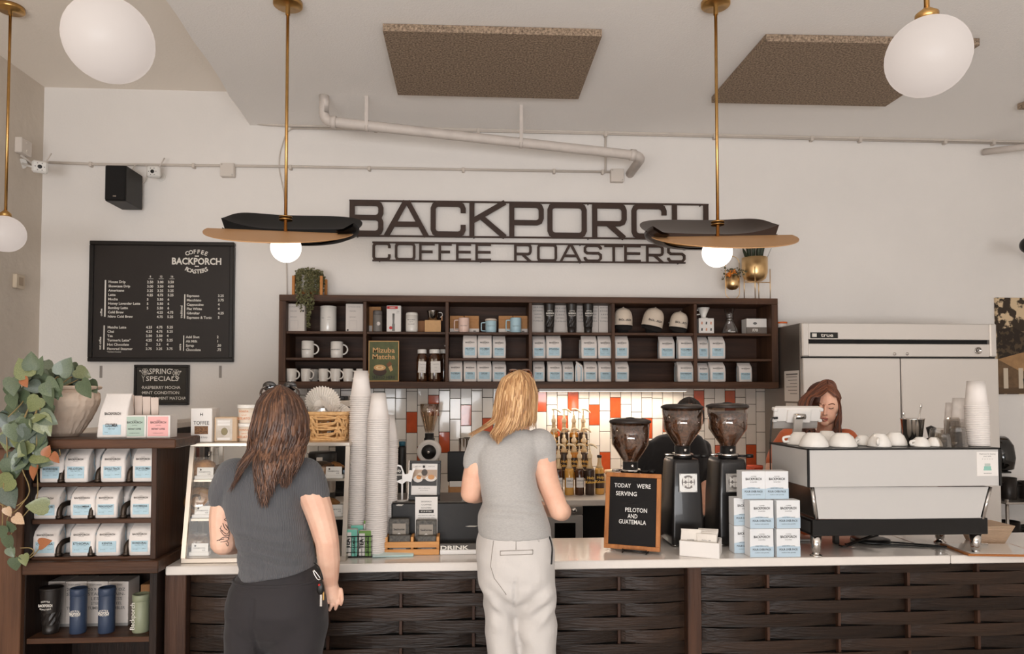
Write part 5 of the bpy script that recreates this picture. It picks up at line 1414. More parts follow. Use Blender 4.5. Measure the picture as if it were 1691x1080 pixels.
def slat(xa, xb, za, zb_):
    n_ = 10; key = (round(xb - xa, 3), round(zb_ - za, 3))
    if key not in smesh:
        L_ = xb - xa; hgt = zb_ - za - .003; mb = MB(); fr_ = []; vs = []
        for k in range(n_ + 1):
            f = k / n_; bow = .030 * math.sin(PI * f) ** .8
            x = L_ * f
            vs += [(x, .026 - bow, 0),(x, .026 - bow, hgt),(x, .032 - bow, 0),(x, .032 - bow, hgt)]
        fs = []
        for k in range(n_):
            a = 4 * k; b = a + 4
            fs += [(a, b, b + 1, a + 1),(a + 2, a + 3, b + 3, b + 2),(a + 1, b + 1, b + 3, a + 3),(a, a + 2, b + 2, b)]
        fs += [(0,1,3,2),(4 * n_, 4 * n_ + 2,4 * n_ + 3,4 * n_ + 1)]
        mb.add(vs, fs, False); smesh[key] = mb.mesh('slat'); smesh[key].materials.append(SLAT)
    obj('slat', smesh[key], None, counter, (xa, yf - .003, za + .0015))
for ri, (za, zb_) in enumerate(rowz):
    for lst, par in ((left_b, 1),(right_b, 0)):
        px = [at(p, 1000, yf).x for p in lst]; n_ = len(px)
        if lst is left_b: joints = [0] + [i for i in range(1, n_ - 1) if (i % 2 == (1 if ri % 2 == 0 else 0))] + [n_ - 1]
        else: joints = [0] + [i for i in range(1, n_ - 1) if (i % 2 == (0 if ri % 2 == 0 else 1))] + [n_ - 1]
        for i in range(len(joints) - 1):
            slat(px[joints[i]] + .002, px[joints[i + 1]] - .002, za, zb_)
# ================================================================== LEFT DISPLAY UNIT
UW = wood('display_unit_wood', (88,58,40),(48,32,23),.45, 'X', 3); UWZ = wood('display_unit_wood_upright', (78,51,36),(42,28,21),.45, 'Z', 3)
UDK = wood('display_unit_dark', (44,30,23),(26,18,14),.5, 'Z', 3)
YU = 2.91; YUB = 3.27
unit = thing('display_unit', 'dark wooden display unit with coffee bag shelves beside the counter', 'shelf unit')
uR = at(257.5,880, YU).x; uL = at(44,880, YU).x
zTop = at(180,725.5,2.87).z; zTopB = at(180,741,2.87).z
tR = at(290,733,2.87).x
MB().box(at(-90,733,2.87).x, tR, 2.87, YUB + .03, zTopB, zTop, .004).build('top_board', UW, unit)
zLed1 = at(150,928,2.88).z; zLed0 = at(150,948.5,2.88).z
ledR = at(261,938,2.88).x
MB().box(at(36,938,2.88).x, ledR, 2.88, YUB, zLed0, zLed1,.003).build('ledge', UW, unit)
MB().box(uR - .022, uR, YU, YUB, zLed1, zTopB, .002).build('side_panel', UWZ, unit)
MB().box(uL - .03, uL + .012, YU, YUB, zLed1, zTopB, .002).build('side_panel', UDK, unit)
MB().box(uL, uR - .02, YUB - .015, YUB - .001, zLed1, zTopB).build('back_panel', UDK, unit)
zR = []
for py0, py1 in ((797.5,803.5),(857.5,865),(920,928)):
    za, zb_ = at(150, py1, YU + .01).z, at(150, py0, YU + .01).z
    if py0 > 900: za = zLed1
    MB().box(uL + .012, uR - .022, YU + .012, YUB - .015, za, zb_, .002).build('shelf_board', UW, unit); zR.append(zb_)
# lower carcass
lR = at(259,1000,2.92).x
MB().box(lR - .03, lR, 2.92, YUB, 0, zLed0,.002).build('side_panel', UDK, unit)
xl2 = at(42,1000,2.92).x
MB().box(xl2 - .03, xl2,2.92, YUB, 0, zLed0,.002).build('side_panel', UDK, unit)
MB().box(xl2, lR - .03, YUB - .015, YUB - .001,0, zLed0).build('back_panel', UDK, unit)
zLow = at(150,1053,2.93).z
MB().box(xl2, lR - .03,2.93, YUB - .015, zLow - .022, zLow, .002).build('shelf_board', UW, unit)
MB().box(xl2, lR - .03,2.93, YUB - .015,.06,.08,.002).build('shelf_board', UW, unit)
# wide brown front panel at the left
MB().box(at(-90,900,2.9).x, at(37,900,2.9).x, 2.895,2.925,0, zTopB, .003).build('front_panel', wood('brown_panel_wood', (112,78,56),(74,50,37),.45, 'Z', 2.5), unit)
# half-height return behind the unit
t = thing('half_wall', 'low dark wooden partition with pale cap behind the display unit', 'partition')
zH = 1.452
MB().box(-2.12,-1.93,3.4, YW - .001,0, zH - .035).build('partition_body', UDK, t)
MB().box(-2.14,-1.91,3.39, YW - .001, zH - .035, zH, .003).build('cap', M('pale_cap', (220,208,196),.5), t)
rowsL = [[(64,104, 'BACKPORCH BLEND', 750),(105,144.5, 'PELOTON', 745),(165,205.5, 'SINGLE TRACK', 745),(217.5,255, 'DECAF COLOMBIA', 745)],
         [(54,98, 'SALVADOR', 807),(116,156.5, 'COLOMBIA', 807),(157,194, 'FRENCH ROAST', 807),(215,252.5, 'DAYBREAK', 807)],
         [(55,98, 'COLOMBIA', 867),(116,158, 'ETHIOPIA', 867),(159,199.5, 'KENYA', 867),(213.5,251, 'HONDURAS', 867)]]
lev = ['top', 'middle', 'lowest']
IRON = M('iron_pipe', (70,60,52),.4,.8, var=.3, vscale=30)
for ri, row in enumerate(rowsL):
    zb_ = zR[ri]
    for i, (a, b, nm, yt) in enumerate(row):
        Yb = YU + .055
        xa_ = at(a, 800, Yb - .03).x; xb_ = at(b, 800, Yb - .03).x; w = xb_ - xa_
        ztop = (zTopB if ri == 0 else zR[ri - 1] - .02)
        h = min(ztop - zb_ - .004,.142)
        coffee_bag(((xa_ + xb_) / 2, Yb, zb_ + .0005), 'white %s coffee bag at the front of the %s display unit shelf' % (nm.capitalize(), lev[ri]), nm, random.uniform(-.03,.03),(w / BW, 1, h / BH), 'coffee bags in the display unit')
        for k in (1,2,3):
            coffee_bag(((xa_ + xb_) / 2 + (.010 + .008 * k if i < 3 else -.004), Yb + .064 * k, zb_ + .0005), 'bag behind the front %s coffee bag, %s display unit shelf, %s in line' % (nm.capitalize(), lev[ri], ordn[k]), nm, -.1 - .03 * k, (w / BW * .96,.9, h / BH * .97), 'coffee bags in the display unit')
    for k, px in enumerate(([100,161,213],[98,151,204],[98,152,210])[ri]):
        q = at(px, 850, YU + .03); t = thing('pipe_divider', 'bent iron pipe divider between bags on the %s display shelf, %s one' % (lev[ri], ordn[k]), 'pipe', (q.x, YU + .03, zb_ + .0005),0, 'iron pipe dividers')
        MB().tube(smooth_path([(0,0,0),(0,0,.025),(.002,.006,.045),(.008,.03,.055),(.02,.09,.055),(.03,.2,.055)],4),.011,10).build('pipe', IRON, t)
        MB().lathe([(.0135,0),(.0135,.012),(.012,.013)],12,(0,0,0)).build('collar', IRON, t)
# on top of the unit
ZT = zTop + .0005
Yt = 2.97
x0, x1, z0, z1 = rect(162,650,209,726, Yt - .02)
t = thing('coffee_bag', 'tall white Colombia coffee bag on top of the display unit', 'coffee bag', ((x0 + x1) / 2 - .0, Yt + .01, ZT),.06); w = (x1 - x0) * .99; h = z1 - ZT
rings = []
for zf, wf, df, sh in ((0,1.02,1,0),(.04,1.04,1.05,0),(.4,1.0,1,0),(.62,.97,.85,.0),(.82,.93,.5,.06),(.97,.9,.14,.12),(1,.9,.06,.12)):
    rings.append([(p[0] + (1 - wf) * w * .2 + zf * .006, sh * .075 + p[1], h * zf) for p in rrect(w * wf, .075 * df, min(.008,.03 * df),3)])
MB().loft(rings).build('film', BAGM, t)
MB().box(-w * .3, w * .32,-.0405,-.0385, h * .07, h * .3,.0004).build('label', LBL, t)
obj('lettering', join_text([('BACKPORCH', .010,(.003,-.0392, h * .52),.03, 'CENTER', w * .55),('COLOMBIA', .014,(.0,-.042, h * .25),.02, 'CENTER', w * .42),('single origin', .004,(.0,-.042, h * .2),0),('12 oz', .004,(-.02,-.042, h * .12),0)]), INK, t)
MYL = M('foil_grey', (170,176,170),.35,.4)
for k in range(4):
    xq = at(209 + 11.5 * k, 700,3.06).x; zt_ = at(215,652 + 1.5 * k, 3.06).z
    t = thing('foil_pouch', 'pinkish pouch with grey folded side behind the instant coffee boxes, %s from the white bag' % ordn[k], 'pouch', (xq + .012,3.06 + .012 * k, ZT),.5, 'folded pouches on the display unit')
    h = zt_ - ZT; rings = []
    for zf, wf, df in ((0,1,1),(.45,1,.95),(.72,1,.6),(.97,1,.1),(1,1,.06)):
        rings.append([(p[0], p[1], h * zf) for p in rrect(.03,.07 * df, .004 * df + .0005,2)])
    MB().loft(rings).build('film', M('pink_film', (214,196,184),.45), t)
    MB().add([(.0156,-.033,.01),(.0156,.033,.01),(.0156,.030, h * .6),(.0156,0, h * .95),(.0156,-.03, h * .6)],[(0,1,2,3,4)]).build('gusset', MYL, t)
for a, b, c, nm, lab in ((203.5,241.5,(172,190,176), 'INSTANT COFFEE', 'white box with sage green label of instant coffee on the display unit'),(242,281,(232,172,168), 'INSTANT COFFEE', 'white box with pink label of instant coffee on the display unit')):
    x0, x1, z0, z1 = rect(a, 686, b, 725,2.95); w, h = x1 - x0, z1 - ZT
    t = thing('instant_coffee_box', lab, 'box', ((x0 + x1) / 2,2.985, ZT),0, 'instant coffee boxes')
    MB().box(-w / 2 + .0005, w / 2 - .0005,-.035,.035,0, h, .001).build('carton', M('white_card', (224,218,212)), t)
    lb = MB().box(-w * .45, w * .42,-.0357,-.035, h * .07, h * .95).build('label', M('label_%d' % c[0], c, .6), t)
    obj('lettering', join_text([('BACKPORCH', .009,(0,-.0364, h * .64),.02, 'CENTER', w * .66),(nm, .007,(0,-.0364, h * .36),.02, 'CENTER', w * .56),('COFFEE', .003,(0,-.0364, h * .76)),('six single serve packets', .003,(0,-.0364, h * .2)),('ROASTERS', .003,(0,-.0364, h * .54))]), INK, lb)
# pot with pothos
q = at(96,722,3.06)
PX, PYY, PZ = q.x, 3.08, ZT
t = thing('pothos_plant', 'large trailing heart leaf plant in a carved pale pot on the display unit', 'plant')
POTM = M('carved_pot', (232,210,190),.75, var=.2, vscale=14)
hp = at(96,637,3.06).z - ZT
prof = [(.066,0),(.070,.006),(.085,.03),(.112,.075),(.133,.125),(.140,.155),(.137,.182),(.130,.193),(.132,.197),(.146,.201),(.150,.21),(.146, hp - .002),(.138, hp),(.13, hp - .01),(.125, hp - .03),(.001, hp - .035)]
pf = []
for i in range(len(prof) - 1):
    for k in range(4): pf.append((lerp(prof[i][0], prof[i + 1][0], k / 4), lerp(prof[i][1], prof[i + 1][1], k / 4)))
pf.append(prof[-1])
rings = []
for r_, z_ in pf:
    ring = []
    for k in range(96):
        a = 2 * PI * k / 96; d = 0
        if .01 < z_ < .185:
            u = a / (2 * PI) * 12; row = z_ / .058; rr_ = row - math.floor(row); uu = (u + (.5 if int(row) % 2 else 0)) % 1.0 - .5
            lancet = .48 * math.sqrt(max(0,1 - rr_)) * (.5 + rr_)
            e_ = abs(abs(uu) - lancet)
            d = .005 if e_ < .08 else (.0012 if abs(uu) < lancet else -.002)
            if abs(uu) < .05 and rr_ < .8: d = .003
        ring.append(((r_ + d) * math.cos(a),(r_ + d) * math.sin(a), z_))
    rings.append(ring)
MB().loft(rings).build('carved_pot', POTM, t, (PX, PYY, PZ))
SOIL = M('soil', (52,40,32),.95, var=.4, vscale=40)
MB().lathe([(.12,0),(.06,.012),(.001,.015)],24,(PX, PYY, PZ + hp - .03)).build('soil', SOIL, t)
LG = [M('pothos_leaf_%d' % k, c, .38, var=.35, vscale=22, vcol=d, coat=.15) for k, (c, d) in enumerate((((94,106,78),(66,80,60)),((112,124,98),(78,92,72)),((132,136,92),(96,106,66)),((86,98,84),(58,70,60)),((168,104,64),(140,88,60)),((206,180,150),(176,140,108))))]
def heart(k):
    rnd2 = random.Random(k); mb = MB(); pts = []
    out = [(0,0),(-.14,-.07),(-.34,-.04),(-.46,.14),(-.46,.36),(-.35,.62),(-.18,.86),(0,1.06)]
    fold = rnd2.uniform(.10,.3); curl = rnd2.uniform(-.1,.35); vs = []; n_ = len(out)
    for x, y in out: vs.append((x, y, fold * abs(x) - curl * y * y * .5))
    for x, y in out[1:-1]: vs.append((-x, y, fold * abs(x) - curl * y * y * .5))
    mid = [(0, y, -curl * y * y * .5 - .012) for y in (.1,.36,.62,.86)]
    m0 = len(vs); vs += mid
    L_ = [0,1,2,3,4,5,6,7]; Rr = [0] + list(range(8,14)) + [7]
    fs = []
    for S in (L_, Rr):
        fs += [(S[0], S[1], S[2], m0),(m0, S[2], S[3], S[4]),(m0, S[4], m0 + 1),(m0 + 1, S[4], S[5], m0 + 2),(m0 + 2, S[5], S[6], m0 + 3),(m0 + 3, S[6], S[7])]
    mb.add(vs, fs, True)
    return mb.mesh('leaf')
HM = {}
for v_ in range(4):
    for c_ in range(6):
        me = heart(v_); me.materials.append(LG[c_]); HM[(v_, c_)] = me
rnd = random.Random(21)
def leaf(px, py, Y, size, c_=None, dirdeg=None):
    p = at(px, py, Y)
    a = math.radians(dirdeg if dirdeg is not None else rnd.gauss(-90,45))
    tip = Vector((math.cos(a), rnd.uniform(-.35,.1), math.sin(a))).normalized()
    nrm = Vector((rnd.uniform(-.5,.5),-1, rnd.uniform(-.2,.7))); nrm = (nrm - tip * nrm.dot(tip)).normalized()
    xx = tip.cross(nrm).normalized()
    o = obj('leaf', HM[(rnd.randrange(4), c_ if c_ is not None else rnd.choice((0,0,1,1,2,3,3)))], None, t)
    mt = Matrix((xx, tip, nrm)).transposed().to_4x4()
    s = size * rnd.uniform(.88,1.12)
    mt = Matrix.Translation(p - tip * s * .4) @ mt @ Matrix.Diagonal((s, s, s, 1))
    o.matrix_local = mt
    return o
for k in range(24): leaf(rnd.uniform(50,135), rnd.uniform(604,634), rnd.uniform(2.98,3.14),.06)
for k in range(5): leaf(rnd.uniform(118,152), rnd.uniform(612,640), rnd.uniform(2.98,3.16),.055,0)
for k in range(46):
    px = rnd.uniform(2,82); py = rnd.uniform(622,728);
    if px > 66 and py > 690: continue
    leaf(px, py, rnd.uniform(2.84,2.98),.068)
for k in range(16): leaf(rnd.uniform(20,66), rnd.uniform(715,765), rnd.uniform(2.80,2.86),.066)
for a in ((52,599,95,0),(40,610,120,2),(66,606,80,1),(105,608,60,0),(140,640,-60,0),(92,640,-80,0),(83,655,-90,0),(32,760,-100,3),(20,772,-90,0),(10,797,-150,2),(14,818,-60,3),(65,836,175,2),(20,712,-80,1),(45,705,-90,0),(47,712,-70,3),(70,700,-60,2),(76,690,-30,0),(68,760,-20,0),(70,752,-10,2),(84,640,-40,1)):
    leaf(a[0], a[1],2.83,.078, a[3], a[2])
for px, py, c_, d, s in ((90,755,4,-60,.04),(77,746,4,70,.04),(57,778,4,-100,.05),(30,857,5,-40,.045),(13,844,5,-70,.04),(18,870,0,130,.045),(3,877,0,160,.05),(15,895,0,-90,.06),(18,911,1,-60,.045),(25,930,0,-90,.055),(40,923,2,-70,.04),(72,897,4,20,.045),(40,630,4,-60,.04),(62,690,2,20,.05)):
    leaf(px, py, 2.82, s, c_, d)
VINE = M('vine_stem', (150,128,84),.6, var=.3, vscale=30)
for path in ([(40,700),(33,740),(36,772),(47,800),(47,817),(30,840),(13,855),(12,885),(20,910),(33,924),(48,922),(60,912),(70,898)],
             [(62,700),(60,750),(62,790),(61,822),(45,845),(25,868),(16,890)],[(0,832),(14,838),(30,834),(45,822)],[(10,700),(12,760),(6,800),(4,870)],
             [(66,745),(80,748),(92,756),(99,752),(98,742)],[(34,905),(50,905),(55,912),(40,925)]):
    MB().tube(smooth_path([at(p[0], p[1],2.835) for p in path],5),.0022,5, cap=False).build('vine', VINE, t)
for k in range(9):
    a = PI * (.9 + .12 * k); p0 = Vector((PX + .08 * math.cos(a), PYY + .08 * math.sin(a), PZ + hp)); px, py = rnd.uniform(10,75), rnd.uniform(680,740)
    MB().tube(smooth_path([p0, p0 + Vector((math.cos(a) * .05, math.sin(a) * .05,.035)), at(lerp(80, px, .6),660,2.9), at(px, py, 2.84)],5),.0022,5, cap=False).build('vine', VINE, t)
# lower shelf: tumblers and cartons
for i, (a, b) in enumerate(((72,107.5),(108,143),(143.5,177.5),(178,211.5))):
    t2, w, h, d = card_box('tumbler_box', 'white stainless tumbler carton at the back of the lower display shelf, %s from left' % ordn[i], a, b, 961,1038,3.07,.10, GWHITE, 'tumbler cartons in the display unit', zLow)
    obj('lettering', join_text([(s, .012,(-w * .05,-d / 2 - .0008, h * (.80 - .105 * k)),.01, 'CENTER', w * (.5 if len(s) < 6 else .8)) for k, s in enumerate(('20.9 OZ', 'STAIN-', 'LESS', 'STEEL', 'TUMBLER'))] + [("WHAT'S INSIDE", .005,(-w * .1,-d / 2 - .0008, h * .92),.03)]), GREYINK, t2)
    MB().box(-w / 2 - .0005, w / 2 + .0005,-d / 2 - .0005, d / 2 + .0005,0,.012).build('grey_edge', M('grey_print2', (150,146,142),.6), t2)
BLU = M('navy_coat', (50,62,84),.4, bump=.05, bscale=300); SAGE = M('sage_coat', (138,142,116),.4, bump=.05, bscale=300)
x0, x1, z0, z1 = rect(67,969,102,1049,3.0)
tumbler('black faceted tumbler with white logo on the lower display shelf', (x0 + x1) / 2,3.0, zLow + .0005,(x1 - x0) / 2, z1 - zLow, TUMB, None)
def bottle(label, a, b, yt, mat, logo):
    x0, x1, z0, z1 = rect(a, yt, b, 1049,2.99); r = (x1 - x0) / 2; h = z1 - zLow
    t = thing('steel_bottle', label, 'bottle', ((x0 + x1) / 2,2.995, zLow + .0005),0, 'slim steel bottles in the display unit')
    MB().lathe([(r * .9,0),(r * .96,.004),(r * .96, h * .83),(r * .93, h * .835)],28).build('body', mat, t)
    MB().lathe([(r * .98, h * .835),(r, h * .84),(r, h * .96),(r * .95, h),(r * .85, h),(r * .84, h * .97),(.001, h * .965)],28).build('lid', mat, t)
    if logo:
        it = [('BACKPORCH', .010,(r * .1,-r * 1.0, h * .44),.04, 'CENTER', r * 1.3)]
        arc_text(it, 'COFFEE', .006, r * .1,-r, h * .51, r * 1.5, True, .02); arc_text(it, 'ROASTERS', .006, r * .1,-r, h * .40, r * 1.6, False, .02)
        obj('lettering', join_text(it), WHITEINK, t)
    else:
        text(t, 'Backporch', .018,(-r * .3,-r * 1.0, h * .1), WHITEINK, .0, align='LEFT', rot=(0,-PI / 2,0))
bottle('slim navy blue steel bottle next to the black tumbler', 115,142,971, BLU, True)
bottle('slim navy blue steel bottle next to the sage green bottle', 162,189,970, BLU, True)
bottle('slim sage green steel bottle at the end of the lower display shelf', 218,246,981, SAGE, False)
card_box('product_box', 'small kraft box at the back corner of the lower display shelf', 232,250,966,1020,3.14,.08, KRAFT, None, zLow)
# ================================================================== PASTRY CASE
ALU = M('aluminium_rail', (206,194,180),.35,.75)
X0, X1 = at(298.5,915,3.0).x, at(571,915,3.0).x
YF0, YF1, YBk = 3.0,3.085,3.44
zc0, zc1 = ZCT + .0005, at(440,731,3.085).z
case = thing('pastry_case', 'glass pastry case with aluminium rails on the counter', 'display case')
MB().box(X0, X1, YF0, YBk, zc0, zc0 + .02,.002).build('base_rail', ALU, case)
MB().box(X0, X1, YF1 - .005, YBk, zc1 - .016, zc1,.002).build('top_frame', ALU, case)
for x in (X0, X1 - .018):
    MB().add([(x, YF0, zc0 + .02),(x + .018, YF0, zc0 + .02),(x + .018, YF0 + .016, zc0 + .02),(x, YF0 + .016, zc0 + .02),(x, YF1 - .005, zc1 - .016),(x + .018, YF1 - .005, zc1 - .016),(x + .018, YF1 + .011, zc1 - .016),(x, YF1 + .011, zc1 - .016)],
             [(0,1,2,3),(7,6,5,4),(0,4,5,1),(1,5,6,2),(2,6,7,3),(3,7,4,0)]).build('front_post', ALU, case)
    MB().box(x, x + .018, YBk - .016, YBk, zc0 + .02, zc1 - .016).build('rear_post', ALU, case)
xm_ = at(330,800,3.44).x
MB().box(xm_, xm_ + .02, YBk - .016, YBk, zc0 + .02, zc1 - .016).build('rear_post', ALU, case)
zsh = [at(330,794,3.05).z, at(330,858.5,3.03).z]
for k, z in enumerate(zsh):
    yfz = lerp(YF0, YF1,(z - zc0) / (zc1 - zc0)) + .02
    MB().box(X0 + .02, X1 - .02, yfz, YBk - .02, z - .006, z).build('glass_shelf', glassy('shelf_glass', (225,228,220),.05,.3), case)
    MB().box(X0 + .02, X1 - .02, yfz - .003, yfz, z - .008, z + .002).build('shelf_edge', ALU, case)
PANE = glassy('case_glass', (250,250,248),.01,.12)
MB().quad((X0 + .018, YF0 + .006, zc0 + .02),(X1 - .018, YF0 + .006, zc0 + .02),(X1 - .018, YF1 + .002, zc1 - .016),(X0 + .018, YF1 + .002, zc1 - .016)).build('front_pane', PANE, case, fix=False)
for x in (X0 + .008, X1 - .008):
    MB().quad((x, YF0 + .016, zc0 + .02),(x, YBk - .016, zc0 + .02),(x, YBk - .016, zc1 - .016),(x, YF1 + .01, zc1 - .016)).build('side_pane', PANE, case, fix=False)
CARD = M('card_white', (232,228,224),.6)
def price_card(label, px, pyb, Y, z):
    q = at(px, pyb, Y)
    t = thing('price_card', label, 'price card', (q.x, Y, z + .0008),0, 'price cards in the pastry case')
    MB().box(-.042,.042,0,.03,0,.016,.002).build('holder', CARD, t)
    c = MB().box(-.033,.036,.004,.006,.016,.052).build('card', CARD, t, None, (-.12,0,0))
    obj('lettering', join_text([('CINNAMON ROLL', .005,(0,.0035,.030),.02, 'CENTER', .05),('4.50', .005,(.018,.0035,.021),.02)]), GREYINK, c)
    MB().ball((-.018,.0036,.042),.004,8,6,(1,.1,1)).build('emblem', INK, c)
BAKE = M('baked_crust', (150,92,48),.7, var=.5, vscale=28, vcol=(196,140,84), bump=.6, bscale=60)
DARKB = M('dark_bake', (72,44,30),.6, var=.4, vscale=30)
CREAMB = M('pale_dough', (206,164,112),.7, var=.3, vscale=30, vcol=(150,96,54), bump=.5, bscale=50)
WRAP = glassy('clear_wrap', (248,244,240),.12,.5)
def muffin(label, px, Y, z, s, dark=False):
    q = at(px, 780, Y); t = thing('muffin', label, 'muffin', (q.x, Y, z + .0008),0, 'baked goods in the case')
    MB().lathe([(.032 * s, 0),(.045 * s, .045 * s)],16).build('paper_cup', DARKB if dark else KRAFT, t)
    rg = []
    for k in range(7):
        f = k / 6; r = .056 * s * math.cos(f * PI / 2) ** .7 if f < 1 else .002
        rg.append([(r * (1 + .06 * math.sin(5 * a + k)) * math.cos(a), r * (1 + .06 * math.sin(4 * a)) * math.sin(a),.045 * s + .035 * s * f) for a in [2 * PI * j / 18 for j in range(18)]])
    MB().loft(rg).build('crumb_top', DARKB if dark else BAKE, t)
def roll(label, px, Y, z, s):
    q = at(px, 780, Y); t = thing('cinnamon_roll', label, 'cinnamon roll', (q.x, Y, z + .0008),0, 'baked goods in the case')
    MB().lathe([(.05 * s, 0),(.06 * s, .01),(.06 * s, .04 * s),(.05 * s, .05 * s),(.001,.046 * s)],20).build('dough', CREAMB, t)
    pts = [((.006 + .0075 * a) * math.cos(a) * s, -.0 + (.006 + .0075 * a) * math.sin(a) * s, .048 * s) for a in [k * .35 for k in range(20)]]
    MB().tube(pts, .006 * s, 6).build('cinnamon_swirl', DARKB, t)
    MB().ball((0,0,.03 * s),.066 * s, 14,10,(1,1,.62)).build('wrap', WRAP, t)
    return t
def loaf(label, px, Y, z, w, h, mat, wrap=True):
    q = at(px, 880, Y); t = thing('bread_loaf', label, 'bread', (q.x, Y, z + .0008), random.uniform(-.2,.2), 'baked goods in the case')
    rg = []
    for k in range(9):
        f = -1 + 2 * k / 8; s = math.sqrt(max(.02,1 - f ** 4))
        rg.append([(w / 2 * f, .05 * s * math.cos(a), max(0, h * .5 + h * .5 * s * math.sin(a) * (1 + .05 * math.sin(7 * f)))) for a in [2 * PI * j / 14 for j in range(14)]])
    MB().loft(rg).build('crust', mat, t)
    if wrap: MB().ball((0,0, h * .5),1,14,10,(w * .56,.06, h * .6)).build('wrap', WRAP, t)
z1_, z2_, z3_ = zsh[0], zsh[1], zc0 + .02
loaf('streusel loaf slice on the top shelf behind a price card', 333,3.16, z1_, .115,.078, BAKE, False)
muffin('dark chocolate muffin on the top shelf next to the grey shirt', 366,3.17, z1_, .75, True)
roll('upright cinnamon roll on the middle shelf, upper of two', 333,3.14, z2_ + .055,1.0).rotation_euler = (1.15,0,0)
roll('cinnamon roll lying on the middle shelf behind the price card', 334,3.17, z2_, 1.05)
loaf('wrapped pale loaf on the case bottom at the display unit end', 322,3.2, z3_, .16,.06, CREAMB)
loaf('wrapped pale loaf on the case bottom beside the tattooed arm', 372,3.22, z3_, .16,.075, CREAMB)
roll('cinnamon roll on the top shelf behind the customer\'s sleeve', 530,3.16, z1_, 1.0)
muffin('golden muffin on the top shelf beside the price card', 552,3.2, z1_, .8)
muffin('golden muffin on the middle shelf hidden by the arm', 545,3.2, z2_, .8)
loaf('brown wrapped loaf on the case bottom behind the bare arm', 523,3.2, z3_, .15,.07, BAKE)
loaf('second wrapped loaf on the case bottom behind the shirt', 455,3.2, z3_, .17,.07, CREAMB)
roll('cinnamon roll on the middle shelf behind the shirt', 450,3.2, z2_, 1.0)
muffin('golden muffin on the top shelf behind the long hair', 440,3.2, z1_, .9)
price_card('price card in front of the streusel loaf', 337,792,3.085, z1_)
price_card('price card in front of the cinnamon rolls', 333,856,3.06, z2_)
price_card('price card on the case bottom beside the tattooed arm', 328,916,3.04, z3_)
price_card('price card on the top shelf by the cup stacks', 550,792,3.085, z1_)
price_card('price card on the middle shelf by the cup stacks', 553,856,3.06, z2_)
# on top of the case
ZK = zc1 + .0006
t, w, h, d = card_box('toffee_box', 'white toffee box with a nut picture on the pastry case', 315,350,675,730,3.12,.05, M('white_card', (224,218,212)), None, ZK)
text(t, 'TOFFEE', .016,(0,-d / 2 - .001, h * .52), INK, .01, width=w * .74)
text(t, 'H', .014,(0,-d / 2 - .001, h * .78), INK, .01)
MB().box(-w * .32, w * .32,-d / 2 - .0008,-d / 2, h * .24, h * .48).build('picture', M('toffee_picture', (150,104,64),.6, var=.8, vscale=160, vcol=(60,38,26)), t)
text(t, 'Buttery & Nutty', .008,(0,-d / 2 - .001, h * .12), GREYINK, 0, width=w * .6)
t, w, h, d = card_box('toffee_box', 'second white toffee box standing just behind the first', 344,357,674,730,3.19,.04, M('white_card', (224,218,212)), None, ZK)
t, w, h, d = card_box('cookie_box', 'small clear fronted cookie box between toffee and tubs', 354,391,689.5,730,3.14,.08, M('cookie_kraft', (196,168,138),.7), None, ZK)
MB().box(-w * .42, w * .3,-d / 2 - .0008,-d / 2, h * .05, h * .95).build('window', M('box_window', (186,172,156),.25, coat=.5, var=.25, vscale=40), t)
for f in (.78,.66,.07): MB().box(-w * .36, w * .2,-d / 2 - .0016,-d / 2, h * f, h * (f + .1)).build('label', PAPER, t)
MB().ball((-w * .05,-d / 2 - .001, h * .42),.014,10,8,(1,.1,1.2)).build('herb_print', M('herb', (140,128,96),.7), t)
TUB = M('tub_card', (226,210,192),.5)
for k, (yt, yb) in enumerate(((670,700.5),(701,730))):
    x0, x1, z0, z1 = rect(389, yt, 425, yb, 3.16); r = (x1 - x0) / 2; hh = .0795
    zb_ = ZK + (.0815 if k == 0 else 0)
    t = thing('ice_cream_tub', ['cream coloured paper tub stacked on another tub', 'lower cream coloured paper tub under its twin'][k], 'tub', ((x0 + x1) / 2,3.19, zb_),0, 'paper tubs on the pastry case')
    MB().lathe([(r * .84,0),(r * .86,.002),(r * .95, hh * .84)],28).build('tub_body', TUB, t)
    MB().lathe([(r, hh * .82),(r * 1.01, hh * .83),(r * 1.01, hh),(r * .97, hh + .001),(.001, hh * .99)],28).build('lid', CERAMIC, t)
    obj('lettering', join_text([('BONTA', .008,(-r * .15,-r * .97, hh * .6),.02),('natural', .006,(-r * .15,-r * .96, hh * .42)),('GELATO', .010,(-r * .15,-r * .95, hh * .2),.02)]), M('orange_ink', (214,140,96),.6), t)
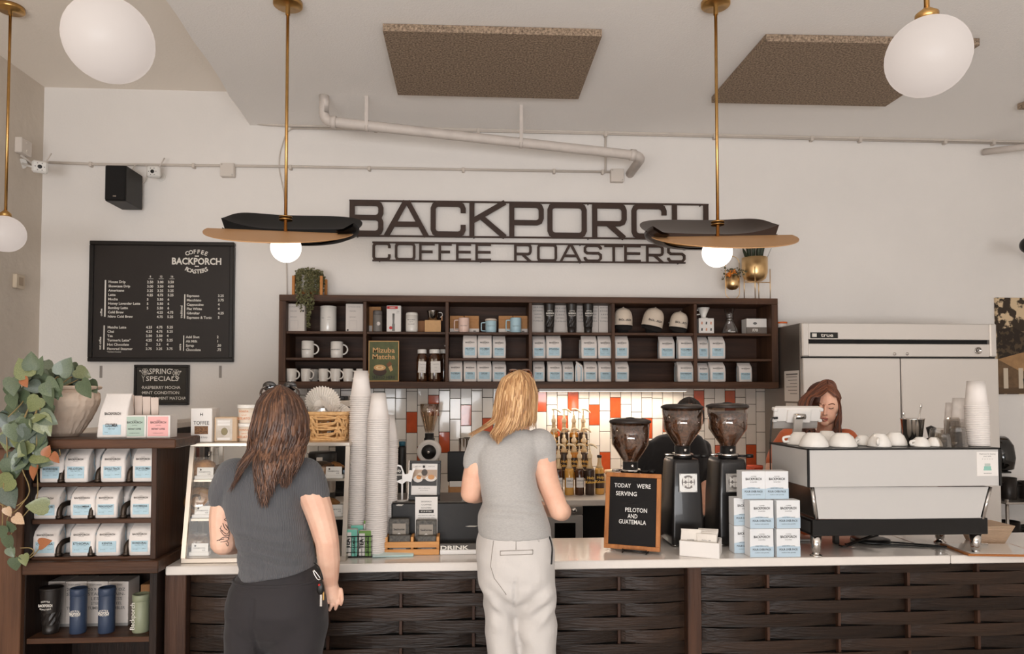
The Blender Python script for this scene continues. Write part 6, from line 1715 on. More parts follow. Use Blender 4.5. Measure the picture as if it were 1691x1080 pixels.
# wicker basket with filters
WIC = M('wicker', (232,190,136),.65, var=.25, vscale=60, vcol=(206,156,100))
x0, x1, z0, z1 = rect(505,683,573.5,731,3.16)
bkx, bkw, bh = (x0 + x1) / 2,(x1 - x0) / 2, z1 - ZK
t = thing('wicker_basket', 'woven wicker basket on the pastry case holding paper filters', 'basket', (bkx, 3.25, ZK))
prof = rrect(2 * bkw, .22,.05,6)
n_ = len(prof)
def bpt(k, zf, off=0.0):
    s = lerp(.84,1.0, zf); p = prof[k % n_]; l_ = math.hypot(*p); q = (p[0] * s, p[1] * s)
    return Vector((q[0] * (1 + off / max(l_, .01)), q[1] * (1 + off / max(l_, .01)), bh * zf))
for ri in range(5):
    zf = .1 + .19 * ri
    dens = []
    for k in range(n_ + 1):
        for s in range(3):
            kk = k + s / 3.0; a = bpt(k, zf); b = bpt(k + 1, zf); p = a.lerp(b, s / 3.0)
            nrm = Vector((p.x, p.y, 0)).normalized()
            ph_ = kk * 1.6 + (PI if ri % 2 else 0)
            dens.append(p + nrm * .004 * math.sin(ph_) + Vector((0,0,.006 * math.sin(ph_ + 1))))
    dens2 = [q + Vector((0,0,-.012 * math.sin(i_ * .53 + 1))) for i_, q in enumerate(dens)]
    MB().tube(dens, .0068,6, flat=.7).build('weave', WIC, t); MB().tube(dens2,.006,6, flat=.7).build('weave', WIC, t)
for k in range(0, n_, 2):
    MB().tube([bpt(k, 0), bpt(k, 1)],.005,6).build('stake', WIC, t)
MB().tube([bpt(k, 1.0) for k in range(n_ + 1)],.009,8).build('rim', WIC, t)
MB().tube([bpt(k, 0.04) for k in range(n_ + 1)],.009,8).build('base_ring', WIC, t)
MB().loft([[tuple(bpt(k, .0,-.004)) for k in range(n_)],[tuple(bpt(k, .06,-.006)) for k in range(n_)]]).build('bottom', WIC, t)
FIL = M('filter_paper', (230,222,212),.8)
def filt(label, c, R_, hgt, tilt, twist, n2=36):
    t = thing('coffee_filter', label, 'coffee filter', c, 0, 'paper filters in the basket')
    rg = []
    for k in range(5):
        f = k / 4
        rg.append([((lerp(.45,1, f) * R_ + (.004 * f if j % 2 else -.004 * f)) * math.cos(2 * PI * j / (2 * n2)),(lerp(.45,1, f) * R_ + (.004 * f if j % 2 else -.004 * f)) * math.sin(2 * PI * j / (2 * n2)), hgt * f ** 1.2) for j in range(2 * n2)])
    rg2 = [[(0,0,0)] * (2 * n2)] + rg
    o = MB().loft(rg2, cap=False, smooth=False).build('pleated_paper', FIL, t)
    MB().lathe([(.001,.002),(.45 * R_, .002)],24, cap=False).build('paper_base', FIL, t)
    t.rotation_euler = (tilt[0], tilt[1], twist)
zB = ZK + bh
filt('upright pleated paper coffee filter leaning at the back of the basket', at(531,671,3.28),.078,.05,(.95,.55,0),0)
filt('flatter pleated paper coffee filter tilted out of the basket', at(550,681,3.22),.085,.04,(.25,.42,0),.4)
t = thing('plastic_bag', 'crumpled clear plastic bag around the filters in the basket', 'bag', at(530,684,3.2))
rg = []; r3 = random.Random(3)
for k in range(7):
    f = k / 6; rg.append([((.085 * math.cos(a) * (1 - .55 * f)) * r3.uniform(.85,1.1),.06 * math.sin(a) * (1 - .5 * f) * r3.uniform(.8,1.1),-.02 + .055 * f + r3.uniform(-.004,.004)) for a in [2 * PI * j / 18 for j in range(18)]])
MB().loft(rg, smooth=False).build('film', glassy('plastic_film', (240,236,232),.15,.9), t)
# ================================================================== PAPER CUP STACKS
CUPM = M('paper_cup', (228,220,214),.6)
def cup_mesh(rb, rt, h):
    me = MB().lathe([(rb * .9, h - .004),(rb, h),(lerp(rb, rt, .5), h * .5),(rt * .985,.007),(rt * 1.045,.006),(rt * 1.06,.003),(rt * 1.04,0),(rt * .95,0),(lerp(rb, rt, .5) - .002, h * .5),(rb * .93, h - .006)],20, cap=False).lathe([(.001, h - .003),(rb * .95, h - .003)],20, cap=False).mesh('paper_cup')
    me.materials.append(CUPM)
    return me
CM = cup_mesh(.0305,.0465,.118)
CM2 = cup_mesh(.036,.0465,.118)
def stack(base, n, lean, pitch, me, lab, lab_top, grp, h=.118, sc=1.0, logo=True, rb=.0305):
    for k in range(n):
        z = k * pitch; top = k == n - 1
        o = obj('paper_cup', me, None, None, base + Vector((lean.x * z + random.uniform(-.0006,.0006), lean.y * z, z + .0005)))
        o.rotation_euler = (0,0, random.uniform(0,6)); o.scale = (sc, sc, sc)
        tag(o, lab_top if top else lab, 'paper cup', grp)
        if top and logo:
            o.rotation_euler = (0,0,0)
            it = [('BACKPORCH', .0075,(.004,-.0405,.052),.02, 'CENTER', .036)]
            arc_text(it, 'COFFEE', .004,.004,-.0395,.063,.03, True, 0,.0045); arc_text(it, 'ROASTERS', .004,.004,-.0415,.046,.03, False, 0,.0042)
            lt = obj('lettering', join_text(it), GREYINK, o, (0,0,0),(-.14,0,0)); lt.location = (0,.008,0)
b1 = atz(591,903, ZCT); b1.y = 3.175; b1.x = at(590,890,3.175).x
p_t = at(597,612,3.175); H1 = p_t.z - ZCT - .118
stack(b1, int(H1 / .0091) + 1, Vector(((p_t.x - b1.x) / (H1 + .118),0,0)),.0091, CM, 'white paper cup nested in the tallest cup stack beside the pastry case', 'topmost printed paper cup of the tallest stack beside the pastry case', 'cups of the tallest stack')
b2 = at(620.5,905,3.12); b2.z = ZCT
p_t = at(626,648,3.12); H2 = p_t.z - ZCT - .118
stack(b2, int(H2 / .0091) + 1, Vector(((p_t.x - b2.x) / (H2 + .118),0,0)),.0091, CM, 'white paper cup nested in the stack just right of the tallest', 'topmost printed paper cup of the stack just right of the tallest', 'cups of the second stack')
b3 = at(637.5,880,3.235); b3.z = ZCT
p_t = at(640,683,3.235); H3 = p_t.z - ZCT - .118
stack(b3, int(H3 / .0091) + 1, Vector((.01,0,0)),.0091, CM, 'white paper cup in the partly hidden stack behind the second stack', 'topmost paper cup of the partly hidden third stack', 'cups of the third stack', logo=False)
# ================================================================== TEA BASKET, NAPKINS, PACKS
t = thing('wire_basket', 'small black wire basket of tea packets on the counter', 'basket')
Yb = atz(592,921, ZCT).y
x0 = at(569,915, Yb).x; x1 = at(614,915, Yb).x; hh = at(592,886, Yb).z - ZCT
yb2 = Yb + .10
fr_ = [(x0, Yb),(x1, Yb),(x1, yb2),(x0, yb2)]
for z in (ZCT + .003, ZCT + hh):
    MB().tube([(p[0], p[1], z) for p in fr_ + [fr_[0]]],.0025,6).build('rim_wire', BLACKMETAL, t)
for k in range(1,4):
    z = ZCT + hh * k / 4
    MB().tube([(p[0], p[1], z) for p in fr_ + [fr_[0]]],.0011,4).build('wire', BLACKMETAL, t)
for k in range(9):
    x = lerp(x0, x1, k / 8)
    for y in (Yb, yb2): MB().tube([(x, y, ZCT + .002),(x, y, ZCT + hh)],.0011,4).build('wire', BLACKMETAL, t)
TEAL = M('teal_print', (120,196,176),.6); GREENP = M('green_print', (110,148,74),.6)
for i, (a, b, yt, mat_, dy) in enumerate(((571,590,874, TEAL, .012),(593,613,876, GREENP, .012),(580,600,867, TEAL, .05),(601,617,859, GREENP, .055))):
    xa_, xb_, _, zt_ = rect(a, yt, b, 915, Yb + dy); w = xb_ - xa_; h = zt_ - ZCT - .006
    t = thing('tea_packet', ['white and teal tea packet at the front of the wire basket', 'white and green tea packet at the front of the wire basket', 'teal topped tea packet at the back of the wire basket', 'green topped tea packet sticking up from the wire basket'][i], 'tea packet', ((xa_ + xb_) / 2, Yb + dy, ZCT + .006),0, 'tea packets in the wire basket')
    MB().box(-w / 2, w / 2,-.008,.018,0, h, .002).build('packet', PAPER, t)
    MB().box(0, w / 2 + .0005,-.0088,-.008,0, h * .96).build('colour_panel', mat_, t)
    MB().box(-w / 2, w / 2,-.0086,-.0078, h * .9, h).build('colour_top', mat_, t)
    obj('lettering', join_text([('SPEARMINT', .010,(w * .32,-.0096, h * .1),.03, 'LEFT', None, -PI / 2),('TEA', .016,(-w * .12,-.0096, h * .3),.06, 'LEFT', None, -PI / 2)]), INK, t)
t = thing('folded_leaflets', 'fanned pale blue folded leaflets lying on the counter edge', 'leaflet')
qa = atz(615,922, ZCT); qb = atz(682,921, ZCT)
for k in range(4):
    MB().box(-.09,.085,-.02,.05,.003 * k, .003 * k + .002, mat=Matrix.Translation(((qa.x + qb.x) / 2, qa.y + .035, ZCT + .001)) @ Matrix.Rotation(.03 + .05 * k, 4, 'Z') @ Matrix.Rotation(.06 * k, 4, 'X')).build('leaflet', M('leaflet_blue_%d' % (k % 2),[(178,208,204),(206,222,218)][k % 2],.7), t)
# crate
BAM = wood('bamboo_wood', (216,158,96),(186,126,70),.5, 'X', 5)
Yk = atz(690,917, ZCT).y
x0, x1 = at(635,910, Yk).x, at(725,910, Yk).x; hk = at(680,892, Yk).z - ZCT
t = thing('bamboo_tray', 'low slatted bamboo tray holding two chocolate packs', 'tray')
for z in (ZCT + .001, ZCT + hk * .5): MB().box(x0, x1, Yk, Yk + .008, z, z + hk * .38,.001).box(x0, x1, Yk + .09, Yk + .098, z, z + hk * .38,.001).build('rail', BAM, t)
for x in (x0,(x0 + x1) / 2 - .006, x1 - .012): MB().box(x, x + .012, Yk + .008, Yk + .09, ZCT + .001, ZCT + hk + .012,.001).build('end_board', BAM, t)
MB().box(x0, x1, Yk + .008, Yk + .09, ZCT + .0008, ZCT + .005).build('floor_board', BAM, t)
DKP = M('patterned_black_pack', (46,42,38),.5, var=.8, vscale=90, vcol=(96,90,80))
xmid = (x0 + x1) / 2
for i, (a, b, yt, yt2) in enumerate(((640,676,856,883),(687,722,858,884))):
    for j in (0,1):
        Y = Yk + (.055 if j == 0 else .022); aa, bb, _, zt_ = rect(a + (0 if j == 0 else 3), yt if j == 0 else yt2, b + (0 if j == 0 else 3),905, Y)
        if i == 0: bb = min(bb, xmid - .008); aa = max(aa, x0 + .014)
        else: aa = max(aa, xmid + .008); bb = min(bb, x1 - .014)
        w = bb - aa; h = zt_ - ZCT - .006
        t = thing('chocolate_pack', '%s dark chocolate pack with white script, %s end of bamboo tray' % (['tall rear', 'short front'][j],['cup stack', 'paper notice'][i]), 'pack', ((aa + bb) / 2, Y, ZCT + .0055),0, 'dark packs in the bamboo tray')
        MB().box(-w / 2, w / 2,-.012,.014,0, h, .002).build('pack_body', DKP, t)
        if j == 0:
            p_ = MB().box(-w * .33, w * .33,-.013,-.012, h * .4, h * .86).build('picture_panel', M('panel_grey', (150,140,128),.6), t)
            MB().prism([(-w * .3, h * .45),(w * .05, h * .42),(w * .2, h * .5),(0, h * .58)],-.0138,-.0128).build('flower_print', PAPER, p_)
            text(p_, 'Seahorse', .009,(0,-.0146, h * .66), INK, .02, width=w * .55)
        else:
            text(t, 'Seahorse', .016,(0,-.0128, h * .42), WHITEINK, .03, width=w * .75)
            MB().box(-w * .3, w * .3,-.0128,-.012, h * .05, h * .28).build('bottom_label', PAPER, t)
# black box
Yx = atz(760,908, ZCT).y
xa_, xb_, _, ztb = rect(646,830,801,905, Yx)
t = thing('cash_box', 'large black box behind the chocolate packs with worn scratches', 'box')
SCR = M('scratched_black', (34,31,29),.55, var=.25, vscale=5, vcol=(24,22,21), bump=.1, bscale=30)
MB().box(xa_, xb_, Yx, Yx + .30, ZCT + .008, ztb, .006).build('body', SCR, t)
MB().box(xa_ + .003, xb_ - .003, Yx + .003, Yx + .297, ztb, ztb + .003,.001).build('top_plate', M('worn_top', (92,82,72),.35,.3, var=.4, vscale=8), t)
for a in (xa_ + .03, xb_ - .03):
    for b in (Yx + .03, Yx + .27): MB().lathe([(.012,0),(.012,.008)],10,(a, b, ZCT + .0005)).build('foot', BLACK, t)
for px, py, w_, h_ in ((660,834,.018,.008),(779,869,.03,.006)):
    q = at(px, py, Yx); MB().prism([(q.x - w_, q.z),(q.x - w_ * .3, q.z + h_ * .5),(q.x + w_, q.z + h_ * .3),(q.x + w_ * .5, q.z - h_ * .5),(q.x - w_ * .6, q.z - h_ * .4)], Yx - .0006, Yx + .001).build('scuff', M('scuff_grey', (190,182,172),.6), t)
# DRINK strip sign
x0, x1 = at(726,912,3.06).x, at(800,912,3.06).x
t = thing('drink_sign', 'narrow pale sign strip with the word DRINK lying before the black box', 'sign')
Yd = atz(760,916, ZCT).y; zd_ = at(760,906, Yd).z
MB().box(x0, x1, Yd, Yd + .02, ZCT + .0005, zd_ - .006,.002).build('strip', CARD, t)
MB().box(x0, x1, Yd + .01, Yd + .02, zd_ - .006, zd_ + .02,.001).build('backing', M('strip_dark', (80,74,68),.6), t)
text(t, 'DRINK', .017,(at(751,910, Yd).x, Yd + .0092, zd_ - .006), WHITEINK, .04, width=.125)
# paper sign
a0 = atz(704,905, ZCT)
xa_, xb_, _, zt_ = rect(685.5,820.5,722.5,900, Yx - .01)
t = thing('paper_sign', 'white printed paper notice leaning on the black box', 'notice')
MB().box(xa_, xb_, Yx - .010, Yx - .008, ZCT + .04, zt_).build('sheet', PAPER, t)
cx = (xa_ + xb_) / 2
obj('lettering', join_text([(s, .006,(cx, Yx - .0112, zt_ - .024 - .014 * k),.01, 'CENTER', .045) for k, s in enumerate(('BACKPORCH', 'COFFEE', 'ROASTERS'))] + [(s, .004,(cx, Yx - .0112, zt_ - .085 - .01 * k),.01, 'CENTER', .075) for k, s in enumerate(('ask us about our coffee club', 'delivered to your door'))]), GREYINK, t)
b_ = MB().box(cx - .033, cx + .033, Yx - .0112, Yx - .0105, zt_ - .072, zt_ - .058).build('black_bar', INK, t)
text(b_, 'GET 10% OFF TODAY', .006,(cx, Yx - .0118, zt_ - .068), WHITEINK, .02, width=.05)
MB().tube([(cx, Yx - .004, ZCT + .0005),(cx, Yx - .006, ZCT + .05)],.004,6).build('support', BLACK, t)
# framed photo
Yf = Yx + .06
zb_ = ztb + .003
t = thing('picture_frame', 'black framed picture of mugs and pastries standing on the black box', 'picture frame', (at(700,822, Yf).x, Yf, zb_ + .0006),-.1)
w, h = .15,.180
lean = Matrix.Rotation(-.15,4, 'X')
for q in ((-w / 2, w / 2,0,.022),(-w / 2, w / 2, h - .014, h),(-w / 2,-w / 2 + .015,.022, h - .014),(w / 2 - .015, w / 2,.022, h - .014)):
    MB().box(q[0], q[1],-.006,.006, q[2], q[3],.001, mat=lean).build('frame_rail', BLACK, t)
MB().box(-w / 2,-w / 2 + .004,-.0066,-.005,0.0, h, mat=lean).build('chrome_edge', CHROME, t)
MB().box(-w / 2 + .015, w / 2 - .015,-.002,.004,.022, h - .014, mat=lean).build('print_sheet', PAPER, t)
p_ = MB().box(-w / 2 + .017, w / 2 - .017,-.0028,-.002,.066, h - .042, mat=lean).build('photo', M('photo_beige', (176,150,128),.4), t)
MB().box(-w / 2 + .017, w / 2 - .017,-.0032,-.0026,.064,.095, mat=lean).build('photo_table', M('photo_black', (30,26,24),.4), p_)
for ex, ez, r_, c_, s in ((-.03,.095,.022,(214,206,198),.7),(.03,.098,.026,(214,206,198),.55),(-.026,.103,.012,(206,140,76),.8),(.032,.104,.016,(196,140,88),.7),(.0,.125,.014,(70,60,52),1.1),(-.022,.115,.010,(196,180,160),1)):
    poly = [(r_ * math.cos(2 * PI * k / 16) + ex, s * r_ * math.sin(2 * PI * k / 16) + ez) for k in range(16)]
    yo = -.0036 - .0004 * (c_[0] != 214)
    m2 = MB().prism(poly, yo, -.003); m2.v = [tuple(lean @ Vector(v)) for v in m2.v]; m2.build('photo_food', M('photo_food_%d_%d' % (c_[0], c_[1]), c_, .5), p_)
me = join_text([('HAPPY HOUR', .006,(-.03,-.0026, h - .03),0, 'CENTER', .03),('EVERY DAY', .006,(.032,-.0026, h - .03),0, 'CENTER', .03),('pastry & coffee pairing', .004,(0,-.0026,.052)),('ask your barista', .004,(0,-.0026,.042))])
for v in me.vertices: v.co = lean @ v.co
obj('lettering', me, GREYINK, t)
MB().lathe([(.006,0),(.006,.001)],12,(0,-.0024, h - .027), mat=Matrix.Rotation(PI / 2,3, 'X')).build('round_logo', INK, t)
MB().box(-.01,.01,.006,.05,0,.004, mat=Matrix.Translation((0,.01,0))).build('easel_foot', BLACK, t)
# cut-out topper sign
q = at(664,826, Yx + .04)
t = thing('topper_sign', 'black and white cut out sign on a small stem beside the picture frame', 'sign', (q.x, Yx + .04, zb_ + .0006))
MB().lathe([(.028,0),(.028,.003),(.005,.005)],20).build('base_disc', M('clear_base', (180,172,164),.2), t)
MB().tube([(0,0,.003),(0,0,.10)],.004,8).build('stem', CARD, t)
sgn = [(-.045,.085),(-.045,.115),(-.035,.15),(-.02,.165),(-.004,.16),(.004,.14),(.012,.12),(.03,.125),(.034,.14),(.045,.138),(.05,.15),(.06,.148),(.05,.125),(.045,.10),(.04,.085),(.02,.09),(.0,.075),(-.02,.085)]
MB().prism(sgn, -.003,.003).build('board', CARD, t)
MB().prism([(-.04,.095),(-.04,.115),(-.032,.145),(-.019,.158),(-.007,.153),(-.0,.135),(.0,.10),(-.02,.092)],-.0038,-.003).build('black_panel', INK, t)
obj('lettering', join_text([('holy', .012,(-.02,-.0045,.132),.03),('kakow', .010,(-.02,-.0045,.115),.03)]), WHITEINK, t)
# card reader at the blonde's elbow
q = at(773,828, Yx + .12)
t = thing('card_reader', 'slim black tablet with silver edge standing on the black box', 'tablet', (at(778,826, Yx + .1).x, Yx + .14, zb_ + .0006))
MB().box(-.03,.05,-.006,.006,.0,.155,.004, mat=Matrix.Rotation(-.12,4, 'X')).build('slab', BLACK, t)
MB().box(-.032,-.030,-.007,.007,.0,.157, mat=Matrix.Rotation(-.12,4, 'X')).build('silver_edge', CHROME, t)
MB().box(-.045,-.033,-.02,.02,0,.05,.003).build('side_dock', STEEL, t)
# ================================================================== GRINDERS, LETTER BOARD, BOXES, ESPRESSO MACHINE
BEAN = M('coffee_beans', (152,108,80),.45, var=.8, vscale=85, vcol=(46,31,23), bump=1.0, bscale=85, detail=2)
HOPG = glassy('hopper_glass', (244,236,228),.03,.25)
GRB = M('grinder_black', (30,27,26),.32, coat=.2)
def grinder(label, px, pylid, pybody, pybase, Y, fill, plate=True):
    c = at(px, pybody, Y); zl = at(px, pylid, Y).z; zb_ = c.z
    t = thing('coffee_grinder', label, 'coffee grinder', (c.x, Y, ZCT + .0005),0, 'black grinders on the counter')
    hb = zb_ - ZCT; hl = zl - ZCT
    w0, w1 = .076,.066
    rg = []
    for z, w, d0, d1 in ((.012, w0,-.085,.13),(.05, w0 * .99,-.084,.13),(hb * .6, lerp(w0, w1,.55),-.078,.125),(hb - .02, w1 * .95,-.072,.115),(hb, w1 * .88,-.065,.10)):
        rg.append([(p[0],(d0 + d1) / 2 + p[1], z) for p in rrect(2 * w, d1 - d0,.014,4)])
    MB().loft(rg).build('body', GRB, t)
    for sx in (-1,1):
        for y in (-.06,.10): MB().lathe([(.012,0),(.010,.013)],12,(sx * .055, y, 0)).build('foot', CHROME, t)
    hn = hb + .058
    MB().lathe([(.045, hb - .002),(.045, hb + .02),(.036, hb + .026),(.036, hn)],20).build('neck', BLACK, t)
    MB().lathe([(.048, hb + .012),(.05, hb + .015),(.05, hb + .022),(.046, hb + .025)],24).build('adjust_ring', CHROME, t)
    MB().tube([(.045,-.01, hb + .012),(.085,-.015, hb + .012)],.006,8).tube([(.085,-.015, hb + .012),(.115,-.018, hb + .012)],.009,8).build('adjust_lever', BLACK, t)
    MB().tube([(-.045,-.01, hb + .02),(-.09,-.02, hb + .02)],.006,8).build('lock_pin', CHROME, t)
    MB().lathe([(.008,0),(.008,.012),(.001,.013)],8,(.0,-.036, hb + .042), mat=Matrix.Rotation(PI / 2,3, 'X')).build('neck_bolt', CHROME, t)
    R_ = .094
    hs = lerp(hn, hl, .42)
    MB().lathe([(.034, hn),(.040, hn + .012),(R_ * .94, hs),(R_, hl - .012),(R_ - .003, hl - .012),(R_ * .94 - .003, hs),(.037, hn + .012)],36, cap=False).build('hopper', HOPG, t)
    zf = lerp(hn, hl, fill)
    rf = lerp(R_ * .94, R_, (zf - hs) / max(.01, hl - hs)) - .005
    tag(MB().lathe([(.001, hn + .004),(.033, hn + .004),(.037, hn + .014),(R_ * .94 - .005, hs),(rf, zf),(rf * .6, zf + .008),(.001, zf + .012)],36, cap=False).build('coffee_beans', BEAN, t), kind='stuff')
    MB().lathe([(R_ + .003, hl - .016),(R_ + .006, hl - .012),(R_ + .004, hl - .004),(R_ * .8, hl + .004),(.02, hl + .007),(.001, hl + .007)],36).build('lid', M('grinder_lid', (44,36,32),.4), t)
    MB().lathe([(.02, hl + .006),(.022, hl + .009),(.001, hl + .012)],16).build('lid_knob', BLACK, t)
    if plate:
        zc_ = hb - .085 - .0; hpl = .085; wy = -.0825
        pm = Matrix.Translation((0,-.0852, zc_ - .02)) @ Matrix.Rotation(-.035,4, 'X')
        pl2 = MB().box(-.042,.042,-.0015,.0015,-hpl / 2, hpl / 2,.001, mat=pm).build('badge_plate', M('badge_steel', (206,202,196),.35,.7), t)
        ring = MB(); pts = []
        n_ = 28
        disc = [(.031 * math.cos(2 * PI * k / n_),.031 * math.sin(2 * PI * k / n_)) for k in range(n_)]
        m2 = MB().prism(disc, -.0024,-.0012); m2.v = [tuple(pm @ (Vector(v) + Vector((0,0,.004)))) for v in m2.v]; m2.build('badge_disc', M('badge_grey', (120,114,110),.5), pl2)
        me = join_text([('MM', .019,(0,-.0034,.006),.06, 'CENTER', .05),('MM', .019,(0,-.0034,-.018),.06, 'CENTER', .05),('MAZZER', .006,(0,-.0024,-.038),.03, 'CENTER', .05)])
        for v in me.vertices: v.co = pm @ v.co
        obj('badge_lettering', me, M('badge_text', (226,222,216),.5), pl2)
        for sx in (-1,1):
            for sz in (-1,1):
                MB().ball(pm @ Vector((sx * .037,-.002, sz * hpl * .45)),.002,6,4).build('rivet', GREYINK, pl2)
    return t
grinder('black grinder with bean hopper partly hidden behind the letter board', 1041,693,783,900,3.3,.93, False)
grinder('tall black grinder with full bean hopper beside the letter board', 1127,669,757,907,3.26,.93)
grinder('tall black grinder with less full hopper behind the pour over boxes', 1202,668,757,907,3.26,.78)
# letter board
L0 = atz(997.5,909, ZCT); R0 = atz(1090,916.5, ZCT)
ang = math.atan2(R0.y - L0.y, R0.x - L0.x); w = (R0 - L0).length
t = thing('letter_board', 'black felt letter board in a wooden frame naming the served coffees', 'letter board', (L0.x, L0.y, ZCT + .0005), ang)
OAK = wood('letter_frame_wood', (186,120,66),(146,90,48),.45, 'Z', 4)
FELTB = M('black_felt', (26,23,22),.9, bump=.0)
h = .338; lean = Matrix.Translation((0,0,.012)) @ Matrix.Rotation(-.17,4, 'X'); fw = .019
for q in ((0, w, 0, fw),(0, w, h - fw, h),(0, fw, fw, h - fw),(w - fw, w, fw, h - fw)):
    MB().box(q[0], q[1],-.008,.012, q[2], q[3],.0015, mat=lean).build('frame_rail', OAK, t)
gr = MB()
nr = 34
for k in range(nr):
    za = fw + (h - 2 * fw) * k / nr; zb_ = fw + (h - 2 * fw) * (k + 1) / nr
    gr.box(fw, w - fw, -.002,.008, za, zb_ - .0022, mat=lean)
gr.box(fw, w - fw, .0,.008, fw, h - fw, mat=lean)
tag(gr.build('felt_grooves', FELTB, t), kind='stuff')
L = []
for s, x, z, ww in (('TODAY', .075,.272,.075),("WE'RE", .168,.272,.062),('SERVING', .092,.236,.095),('PELOTON', .137,.165,.098),('AND', .122,.138,.044),('GUATEMALA', .122,.112,.122)):
    L.append((s, .0185,(x * w / .243,-.0036, z),.012, 'CENTER', ww))
me = join_text(L)
for v in me.vertices: v.co = lean @ v.co
obj('lettering', me, M('letter_white', (236,232,226),.5), t)
ez = [(.075,-.03,.012),(.075,-.03,.001),(.075,.06,.001)]
MB().tube([(w * .36,-.03,.022),(w * .36,-.034,.006),(w * .36,.07,.003),(w * .4,.09,.12)],.0028,6).tube([(w * .78,-.03,.022),(w * .78,-.034,.006),(w * .78,.07,.003),(w * .6,.09,.12)],.0028,6).tube([(w * .36,-.012,.008),(w * .78,-.012,.008)],.0028,6).tube([(w * .36,-.032,.018),(w * .78,-.032,.018)],.0025,6).build('wire_easel', BLACKMETAL, t)
# white tray with sachets
A = atz(1122,918, ZCT); B = atz(1188,923.5, ZCT); C = atz(1214.5,914, ZCT)
ux = (B - A); wx = ux.length; an = math.atan2(ux.y, ux.x); dy = max(.09,(C - B).length * .9); hx = .066
t = thing('sachet_tray', 'small white wooden tray of pour over sachets before the grinders', 'tray', (A.x, A.y, ZCT + .0005), an)
TW = M('white_painted_wood', (228,222,216),.55)
MB().box(0, wx, 0,.008,0, hx, .001).build('front_board', TW, t); MB().box(0, wx, dy - .008, dy, 0, hx, .001).build('rear_board', TW, t)
MB().box(0,.008,.008, dy - .008,0, hx, .001).build('end_board', TW, t); MB().box(wx - .008, wx, .008, dy - .008,0, hx, .001).build('end_board', TW, t)
MB().box(.008, wx - .008,.008, dy - .008,.0,.006).build('floor_board', TW, t)
SACH = M('sachet_paper', (226,218,208),.65, bump=.3, bscale=40)
rot = Matrix.Rotation(an, 4, 'Z')
k = 0
for x, y, rz, tl, hs, front in ((.045,.03,.1,-.10,.105,1),(.062,.05,.05,-.16,.10,0),(.125,.022,-.05,-.12,.09,2),(.128,.036,-.02,-.16,.095,0),(.132,.050,0,-.2,.098,0),(.137,.064,.04,-.24,.10,0),(.142,.076,.05,-.28,.10,0)):
    if x > wx - .05: x = wx - .055
    p = A + rot @ Vector((x, y, 0)); ws = .085
    t = thing('pour_over_sachet', ['white sachet with round printed logo standing first in the tray', 'plain white sachet right behind the logo sachet', 'white sachet printed POUR OVER at the tray front', 'white sachet second in the fanned row of the tray', 'white sachet third in the fanned row of the tray', 'white sachet fourth in the fanned row of the tray', 'white sachet last in the fanned row of the tray'][k], 'sachet', (p.x, p.y, ZCT + .0075), an + rz, 'sachets in the white tray')
    rg = []
    for zf, df in ((0,.15),(.06,.3),(.3,1),(.6,1),(.9,.35),(.95,.12),(1,.1)):
        rg.append([(q[0] + .002 * math.sin(9 * zf + k), q[1] + math.tan(-tl) * hs * zf, hs * zf) for q in rrect(ws * (.97 + .03 * abs(2 * zf - 1)),.012 * df, .002 * df + .0003,2)])
    MB().loft(rg).build('sachet_film', SACH, t)
    if front == 1: obj('lettering', join_text([('BACKPORCH', .007,(0,-.0005, hs * .62),.02, 'CENTER', .045),('COFFEE', .006,(0,-.002, hs * .54),.02, 'CENTER', .03),('ROASTERS', .006,(0,-.003, hs * .46),.02, 'CENTER', .045)]), GREYINK, t, None, (tl, 0,0)).location = (0,-.004,0)
    if front == 2: obj('lettering', join_text([('POUR', .012,(0,-.001, hs * .6),.0, 'CENTER', .04),('OVER', .012,(0,-.003, hs * .40),.0, 'CENTER', .04)]), GREYINK, t, None, (tl, 0,0)).location = (0,-.004,0)
    k += 1
# pour over boxes
POB = M('pour_over_card', (222,222,222),.6); POBB = M('pour_over_blue', (178,196,208),.6)
bwid, bhei, bdep = .104,.1215,.062
def pobox(label, px, Y, z, rz=0.0):
    q = at(px, 850, Y)
    t = thing('pour_over_box', label, 'box', (q.x, Y, z + .0005), rz, 'pour over pack boxes')
    if 'po' not in HM:
        HM['po'] = MB().box(-bwid / 2, bwid / 2,0, bdep, 0, bhei, .0012).mesh('carton'); HM['po'].materials.append(POB)
        wv = MB(); top = [(-bwid / 2 + bwid * k / 10, bhei * (.40 + .03 * math.sin(k * .63 - 1))) for k in range(11)]
        wv.prism([(-bwid / 2,0.001),(bwid / 2,0.001)] + top[::-1],-.0007,.0004).box(bwid / 2 - .0003, bwid / 2 + .0007,0, bdep, .001, bhei * .4)
        HM['pw'] = wv.mesh('blue_band'); HM['pw'].materials.append(POBB)
        HM['pt'] = join_text([('BACKPORCH', .0105,(0,-.0012, bhei * .68),.03, 'CENTER', bwid * .68),('COFFEE', .004,(0,-.0012, bhei * .80),0, 'CENTER', .024),('ROASTERS', .004,(0,-.0012, bhei * .60),0, 'CENTER', .03),('SINGLE SERVE COFFEE', .004,(0,-.0014, bhei * .38),0, 'CENTER', bwid * .55),('POUR OVER PACK', .0085,(0,-.0014, bhei * .24),.02, 'CENTER', bwid * .78),('medium roast specialty', .004,(0,-.0014, bhei * .15),0, 'CENTER', bwid * .6)])
        HM['pt'].materials.append(INK)
    obj('carton', HM['po'], None, t); obj('blue_band', HM['pw'], None, t); obj('lettering', HM['pt'], None, t)
Y1 = atz(1257,920.5, ZCT).y
hB = bhei + .0012
pobox('pour over pack box, bottom row, nearest the sachet tray', 1231, Y1 + .075, ZCT)
pobox('pour over pack box, bottom row, middle of three', 1257.5, Y1, ZCT)
pobox('pour over pack box, bottom row, nearest the espresso machine', 1301.5, Y1 - .004, ZCT)
